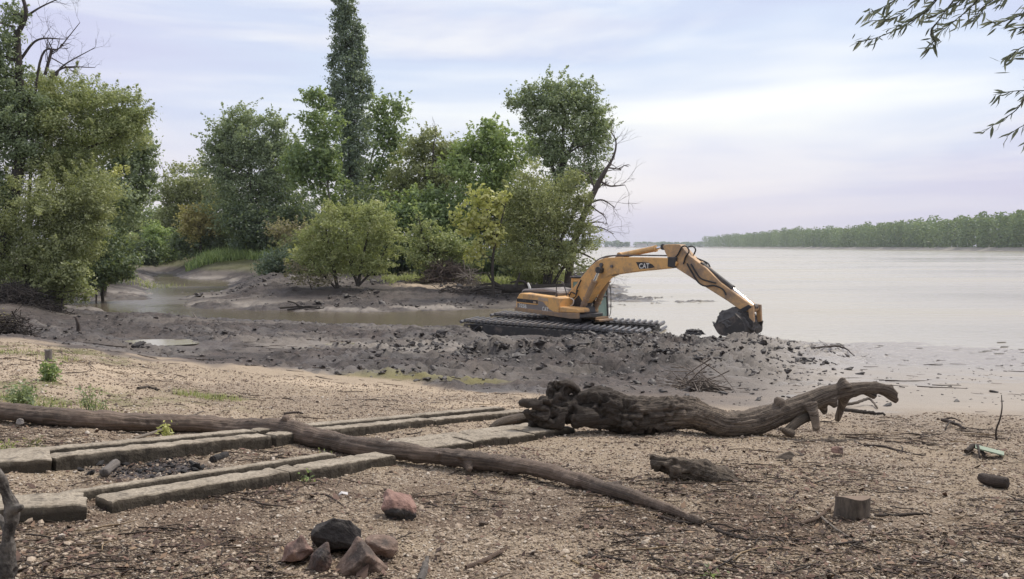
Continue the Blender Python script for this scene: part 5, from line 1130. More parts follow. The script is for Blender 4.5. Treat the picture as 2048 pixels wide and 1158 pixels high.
cb = MB().box((x - .6, Yb, 2.2), (5, 2.2, 1.9)).build('cabin', hull_m, bt); o = MB().box((x - .6, Yb - 1.12, 2.4), (4, .04, .7)).build('window', dwin, bt); o.parent = cb

# ------------------------------------------------------------------ air
mb = MB(); mb.box((1100, 1925, 24), (4900, 3950, 52)); hz = mb.build('haze', None, None)
hz.data.materials.clear(); m = bpy.data.materials.new('haze_air'); m.use_nodes = True; m.node_tree.nodes.clear()
o_ = m.node_tree.nodes.new('ShaderNodeOutputMaterial'); v_ = m.node_tree.nodes.new('ShaderNodeVolumePrincipled')
v_.inputs['Color'].default_value = (.80, .86, .95, 1); v_.inputs['Density'].default_value = .00014; v_.inputs['Anisotropy'].default_value = .2
m.node_tree.links.new(v_.outputs[0], o_.inputs['Volume']); hz.data.materials.append(m); tag(hz, kind='stuff')

# ------------------------------------------------------------------ things on the beach
drift = bark_mat('weathered_wood', (.045, .036, .030), (.25, .20, .155), .95, (5, 5, 1.1), 1.0, .03)
drift_dark = bark_mat('dark_driftwood', (.028, .023, .020), (.135, .108, .088), .95, (4, 4, 1.0), 1.0, .035)
pole_m = bark_mat('fallen_pole_bark', (.032, .025, .020), (.25, .185, .145), .9, (3, 3, .8), .8, .012)
greywood = bark_mat('grey_deadwood', (.07, .062, .058), (.23, .205, .185), .95, (3, 3, 1.2), .8, .01)
t = NT('concrete'); co = t.coord(); f1 = t.noise(co, 3, 6, .65); f2 = t.noise(co, 45, 3, .6); f3 = t.noise(t.coord((1, 1, 1)), 9, 5, .7)
cc_ = t.mix(t.ramp(f1, [(.3, 0.0), (.7, 1.0)]), (.25, .21, .16), (.43, .375, .30)); cc_ = t.mix(t.ramp(f2, [(.35, .55), (.6, 0.0)]), cc_, (.10, .08, .06)); cc_ = t.mix(t.ramp(f3, [(.52, 0.0), (.68, .75)]), cc_, (.07, .058, .045))
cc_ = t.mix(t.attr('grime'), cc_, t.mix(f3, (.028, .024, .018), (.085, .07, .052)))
conc = t.bsdf(cc_, .95, t.bump(t.math('ADD', f2, f3), .7, .012))

def base_z(x, y): return float(base_h(x, y))
def organic(name, tubes, mat, voxel, amp, parent=None, loc=None, seed=0, rid=(2.2, 1.3), lumps=.0, smooth_it=2, spine=0, pits=0.0, taper=0.0):
    """one closed wooden body: overlapping tapered tubes fused by voxels, then furrowed along the grain"""
    W_ = Wood()
    for P, rad in tubes: W_.limb(P, 0, 0, 14, max(6, 7 * len(P)), rad=rad)
    tmp = W_.build('tmp', None); md = tmp.modifiers.new('fuse', 'REMESH'); md.mode = 'VOXEL'; md.voxel_size = voxel
    sm_ = tmp.modifiers.new('smooth', 'SMOOTH'); sm_.iterations = smooth_it
    me = bpy.data.meshes.new_from_object(tmp.evaluated_get(bpy.context.evaluated_depsgraph_get()))
    bpy.data.objects.remove(tmp)
    n = len(me.vertices); V = np.zeros(n * 3); me.vertices.foreach_get('co', V); V = V.reshape(-1, 3); Nn = np.zeros(n * 3); me.vertices.foreach_get('normal', Nn); Nn = Nn.reshape(-1, 3)
    polys = [np.array([p.vertices[:] for p in me.polygons if len(p.vertices) == k]) for k in (3, 4)]; bpy.data.meshes.remove(me)
    S = catmull(tubes[spine][0], 160); T, U, Wv = frames(S); L = np.concatenate([[0], np.cumsum(np.linalg.norm(np.diff(S, axis=0), axis=1))])
    best = np.full(n, 1e9); idx = np.zeros(n, int)
    for j in range(160):
        d = ((V - S[j]) ** 2).sum(1); k = d < best; best[k] = d[k]; idx[k] = j
    rel = V - S[idx]; ang = np.arctan2((rel * Wv[idx]).sum(1), (rel * U[idx]).sum(1)); sl = L[idx]
    ca, sa = np.cos(ang), np.sin(ang)
    rg = 1 - np.abs(2 * fbm(ca * rid[0] + 7, sa * rid[0], sl * rid[1], seed, 5, .6) - 1)
    lp = fbm(V[:, 0] * 6, V[:, 1] * 6, V[:, 2] * 6, seed + 9, 4, .6) - .5
    near = 1 - sstep(1.15, 1.7, np.sqrt(best) / np.interp(sl / L[-1], np.linspace(0, 1, len(tubes[spine][1])), tubes[spine][1]))
    pit = -np.clip(.44 - fbm(V[:, 0] * 9 + 5, V[:, 1] * 9, V[:, 2] * 9, seed + 21, 3, .5), 0, 1) * pits * (1 - sstep(.28, .5, sl / L[-1]))
    tp = 1 - .62 * sstep(.35, .8, sl / L[-1]) * taper
    V = V + Nn * ((amp * (rg - .6) * 2 * (.04 + .96 * near) + lumps * lp * 2) * tp + pit)[:, None]
    return npmesh(name, V, polys, mat, parent, True, {'grain': np.stack([ca, sa, sl], -1)}, loc)

# ---- concrete ramp strips
def sweep_beam(name, p0, p1, wdt, hgt, parent, seed=0, sink=.05, rag=.017, tilt=0.0):
    r = np.random.default_rng(seed); p0, p1 = np.array(p0, float), np.array(p1, float); d = p1 - p0; L = np.linalg.norm(d); d /= L
    side = np.array([-d[1], d[0], 0]); side /= np.linalg.norm(side)
    if side[1] < 0: side = -side
    n = max(6, int(L / .035)); c_ = .009
    sec = [(0, -sink), (0, hgt * .5), (0, hgt - c_), (c_, hgt)] + [(wdt * q, hgt) for q in (.25, .5, .75)] + [(wdt - c_, hgt), (wdt, hgt - c_), (wdt, hgt * .5), (wdt, -sink)]
    m = len(sec); ts = np.linspace(0, L, n); V = []
    for s_ in ts:
        e = min(s_, L - s_); cz = -.012 * math.exp(-e / .02)
        for v, z in sec: V.append(p0 + d * s_ + side * (v + tilt * z) + np.array([0, 0, z + (cz if z > hgt * .6 else 0)]))
    V = np.array(V); o = (np.stack([fbm(V[:, 0] * 13 + q, V[:, 1] * 13, V[:, 2] * 13, seed=seed + q, octv=4, gain=.7) for q in (1, 4, 8)], -1) - .5) * 2
    V = V + o * rag * (1, 1, .8)
    i = (np.arange(n - 1)[:, None] * m + np.arange(m - 1)[None]).ravel(); Q = np.stack([i, i + 1, i + m + 1, i + m], -1)
    caps = [np.arange(m)[None], (np.arange(m)[::-1] + (n - 1) * m)[None]]
    gr_ = np.tile(np.array([1.0, 1.0, .55, .0, 0, 0, 0, 0, .55, 1.0, 1.0]), n) * sstep(.25, .55, fbm(V[:, 0] * 7, V[:, 1] * 7, V[:, 2] * 12, seed=seed + 40, octv=4, gain=.6) + .22)  # mask for dark side faces: soil stain plus shade painted into the colour
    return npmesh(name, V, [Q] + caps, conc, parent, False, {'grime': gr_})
def lift(p, dz): return np.array([p[0], p[1], p[2] + dz])
def gp(px, py): return on_ground(px, py)
kb = thing('concrete_kerb', 'long stepped concrete strip running from the ash patch back to the big driftwood trunk', 'concrete strip', gp(110, 938))
a, b_, c_ = gp(112, 938), gp(868, 853), gp(1052, 833)
m_ = a + (b_ - a) * .47; e_ = .012
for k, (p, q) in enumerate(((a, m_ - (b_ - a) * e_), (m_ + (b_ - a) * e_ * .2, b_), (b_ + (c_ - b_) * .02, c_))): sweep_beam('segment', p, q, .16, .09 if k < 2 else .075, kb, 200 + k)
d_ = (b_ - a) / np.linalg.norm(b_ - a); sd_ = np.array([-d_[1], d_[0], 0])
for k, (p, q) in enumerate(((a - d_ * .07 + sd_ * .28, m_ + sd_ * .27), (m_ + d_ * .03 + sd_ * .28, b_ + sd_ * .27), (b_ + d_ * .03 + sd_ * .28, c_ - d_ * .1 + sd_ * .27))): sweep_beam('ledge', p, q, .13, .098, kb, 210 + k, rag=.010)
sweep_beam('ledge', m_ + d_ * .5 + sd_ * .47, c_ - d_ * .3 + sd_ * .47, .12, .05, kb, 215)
kb = thing('concrete_kerb', 'heavy concrete strip nearest the campfire stones, cracked across and passing under the long pole', 'concrete strip', gp(226, 1030))
a, b_ = gp(226, 1030), gp(790, 929); d_ = (b_ - a) / np.linalg.norm(b_ - a); sd_ = np.array([-d_[1], d_[0], 0])
Lk = np.linalg.norm(b_ - a)
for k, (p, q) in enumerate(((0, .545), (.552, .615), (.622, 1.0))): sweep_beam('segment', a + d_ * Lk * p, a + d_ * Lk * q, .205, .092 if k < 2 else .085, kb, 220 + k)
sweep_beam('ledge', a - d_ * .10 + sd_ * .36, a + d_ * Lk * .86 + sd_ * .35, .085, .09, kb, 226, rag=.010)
kb = thing('concrete_kerb', 'low broken concrete strip half sunk in gravel between the pole and the big driftwood', 'concrete strip', gp(880, 903))
a, b_ = gp(842, 909), gp(1150, 866); d_ = (b_ - a) / np.linalg.norm(b_ - a); sd_ = np.array([-d_[1], d_[0], 0]); Lk = np.linalg.norm(b_ - a)
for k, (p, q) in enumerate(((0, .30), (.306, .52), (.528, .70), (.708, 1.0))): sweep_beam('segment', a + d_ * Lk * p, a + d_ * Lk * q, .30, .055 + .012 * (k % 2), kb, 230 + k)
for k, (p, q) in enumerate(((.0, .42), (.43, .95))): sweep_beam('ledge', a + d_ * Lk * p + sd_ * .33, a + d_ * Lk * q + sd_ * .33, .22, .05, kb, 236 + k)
kb = thing('concrete_slab', 'rough concrete slab end at the edge of the picture behind the bleached branch, beside the ash patch', 'concrete slab', gp(0, 960)); kb['label'] = 'rough single concrete slab end beside the ash patch, level with its far side'
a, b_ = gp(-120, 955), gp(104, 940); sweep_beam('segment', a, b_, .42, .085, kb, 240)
kb = thing('concrete_slab', 'grooved double concrete slab end by the upright grey branch', 'concrete slab', gp(50, 1045))
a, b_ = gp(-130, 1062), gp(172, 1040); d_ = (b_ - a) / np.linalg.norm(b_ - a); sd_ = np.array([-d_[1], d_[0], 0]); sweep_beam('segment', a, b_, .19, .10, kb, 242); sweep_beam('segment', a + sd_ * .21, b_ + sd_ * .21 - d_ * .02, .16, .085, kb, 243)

# ---- the long pole
pl_ = [(-190, 812, 20), (-60, 816, 19), (0, 824, 18), (150, 839, 17.5), (270, 847, 17), (380, 850, 17), (470, 856, 17), (555, 864, 21), (650, 884, 18), (760, 903, 17), (860, 914, 16), (930, 921, 17), (1000, 929, 15.5), (1100, 946, 14), (1215, 980, 13), (1310, 1010, 10), (1365, 1030, 8.5), (1403, 1047, 6)]
P, rad = [], []
for px, py, rp in pl_:
    g = on_ground(px, py + rp); dY = g[1]; q = at(px, py, dY); P.append(q + (0, rp * dY / F * .5, 0)); rad.append(rp * dY / F)
P = np.array(P); P[7:11, 2] += .01
tubes = [(P, rad)]
for (i0, (dx, dy, dz), L, r0) in ((7, (.35, -.2, .5), .10, .04), (10, (.3, -.5, .15), .13, .035), (11, (.2, -.6, -.2), .12, .045), (11, (-.3, -.6, .3), .10, .03), (14, (.2, -.4, -.5), .10, .03), (14, (.5, -.2, .3), .09, .03), (13, (.1, -.5, .2), .05, .03)):
    d = np.array((dx, dy, dz)); d /= np.linalg.norm(d); tubes.append((np.array([P[i0], P[i0] + d * L * .6, P[i0] + d * (L + rad[i0] * .8)]), [r0, r0 * .9, r0 * .55]))
o = organic('fallen_pole', tubes, pole_m, .0145, .014, seed=301, rid=(2.2, .9), lumps=.030, loc=P[8])
tag(o, 'very long fallen tree pole lying across the concrete strips', 'log')

# ---- the big driftwood trunk
Yd = on_ground(1262, 874)[1] + .22
def dp(pts, dY=0): return np.array([at(a, b, Yd + dY + (c if True else 0)) for a, b, c in pts])
kd = Yd / F
tb = [(dp([(1062, 838, 0), (1110, 828, 0), (1150, 818, 0), (1200, 816, 0), (1258, 832, 0), (1310, 829, 0), (1370, 825, 0), (1410, 836, 0), (1450, 850, 0), (1505, 845, .02), (1560, 826, .05), (1600, 812, .07), (1650, 791, .1), (1700, 780, .15), (1745, 776, .2), (1775, 781, .22), (1792, 791, .22)]), [q * kd for q in (15, 23, 28, 34, 39, 36, 30, 26, 25, 25, 22, 20, 18, 13, 11, 10, 7)]),
      (dp([(1130, 825, 0), (1116, 796, 0), (1114, 774, .02), (1120, 762, .03)]), [q * kd for q in (30, 22, 21, 14)]),
      (dp([(1118, 775, 0), (1140, 774, .03), (1156, 784, .03)]), [q * kd for q in (18, 13, 5)]),
      (dp([(1120, 820, -.05), (1080, 808, -.15), (1040, 806, -.2)]), [q * kd for q in (24, 14, 4)]),
      (dp([(1120, 838, -.1), (1075, 838, -.2), (1048, 822, -.25)]), [q * kd for q in (24, 14, 5)]),
      (dp([(1255, 840, -.05), (1260, 855, -.05), (1264, 868, -.05)]), [q * kd for q in (36, 26, 12)]),
      (dp([(1180, 800, 0), (1200, 785, .1), (1225, 783, .1)]), [q * kd for q in (18, 9, 4)]),
      (dp([(1145, 838, -.12), (1180, 836, -.14), (1225, 842, -.1)]), [q * kd for q in (18, 20, 16)]),
      (dp([(1380, 815, 0), (1386, 800, 0), (1398, 806, 0)]), [q * kd for q in (20, 11, 6)]),
      (dp([(1622, 806, -.06), (1628, 830, -.12), (1633, 862, -.15)]), [q * kd for q in (13, 8, 7.5)]),
      (dp([(1688, 790, .15), (1682, 815, .2), (1674, 842, .24)]), [q * kd for q in (14, 7.5, 6)]),
      (dp([(1645, 810, .1), (1650, 828, .1)]), [q * kd for q in (10, 4)]),
      (dp([(1688, 775, .1), (1686, 762, .1), (1690, 757, .1)]), [q * kd for q in (17, 9, 4)]),
      (dp([(1745, 778, .2), (1752, 768, .2), (1754, 764, .2)]), [q * kd for q in (9, 7, 3)]),
      (dp([(1775, 784, .22), (1782, 774, .22), (1783, 768, .22)]), [q * kd for q in (10, 6, 3)]),
      (dp([(1735, 783, .2), (1752, 796, .16)]), [q * kd for q in (10, 6)]), (dp([(1768, 782, .22), (1790, 800, .22), (1794, 804, .22)]), [q * kd for q in (10, 7, 4)]), (dp([(1718, 776, .16), (1724, 768, .16)]), [q * kd for q in (9, 4)]), (dp([(1665, 800, .05), (1672, 815, .02)]), [q * kd for q in (12, 5)]), (dp([(1560, 806, .02), (1552, 797, .0)]), [q * kd for q in (12, 5)])]
trunk_root = thing('driftwood_log', 'massive wavy driftwood trunk with a torn root end, propped on branch stubs', 'driftwood', lift(on_ground(1262, 874), 0))
t = NT('driftwood_bark'); g = t.coord((5, 5, 1.3), attr='grain'); f1 = t.noise(g, 2.6, 7, .7, .5); f2 = t.noise(t.coord(), 2.0, 4); f3 = t.noise(t.coord(), 14, 5, .7)
cl = t.mix(t.ramp(f1, [(.34, 0.0), (.62, 1.0)]), (.036, .029, .024), (.33, .265, .21)); cl = t.mix(t.ramp(f3, [(.5, 0.0), (.7, .7)]), cl, (.035, .028, .024))
sx_ = t.n('SeparateXYZ', Vector=g).outputs['Z']; rootdark = t.ramp(t.math('ADD', t.math('MULTIPLY', sx_, .30), t.math('MULTIPLY', f2, .5)), [(.62, .9), (1.2, 0.0)])
cl = t.mix(rootdark, cl, t.mix(f3, (.016, .014, .013), (.085, .066, .053)))
dm = t.bsdf(cl, .95, t.bump(f1, 1.0, .05))
organic('trunk', tb, dm, .0145, .034, trunk_root, seed=311, rid=(2.8, 1.0), lumps=.040, smooth_it=2, pits=.42, taper=1.0)
ob = organic('curved_branch', [(np.array([on_ground(980, 860) + (0, 0, .02), at(1010, 842, on_ground(990, 856)[1]), at(1060, 836, on_ground(1040, 850)[1]), at(1110, 850, Yd - .2)]), [.025, .05, .06, .05])], drift, .012, .006, seed=314, lumps=.01, loc=on_ground(1000, 858))
tag(ob, 'smooth pale bent branch lying on the concrete by the root end of the big driftwood', 'branch')
ob = organic('curved_branch', [(np.array([at(1568, 866, Yd - .15), at(1585, 852, Yd - .1), at(1606, 838, Yd - .05), at(1626, 834, Yd)]), [.035, .05, .05, .035]), (np.array([at(1560, 857, Yd - .2), at(1585, 868, Yd - .15)]), [.02, .05])], drift, .011, .005, seed=316, lumps=.01, loc=on_ground(1580, 868))
tag(ob, 'short forked branch piece under the propped end of the big driftwood', 'branch')

# ---- smaller wood
Yc = on_ground(1390, 965)[1]
def cpts(pts, Y): return np.array([at(a, b, Y + c) for a, b, c in pts])
kc = Yc / F
o = organic('driftwood_chunk', [(cpts([(1312, 926, .12), (1345, 932, .08), (1390, 945, .02), (1430, 956, -.05), (1465, 968, -.1), (1492, 976, -.13)], Yc), [q * kc for q in (16, 19, 20, 21, 13, 3)]),
     (cpts([(1315, 930, .12), (1306, 915, .12), (1310, 908, .12)], Yc), [q * kc for q in (13, 9, 4)]), (cpts([(1345, 925, .1), (1344, 914, .1)], Yc), [q * kc for q in (12, 5)]), (cpts([(1410, 940, 0), (1450, 945, 0), (1466, 952, 0)], Yc), [q * kc for q in (15, 12, 5)])], drift, .0085, .018, seed=321, rid=(2.4, 2.2), lumps=.055, pits=.5, loc=on_ground(1400, 968))
tag(o, 'jagged grey rotten log chunk lying alone on the gravel before the big driftwood', 'log chunk')
def stump(name, label, px, pyb, pyt, w0, w1, mat, topmat, cat, lean=0.0, seed=1, blocky=0.0, slant=0.0):
    g = on_ground(px, pyb); k = g[1] / F; h = (pyb - pyt) * k; r = np.random.default_rng(seed); root = thing(name, label, cat, g); n = 28
    V, ns = [], 9
    for j in range(ns):
        f = j / (ns - 1); z = -.03 + (h + .03) * f
        for i in range(n):
            a = 2 * math.pi * i / n; rr_ = (w0 * (1 - f) + w1 * f) * k * (1 + .06 * math.sin(3 * a + seed) + .05 * math.sin(5 * a + 2 * seed)); q = 1 + blocky * (.18 * math.cos(4 * a)) ** 1
            V.append((g[0] + rr_ * q * math.cos(a) + lean * z, g[1] + rr_ * q * math.sin(a), g[2] + z + (.008 * math.sin(2 * a + 1) - slant * math.sin(a) * rr_ if j == ns - 1 else 0)))
    V = np.array(V); V[:-n] += ((np.stack([fbm(V[:-n, 0] * 25 + q, V[:-n, 1] * 25, V[:-n, 2] * 9, seed=seed + q, octv=3) for q in (1, 2, 3)], -1)) - .5) * .012
    i = (np.arange(ns - 1)[:, None] * n + np.arange(n)[None]); i2 = (np.arange(ns - 1)[:, None] * n + (np.arange(n)[None] + 1) % n)
    A = np.arange(n); G = np.stack([np.tile(np.cos(2 * np.pi * A / n), ns), np.tile(np.sin(2 * np.pi * A / n), ns), np.repeat(np.arange(ns) * .04, n)], -1)
    npmesh('side_bark', V, [np.stack([i.ravel(), i2.ravel(), (i2 + n).ravel(), (i + n).ravel()], -1)], mat, root, True, {'grain': G})
    top = V[-n:] + (0, 0, -.001); ctr = top.mean(0) + (0, 0, .004)
    npmesh('cut_face', np.vstack([top, [ctr]]), [np.stack([np.arange(n), (np.arange(n) + 1) % n, np.full(n, n)], -1)], topmat, root, False)
    return root
t = NT('cut_wood'); f1 = t.noise(t.coord(), 30, 4, .6); cut = t.bsdf(t.mix(f1, (.11, .08, .06), (.27, .195, .145)), .9, t.bump(f1, .5, .005))
t = NT('stump_bark'); f1 = t.noise(t.coord((1, 1, .35)), 26, 5, .7); f2 = t.noise(t.coord(), 8, 3)
sbark = t.bsdf(t.mix(t.ramp(f1, [(.35, 0.0), (.65, 1.0)]), (.055, .045, .038), t.mix(f2, (.13, .105, .085), (.21, .17, .135))), .95, t.bump(f1, .6, .01))
stump('wood_block', 'squat sawn block of wood standing on the gravel among twigs', 1703, 1044, 994, 34, 32, sbark, cut, 'wood block', .04, 3, .6, .17)
stump('wooden_post', 'short weathered wooden post standing in the sandy bank', 97, 724, 699, 7, 6.5, greywood, greywood, 'post', 0, 5)
t = NT('mottled_deadwood'); f1 = t.noise(t.coord(), 16, 6, .7); f2 = t.noise(t.coord((1, 1, .4)), 45, 4, .65)
mottled = t.bsdf(t.mix(t.ramp(f1, [(.38, 0.0), (.62, 1.0)]), (.035, .03, .028), t.mix(f2, (.09, .08, .072), (.26, .235, .21))), .95, t.bump(t.math('ADD', f1, f2), .9, .012))
# upright dead branch close to the camera, at the beach edge
Yb_ = 4.0
tbb = [(cpts([(14, 1230, .02), (16, 1150, 0), (15, 1080, 0), (24, 1022, 0), (12, 985, .0), (-6, 950, -.02), (-60, 870, -.05)], Yb_), [q * Yb_ / F for q in (18, 16, 13.5, 15, 12, 11, 10)]), (cpts([(24, 1018, 0), (40, 1016, -.03), (46, 1012, -.04)], Yb_), [q * Yb_ / F for q in (12, 8, 4)]), (cpts([(15, 1070, 0), (2, 1040, .06), (-30, 1010, .1)], Yb_), [q * Yb_ / F for q in (11, 8, 6)])]
g0 = gz(*cpts([(14, 1230, .02)], Yb_)[0][:2]); tbb[0][0][0][2] = min(tbb[0][0][0][2], g0 - .06)
o = organic('dead_branch', tbb, mottled, .006, .004, seed=331, lumps=.016, pits=.14, loc=(tbb[0][0][0][0], Yb_, g0)); tag(o, 'crooked grey dead branch standing upright in front of the concrete slab ends', 'branch')

# ---- stones of the campfire
def rockmat(name, base, alt, dark):
    t = NT(name); co = t.coord(); f1 = t.noise(co, 9, 5, .65); f2 = t.noise(co, 32, 4, .6); f3 = t.noise(t.coord(loc=(3, 1, 2)), 5, 4, .6)
    cl = t.mix(t.ramp(f1, [(.35, 0.0), (.65, 1.0)]), base, alt); cl = t.mix(t.ramp(f3, [(.5, 0.0), (.62, .8)]), cl, dark); cl = t.mix(t.ramp(f2, [(.55, 0.0), (.75, .35)]), cl, (.42, .34, .28))
    return t.bsdf(cl, .9, t.bump(t.math('ADD', f1, f2), .8, .012))
red = rockmat('red_stone', (.17, .10, .08), (.30, .19, .155), (.07, .05, .045))
brown = rockmat('brown_stone', (.13, .088, .070), (.235, .165, .13), (.045, .037, .034))
soot = rockmat('sooty_stone', (.018, .016, .017), (.04, .034, .033), (.010, .010, .011))
halfsoot = rockmat('half_sooty_stone', (.055, .044, .042), (.17, .10, .08), (.028, .025, .025))
def stone(name, label, front, back, Y, mat, seed, bumps=(), rough=.008, cat='stone', group=None, parent=None, cuts=4):
    P = [at(a, b, Y + c) for a, b, c in list(front) + list(back) + list(bumps)]
    bm = bmesh.new()
    for p in P: bm.verts.new(p)
    res = bmesh.ops.convex_hull(bm, input=bm.verts)
    bmesh.ops.delete(bm, geom=[g for g in res['geom_interior'] if isinstance(g, bmesh.types.BMVert)], context='VERTS')
    bmesh.ops.triangulate(bm, faces=bm.faces); bmesh.ops.recalc_face_normals(bm, faces=bm.faces)
    bmesh.ops.bevel(bm, geom=list(bm.edges), offset=.004, segments=1, affect='EDGES', clamp_overlap=True); bmesh.ops.triangulate(bm, faces=bm.faces)
    for _ in range(2): bmesh.ops.subdivide_edges(bm, edges=[e for e in bm.edges if e.calc_length() > .02], cuts=2, use_grid_fill=True); bmesh.ops.triangulate(bm, faces=bm.faces)
    bm.normal_update(); V = np.array([v.co[:] for v in bm.verts]); Nn = np.array([v.normal[:] for v in bm.verts]); Fc = np.array([[v.index for v in f.verts] for f in bm.faces]) if not bm.verts.index_update() else None
    bm.free()
    q = (fbm(V[:, 0] * 22, V[:, 1] * 22, V[:, 2] * 22, seed, 4, .6) - .5) * 2 * rough * 1.1 + (np.abs(2 * fbm(V[:, 0] * 9 + 4, V[:, 1] * 9, V[:, 2] * 9, seed + 3, 2) - 1) - .3) * rough * 1.3
    V = V + Nn * q[:, None]
    o = npmesh(name, V, [Fc], mat, parent, False, None, loc=(V[:, 0].mean(), V[:, 1].mean(), V[:, 2].min()))
    return tag(o, label, cat, group)
def fired_mat(nm, lo, hi, c0, c1):
  t = NT(nm)
  co = t.coord(); f1 = t.noise(co, 9, 5, .65); f2 = t.noise(co, 30, 4, .6); sp_ = t.n('SeparateXYZ', Vector=co)
  cl = t.mix(t.ramp(f1, [(.35, 0.0), (.65, 1.0)]), c0, c1)
  e_ = t.math('ADD', t.math('ADD', t.math('MULTIPLY', sp_.outputs[1], 5.0), t.math('MULTIPLY', sp_.outputs[2], 7.5)), t.math('MULTIPLY', f1, .5))
  cl = t.mix(t.ramp(e_, [(lo, 1.0), (hi, 0.0)]), cl, t.mix(f2, (.016, .015, .016), (.07, .06, .056)))
  return t.bsdf(cl, .9, t.bump(t.math('ADD', f1, f2), .8, .012))
fired = fired_mat('fire_blackened_red_stone', .62, .78, (.20, .115, .094), (.34, .215, .178)); fired2 = fired_mat('sooty_brown_stone', 1.15, 1.35, (.10, .062, .052), (.22, .14, .115))
GS = 'campfire stones'
stone('stone', 'wedge shaped grey brown stone at the front of the campfire ring', [(656, 1152, 0), (715, 1073, .05), (725, 1080, .04), (776, 1136, 0), (768, 1158, -.02), (690, 1168, -.04)], [(690, 1130, .22), (770, 1135, .2), (720, 1080, .14)], 4.40, brown, 401, [(735, 1110, -.09), (700, 1140, -.08)], group=GS)
stone('stone', 'soot blackened arched stone at the back of the campfire ring', [(622, 1080, .05), (632, 1048, .08), (668, 1036, .06), (700, 1040, .08), (722, 1058, .1), (726, 1095, .05), (650, 1100, .05)], [(635, 1060, .24), (675, 1040, .22), (715, 1058, .24), (715, 1100, .2), (640, 1100, .2)], 4.62, fired2, 402, [(620, 1072, .0), (690, 1075, .10)], group=GS)
stone('stone', 'reddish flat faced stone lying at the west end of the ring, left of a small dark one', [(562, 1125, 0), (572, 1092, .05), (603, 1070, .05), (612, 1098, 0), (600, 1122, -.02)], [(600, 1082, .18), (575, 1110, .2), (625, 1108, .15)], 4.50, red, 403, [(585, 1105, -.04), (628, 1100, .05)], group=GS)['label'] = 'reddish flat faced stone at the outer edge of the campfire ring'
stone('stone', 'small rough dark red stone in front of the blackened one', [(612, 1140, 0), (622, 1108, .02), (655, 1080, .04), (662, 1098, .02), (664, 1130, 0), (650, 1150, -.02), (620, 1150, -.02)], [(625, 1110, .15), (655, 1095, .15), (655, 1130, .15)], 4.42, halfsoot, 404, [(640, 1115, -.06)], rough=.012, group=GS)
stone('stone', 'flat topped brown stone behind the wedge shaped one in the campfire ring', [(728, 1080, 0), (740, 1071, .05), (775, 1070, .06), (798, 1085, .03), (797, 1100, 0), (780, 1118, -.01), (745, 1108, -.02)], [(745, 1068, .16), (790, 1074, .16), (790, 1100, .15)], 4.62, brown, 405, [(770, 1098, -.06)], group=GS)
stone('stone', 'pinkish red boulder standing apart behind the campfire, its front blackened', [(762, 1018, 0), (768, 1000, .04), (785, 1002, .0), (815, 1004, 0), (832, 1015, .04), (833, 1035, .02), (815, 1050, 0), (780, 1046, 0)], [(770, 984, .14), (775, 978, .12), (800, 986, .16), (822, 990, .16), (832, 1020, .16), (775, 1035, .16)], 5.46, fired, 406, [(795, 1025, -.05)], rough=.010)
stone('stone', 'pale pinkish stone lying at the foot of the upright grey branch', [(35, 1150, 0), (60, 1130, .05), (110, 1140, .05), (130, 1165, 0), (90, 1180, -.05), (40, 1180, -.05)], [(70, 1128, .15), (110, 1140, .15)], 4.28, red, 407)
stone('stone', 'small grey pebble sized stone by the far end of the long pole', [(31, 848, 0), (33, 840, .02), (40, 836, .02), (48, 840, .02), (49, 847, 0), (40, 850, -.01)], [(36, 837, .07), (46, 838, .07), (40, 848, .07)], on_ground(40, 850)[1], rockmat('grey_stone', (.22, .20, .18), (.34, .31, .28), (.15, .13, .12)), 408, rough=.003)
stone('brick', 'reddish brick fragment lying on the gravel below the propped driftwood end', [(1663, 906, 0), (1660, 898, .02), (1672, 892, .04), (1686, 896, .02), (1687, 908, 0)], [(1665, 893, .09), (1684, 893, .09), (1685, 905, .09)], on_ground(1675, 908)[1], red, 409, rough=.003, cat='brick')
stone('clod', 'dark mud lump lying between the excavator tracks and the bucket', [(1368, 668, 0), (1376, 660, 0), (1388, 657, 0), (1402, 661, 0), (1412, 669, 0), (1390, 671, -.1)], [(1375, 660, .5), (1400, 661, .5), (1395, 667, .5)], 29.6, wetmud, 410, rough=.06, cat='mud clod')
stone('wood_scrap', 'brownish splintered wood scrap on the gravel, between the grey chunk and the sawn block', [(1548, 917, 0), (1555, 912, .02), (1574, 910, .03), (1580, 902, .03), (1592, 912, 0), (1575, 920, -.02)], [(1560, 909, .08), (1585, 906, .08)], on_ground(1570, 920)[1], drift, 411, rough=.006, cat='wood scrap')

# ---- ash and charcoal between the strips
r = np.random.default_rng(5)
pa = on_ground(285, 938); n = 260; a = r.random(n) * 6.283; q = np.sqrt(r.random(n)); x, y = pa[0] + .62 * q * np.cos(a), pa[1] + .40 * q * np.sin(a); s = np.exp(r.normal(math.log(.010), .5, n))
t = NT('charcoal'); charm = t.bsdf((.015, .014, .015), .8)
scatter_nodes('charcoal', np.stack([x, y, ground_h(x, y) + s * .4], -1), s, r.uniform(-.5, .5, (n, 3)) * (1, 1, 12), r.random(n), charm, sub=0, jit=.4, flat=(1.4, .9, .7), seed=8)
o = organic('charred_log', [(np.array([on_ground(208, 955) + (0, 0, .03), on_ground(232, 936) + (0, 0, .035)]), [.03, .035])], greywood, .008, .006, seed=341, lumps=.008, loc=on_ground(215, 950)); tag(o, 'short ash grey log stub in the ash patch between the concrete strips', 'log')
o = organic('charred_log', [(np.array([on_ground(425, 927) + (0, 0, .03), on_ground(452, 917) + (0, 0, .03)]), [.035, .03])], soot, .008, .006, seed=342, lumps=.01, loc=on_ground(430, 925)); tag(o, 'black charred log end beside the ash patch, against the far concrete strip', 'log')

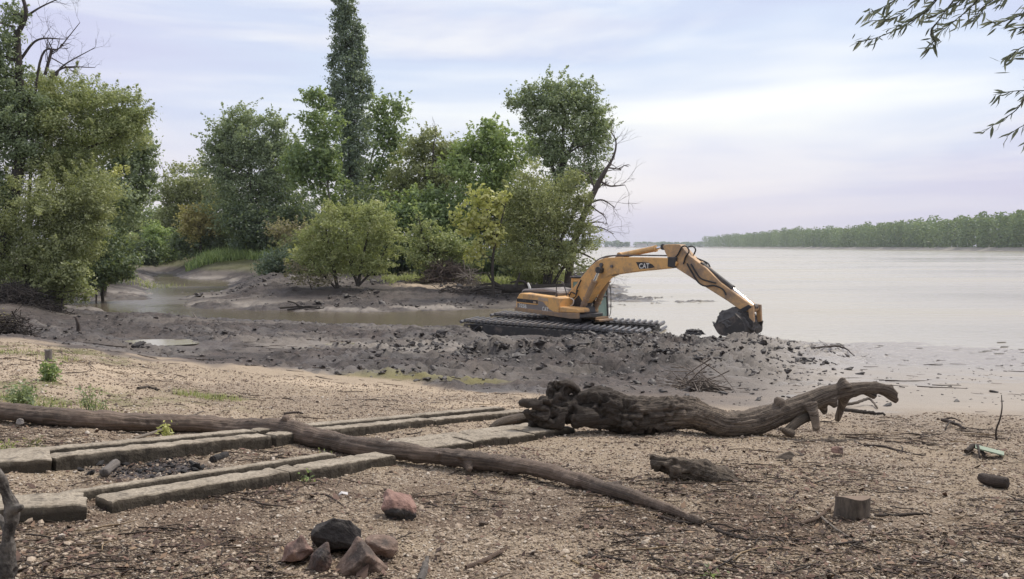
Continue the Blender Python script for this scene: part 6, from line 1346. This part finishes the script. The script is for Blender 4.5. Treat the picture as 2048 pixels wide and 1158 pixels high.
# ---- single sticks
def stick_at(name, label, pts, rad, mat, dz=None, cat='stick', group=None, forks=()):
    P = []
    for i, q in enumerate(pts):
        g = on_ground(q[0], q[1]); P.append(np.array([g[0], g[1], gz(g[0], g[1]) + rad * .8 + (dz[i] if dz else 0)]))
    P = np.array(P); W_ = Wood(); W_.limb(P, 0, 0, 7, 7 * len(P), wob=rad * .35, rad=[rad, rad * 1.05, rad * .9, rad * .5])
    for i0, (a, b) in forks:
        g = on_ground(a, b); e = np.array([g[0], g[1], gz(g[0], g[1]) + rad]); W_.limb([P[i0], (P[i0] + e) / 2 + (0, 0, rad * 2), e], rad * .7, rad * .3, 5, 6)
    o = W_.build(name, mat, None, loc=P[len(P) // 2]); return tag(o, label, cat, group)
dstick = bark_mat('dark_stick', (.020, .015, .013), (.085, .062, .050)); bstick = bark_mat('brown_stick', (.07, .046, .034), (.22, .15, .11)); ystick = bark_mat('dry_reed', (.26, .18, .09), (.46, .34, .18)); gstick = bark_mat('pale_stick', (.14, .115, .095), (.34, .29, .24))
stick_at('stick', 'brown stick leaning against the near side of the sawn wood block', [(1602, 1054), (1640, 1044), (1668, 1032)], .012, bstick, (0, .01, .05))
stick_at('stick', 'long thin grey stick running from the sawn block toward the twig litter', [(1632, 1036), (1665, 1062), (1722, 1095)], .008, gstick, (.01, .01, 0))
stick_at('stick', 'dark curved stick on the right side of the sawn wood block', [(1738, 1046), (1790, 1039), (1840, 1036), (1866, 1038)], .009, dstick)['label'] = 'dark curved stick reaching away from the sawn block on its river side'
stick_at('stick', 'thin dark stick crossing the litter beneath the grey stick', [(1655, 1093), (1720, 1092), (1762, 1094)], .007, dstick, forks=((1, (1680, 1118)),))
stick_at('stick', 'long bowed dark stick along the bottom litter below the sawn block', [(1380, 1132), (1470, 1140), (1560, 1150), (1640, 1128)], .009, dstick)
stick_at('stick', 'straight dry yellow reed near the campfire', [(1120, 1112), (1170, 1130), (1222, 1148)], .0045, ystick)
stick_at('stick', 'bent dry yellow reed lower than the tip of the long pole', [(1292, 1085), (1325, 1094), (1350, 1112)], .0045, ystick)
stick_at('stick', 'thick tan stick on the dark litter right of the campfire stones', [(932, 1133), (965, 1126), (1000, 1112), (1014, 1100)], .014, bstick)['label'] = 'thick tan bent stick on dark litter between the campfire and the yellow reed'
stick_at('stick', 'black bowed stick on the litter beside the yellow reeds', [(1170, 1114), (1215, 1112), (1270, 1122)], .010, dstick)
stick_at('stick', 'dark bowed twig behind the blackened campfire stone', [(620, 994), (655, 996), (690, 1018)], .006, dstick)
stick_at('stick', 'short dark stick pointing at the tip of the long pole', [(1312, 1032), (1360, 1044), (1404, 1052)], .009, dstick, forks=((2, (1446, 1048)),))
stick_at('stick', 'dark bundle of stems just beyond the tip of the long pole', [(1412, 1058), (1450, 1070), (1502, 1082)], .011, dstick, forks=((0, (1480, 1068)), (1, (1500, 1072))))
stick_at('stick', 'stubby grey stick end standing near the lower picture edge by the campfire', [(840, 1166), (848, 1148), (852, 1132)], .020, greywood, (0, .01, .03))['label'] = 'stubby grey stick end beside the wedge shaped campfire stone'
stick_at('stick', 'straight dark stick lying on the sand behind the propped driftwood end', [(1690, 824), (1730, 829), (1768, 832)], .028, drift_dark)
stick_at('stick', 'crooked pale branch lying behind the straight dark stick', [(1682, 818), (1715, 816), (1738, 810), (1755, 820)], .022, drift, (.02, .05, .08, 0))
stick_at('stick', 'long thin dark branch on gravel below the propped driftwood end', [(1722, 892), (1765, 898), (1812, 906), (1852, 908)], .012, dstick)
stick_at('stick', 'brown branch lying flat on the sand toward the river', [(1690, 872), (1745, 876), (1810, 882), (1850, 878)], .010, bstick)
stick_at('stick', 'forked dark driftwood near the upright twig', [(1884, 846), (1905, 850), (1932, 858)], .022, dstick, (.03, .03, 0), forks=((0, (1925, 846)), (1, (1890, 858))))
stick_at('stick', 'long bare branch stranded on the wet mud near the waterline', [(1628, 705), (1665, 704), (1690, 706), (1708, 715)], .030, dstick, (.02, .1, .12, 0), forks=((2, (1672, 690)), (1, (1640, 712))))
stick_at('stick', 'pale straight stick leaning on the far end of the long pole', [(268, 884), (330, 868), (408, 860)], .014, gstick, (.02, .06, .16))
stick_at('stick', 'dark short stick on the sand behind the long pole', [(568, 830), (592, 829), (606, 831)], .014, dstick)
stick_at('stick', 'flat driftwood sliver lying on the sand bank', [(276, 779), (298, 776), (318, 782)], .020, drift)
stick_at('stick', 'dark root like stick at the edge of the sand bank by the mud', [(70, 676), (85, 678), (100, 685)], .03, dstick)
stick_at('stick', 'black driftwood stub at the line where sand meets mud', [(316, 712), (328, 706), (338, 712)], .045, dstick, (0, .05, 0))
stick_at('stick', 'thin twiggy branch lying over the sand before the mud', [(690, 803), (740, 800), (800, 805)], .008, dstick, forks=((1, (770, 795)), (1, (720, 806))))
def upright(name, label, pts, Y, rad, mat, cat='stick'):
    P = np.array([at(a, b, Y) for a, b in pts]); P[0][2] = gz(P[0][0], P[0][1]) - .05; W_ = Wood(); W_.limb(P, 0, 0, 6, 5 * len(P), rad=[rad, rad * .8, rad * .4]); return tag(W_.build(name, mat, None, loc=P[0]), label, cat)
upright('stick', 'slender bare twig standing upright in the sand', [(1994, 882), (1992, 862), (2000, 838), (2004, 815), (2003, 790)], on_ground(1994, 882)[1], .011, dstick)
upright('stick', 'dark stake standing in the mud by the creek', [(157, 662), (156, 648), (151, 634)], 24.5, .06, dstick)
upright('stick', 'pale stake leaning in the mud by the creek water', [(398, 646), (392, 636), (386, 626)], 41.2, .06, gstick)
brush('twig_tangle', 'tangle of dry branches stranded behind the big driftwood', on_ground(1392, 782)[1], 1396, 782, 52, 22, 85, 351, bark_mat('tangle_wood', (.09, .072, .06), (.26, .215, .18)), cat='brush pile', lr=.75, rad=.011)
brush('twig_tangle', 'small dark clump of roots and twigs beside the sand bank edge', on_ground(20, 668)[1], 12, 668, 50, 40, 260, 352, bark_mat('dark_roots', (.02, .016, .014), (.08, .062, .05)), cat='brush pile', lr=.6, rad=.012)
brush('twig_tangle', 'low heap of twigs along the wet sand near the waterline', 28.5, 1640, 692, 44, 4, 30, 353, dstick, cat='brush pile', lr=.35, rad=.009)
# ---- plank, black log, litter
t = NT('pale_green_board'); plk = t.bsdf(t.mix(t.noise(t.coord(), 9, 4), (.17, .23, .165), (.26, .31, .235)), .7)
g1, g2 = on_ground(1950, 912), on_ground(2008, 917); d = (g2 - g1) / np.linalg.norm(g2 - g1); sd_ = np.array([-d[1], d[0], 0]) / np.hypot(d[0], d[1])
mb = MB(); V = [g1 + d * a * np.linalg.norm(g2 - g1) + sd_ * b + (0, 0, c) for c in (.0, .012) for a, b in ((0, 0), (1, 0), (1, .16), (0, .16))]
V = [v + (0, 0, .06 * (1 - i % 4 // 2 * 1.0) if False else (.07 if i % 4 in (0, 3) else .02)) for i, v in enumerate(V)]
mb.add(V, [(0, 1, 2, 3), (4, 5, 6, 7), (0, 1, 5, 4), (1, 2, 6, 5), (2, 3, 7, 6), (3, 0, 4, 7)]); tag(mb.build('board', plk, None, loc=g1), 'pale green board lying tilted on the sand', 'board')
stick_at('stick', 'dark driftwood bits lying beside the pale green board', [(1932, 908), (1952, 906), (1975, 916)], .025, dstick, (.02, .05, 0), forks=((1, (1960, 918)),))
o = organic('log_piece', [(np.array([on_ground(1963, 967) + (0, 0, .045), on_ground(1990, 974) + (0, 0, .045), on_ground(2015, 978) + (0, 0, .045)]), [.04, .045, .042])], dstick, .009, .006, seed=361, lumps=.01, loc=on_ground(1990, 976)); tag(o, 'short dark log piece lying on the gravel lower than the green board', 'log')
t = NT('white_paper'); pap = t.bsdf((.5, .48, .48), .7)
g = on_ground(686, 994); V = np.array([g + (a, b, c) for a, b, c in ((-.035, -.01, .012), (.0, -.025, .03), (.035, -.005, .014), (.03, .03, .022), (-.02, .03, .03))]); V2 = V + (0, 0, .003)
tag(npmesh('paper_scrap', np.vstack([V, V2]), [np.array([[4, 3, 2, 1, 0]]), np.array([[5, 6, 7, 8, 9]]), np.array([[i, (i + 1) % 5, (i + 1) % 5 + 5, i + 5] for i in range(5)])], pap, None, False, loc=g), 'crumpled white paper scrap on the gravel behind the campfire', 'litter')

# ---- weeds
def weed(name, label, px, py, wpx, hpx, n, mat, seed, lsz=.05, stems=6, cat='plant', flat=.8):
    r = np.random.default_rng(seed); g = on_ground(px, py); k = g[1] / F; root = thing(name, label, cat, g); W_ = Wood(); Ps = []
    for _ in range(stems):
        a = r.normal(0, .4) * wpx * k; b = r.normal(0, .25) * wpx * k; s0 = np.array([g[0] + a, g[1] + b, gz(g[0] + a, g[1] + b) - .01]); e = s0 + (r.normal(0, .25) * wpx * k, r.normal(0, .2) * wpx * k, hpx * k * r.uniform(.6, 1.05))
        P = W_.limb([s0, (s0 + e) / 2 + r.normal(0, .02, 3), e], .004, .0015, 4, 7)
        for _ in range(n // stems): i0 = r.integers(1, len(P)); Ps.append(P[i0] + r.normal(0, lsz * .7, 3))
    W_.build('stem', LM['olive'], root); Ps = np.array(Ps); V, Q, tt = leaves_np(Ps, lsz, lsz * .4, 0, r, np.clip(r.normal(.5, .2, len(Ps)), 0, 1), .2)
    o = npmesh('leaves', V, [Q], mat, root, False, {'tint': tt}); tag(o, kind='stuff'); return root
weed('weed_clump', 'dense dark green weed at the foot of the wooden post', 100, 764, 16, 36, 420, LM['green'], 501, .06, 14)
weed('weed_clump', 'yellow green leafy weed growing against the long pole', 342, 884, 18, 34, 90, LM['yellow'], 502, .05, 5)
weed('weed_clump', 'tall thin grey green weeds behind the long pole', 185, 826, 34, 58, 260, LM['grey'], 503, .04, 14)
weed('weed_clump', 'bushy grey green weeds behind the far end of the long pole', 35, 822, 40, 52, 700, LM['grey'], 504, .05, 26)
weed('weed_clump', 'sparse low weeds between the bushy and the tall grey green ones', 110, 830, 34, 36, 200, LM['olive'], 505, .035, 12)
weed('weed_clump', 'small yellowish weed by the rough single slab end', 8, 905, 16, 26, 80, LM['bush'], 506, .04, 6)
weed('weed_clump', 'reddish brown weed at the end of the stepped concrete strip', 66, 905, 20, 28, 110, LM['brown'], 507, .035, 8)
weed('weed_clump', 'little green weed sprouting on top of the cracked concrete strip', 648, 918, 12, 12, 50, LM['bush'], 508, .03, 5)
weed('weed_clump', 'few grass blades at the base of the cracked concrete strip', 612, 968, 14, 14, 24, LM['fresh'], 509, .04, 6)
weed('weed_clump', 'green sprig at the lower edge among dark litter', 1425, 1158, 16, 12, 26, LM['green'], 510, .04, 5)
weed('weed_clump', 'orange brown dead leaves on the dark root clump', 20, 662, 34, 30, 160, LM['orange'], 511, .07, 8)
tag(grass('sand_grass', [(*on_ground(415, 796)[:2], .45, .18), (*on_ground(60, 712)[:2], .8, .35), (*on_ground(60, 800)[:2], 1.0, .25)], .07, 260, LM['bush'], 83, .004), kind='stuff')

# ---- willow at the edge of the beach, its sprays hanging into view
r = np.random.default_rng(600); Yw = 4.9
wt = thing('willow_tree', 'willow whose narrow leaved sprays hang in front of the bright sky', 'tree', (5.6, 4.2, gz(5.6, 4.2)))
W_ = Wood(); W_.limb([(5.6, 4.2, gz(5.6, 4.2) - .2), (5.5, 4.3, 3.6), (5.2, 4.6, 5.2), (4.9, 4.9, 7.2)], .24, .12, 12, 20)
L1 = W_.limb([(5.3, 4.5, 4.7), (4.6, 4.8, 5.9), (3.6, 5.0, 6.2), (2.6, 4.9, 5.75)], .09, .018, 8, 18); L2 = W_.limb([(5.45, 4.35, 3.9), (4.7, 4.8, 4.9), (3.9, 4.9, 5.0), (3.25, 4.9, 4.9)], .07, .015, 8, 16)
W_.build('trunk', bark, wt)
lm_ = NT('narrow_willow_leaf'); lfm = lm_.t; dcol = lm_.mix(lm_.n('ObjectInfo').outputs['Random'], (.12, .14, .10), (.26, .28, .21))
sh_ = lm_.n('MixShader', Fac=.6); lm_.set(sh_.inputs[1], lm_.n('BsdfDiffuse', Color=dcol).outputs[0]); lm_.set(sh_.inputs[2], lm_.n('BsdfTranslucent', Color=dcol).outputs[0]); wleaf = lm_.surf(sh_.outputs[0])
lv = []
for k in range(4):
    L = .078; w_ = .0055 + .0012 * k; bend = (-.012, -.004, .006, .014)[k]
    V = [(0, 0, 0), (L * .3, w_, bend * .5 + .002), (L * .3, 0, bend * .5), (L * .3, -w_, bend * .5 + .002), (L * .65, w_ * .8, bend), (L * .65, 0, bend - .002), (L * .65, -w_ * .8, bend), (L, 0, bend * .6)]
    me = bpy.data.meshes.new('willow_leaf'); me.from_pydata(V, [], [(0, 2, 1), (0, 3, 2), (1, 2, 5, 4), (2, 3, 6, 5), (4, 5, 7), (5, 6, 7)]); me.materials.append(wleaf); lv.append(me)
sprays = [([(1905, -70), (1865, 10), (1800, 55), (1745, 78), (1716, 82)], 26), ([(1915, -60), (1845, -5), (1790, 35), (1733, 42)], 24), ([(1895, -70), (1820, -20), (1770, 12), (1735, 26)], 20), ([(1930, -50), (1885, 30), (1862, 60), (1868, 80), (1856, 100)], 24),
          ([(1900, -50), (1850, 20), (1810, 45), (1775, 60)], 18), ([(1990, -60), (1950, 5), (1905, 45), (1884, 62)], 22), ([(1960, -60), (1925, -5), (1890, 22), (1850, 38)], 20), ([(2000, -40), (1960, 20), (1945, 44)], 12),
          ([(2120, -30), (2060, 20), (2015, 40), (1975, 47)], 20), ([(2040, -50), (2010, -10), (1996, 16)], 8), ([(2130, 50), (2080, 78), (2035, 100), (2006, 122)], 22), ([(2110, 10), (2070, 45), (2025, 58)], 14), ([(2140, 150), (2080, 178), (2030, 182), (1986, 190)], 20), ([(2110, 190), (2060, 190), (2030, 222), (1990, 248), (1962, 268)], 16),
          ([(2140, 215), (2090, 240), (2045, 252), (2012, 274)], 18), ([(2130, 260), (2080, 270), (2045, 288)], 12), ([(2100, 160), (2066, 170), (2040, 200)], 10)]
tw_ = Wood(); nl = 0
for pts, n in sprays:
    dy = r.normal(0, .16); P = np.array([at(a, b, Yw + dy + r.normal(0, .03)) for a, b in pts])
    src = L2 if pts[0][1] > 100 else L1; j = int(np.argmin(np.linalg.norm(src - P[0], axis=1))); P = np.vstack([src[j], P]); C_ = catmull(P, 30); tw_.limb(C_, .006, .0012, 5, 30, curve=False)
    for q in range(n):
        f = .30 + .70 * (q + r.random()) / n; i0 = min(28, int(f * 29)); d = C_[i0 + 1] - C_[i0]; d /= np.linalg.norm(d)
        v = d * r.uniform(.4, 1.0) + np.cross(d, (0, 1, 0)) * r.choice([-1, 1]) * r.uniform(.15, .6) + np.array([0, r.normal(0, .25), -.18]); v /= np.linalg.norm(v)
        o = bpy.data.objects.new('leaf', lv[int(r.integers(4))]); COL.objects.link(o); o.parent = wt
        o.location = Vector(C_[i0]) - Vector(wt.location); o.rotation_mode = 'QUATERNION'; o.rotation_quaternion = Vector(v).to_track_quat('X', 'Z') @ Matrix.Rotation(r.uniform(0, 6.28), 3, 'X').to_quaternion(); s_ = r.uniform(.7, 1.2); o.scale = (s_, s_, s_); nl += 1
Cn = []
for pts, n in sprays[:8] + sprays[8:12]:
    for q in range(22):
        a = r.integers(0, len(pts) - 1); f = r.random(); Cn.append(at(pts[a][0] * (1 - f) + pts[a + 1][0] * f + r.normal(0, 9), pts[a][1] * (1 - f) + pts[a + 1][1] * f + r.normal(0, 7) + 4, Yw + r.normal(0, .18)))
Cn = np.array(Cn); d = r.normal(0, .45, (len(Cn), 3)) + (-.75, 0, -.5); d /= np.linalg.norm(d, axis=1)[:, None]; b = np.cross(d, r.normal(0, 1, (len(Cn), 3))); b /= np.linalg.norm(b, axis=1)[:, None]
L = r.uniform(.05, .095, len(Cn))[:, None]; w_ = L * .085
V = np.stack([Cn - d * L / 2, Cn - d * L * .15 + b * w_, Cn + d * L * .2 + b * w_ * .8, Cn + d * L / 2, Cn + d * L * .2 - b * w_ * .8, Cn - d * L * .15 - b * w_], 1).reshape(-1, 3)
tag(npmesh('foliage', V, [np.arange(6 * len(Cn)).reshape(-1, 6)], wleaf, wt, False), kind='stuff')
CL = [(np.array(c_, float), *q) for c_, q in (((4.6, 1.0, 8.2), (3.2, 2.8, 1.9)), ((1.4, -2.2, 8.0), (3.4, 3.2, 2.4)), ((7.4, 3.6, 9.0), (2.6, 2.2, 2.6)), ((5.5, -3.5, 7.6), (3.4, 3.2, 2.8)))]
for c_, rx, ry, rz in CL: tw_.limb([(5.0, 4.75, 6.6), (np.array((5.0, 4.75, 6.6)) + c_) / 2 + (0, 0, .5), c_], .10, .03, 6, 8)
Cn, T_, F_ = crown_pts(CL, r, 1.5, .02, 60, .3); V, Q, tt = leaves_np(Cn, .26, .10, .5, r, T_, 0, F_)
tag(npmesh('crown', V, [Q], LM['grey'], wt, False, {'tint': tt}), kind='stuff')
tw_.build('twig', dstick, wt)
# unseen willow behind the camera, crown enlarged to block rear sky light
gr = thing('willow_tree', 'unseen tall willow behind the viewer, its crown enlarged to block sky light', 'tree', (-6.5, -7.0, 2.1)); W_ = Wood()
W_.limb([(-6.5, -7, 1.9), (-6.3, -6.8, 4), (-6, -6.4, 7.5)], .32, .16, 10, 10)
CL = [(np.array(c_, float), *q) for c_, q in (((-6, -6.5, 8.5), (4.2, 3.6, 3.0)), ((-2.4, -5.4, 8.2), (3.2, 3, 2.2)), ((-8, -3.4, 8.4), (2.8, 2.6, 2.2)), ((-5, -8, 5.5), (4, 3, 2.6)), ((0, -9, 6), (4.5, 2.5, 4.5)), ((6, -9, 6), (4.5, 2.5, 4.5)), ((-11, -5, 5.5), (3, 4, 4.0)))]
for c_, rx, ry, rz in CL: W_.limb([(-6.1, -6.5, 6.2), (np.array((-6.1, -6.5, 6.2)) + c_) / 2 + (0, 0, .4), c_], .10, .03, 6, 8)
W_.build('trunk', bark, gr); Cn, T_, F_ = crown_pts(CL, r, 1.6, .02, 60, .3); V, Q, tt = leaves_np(Cn, .26, .10, .5, r, T_, 0, F_)
tag(npmesh('crown', V, [Q], LM['grey'], gr, False, {'tint': tt}), kind='stuff')
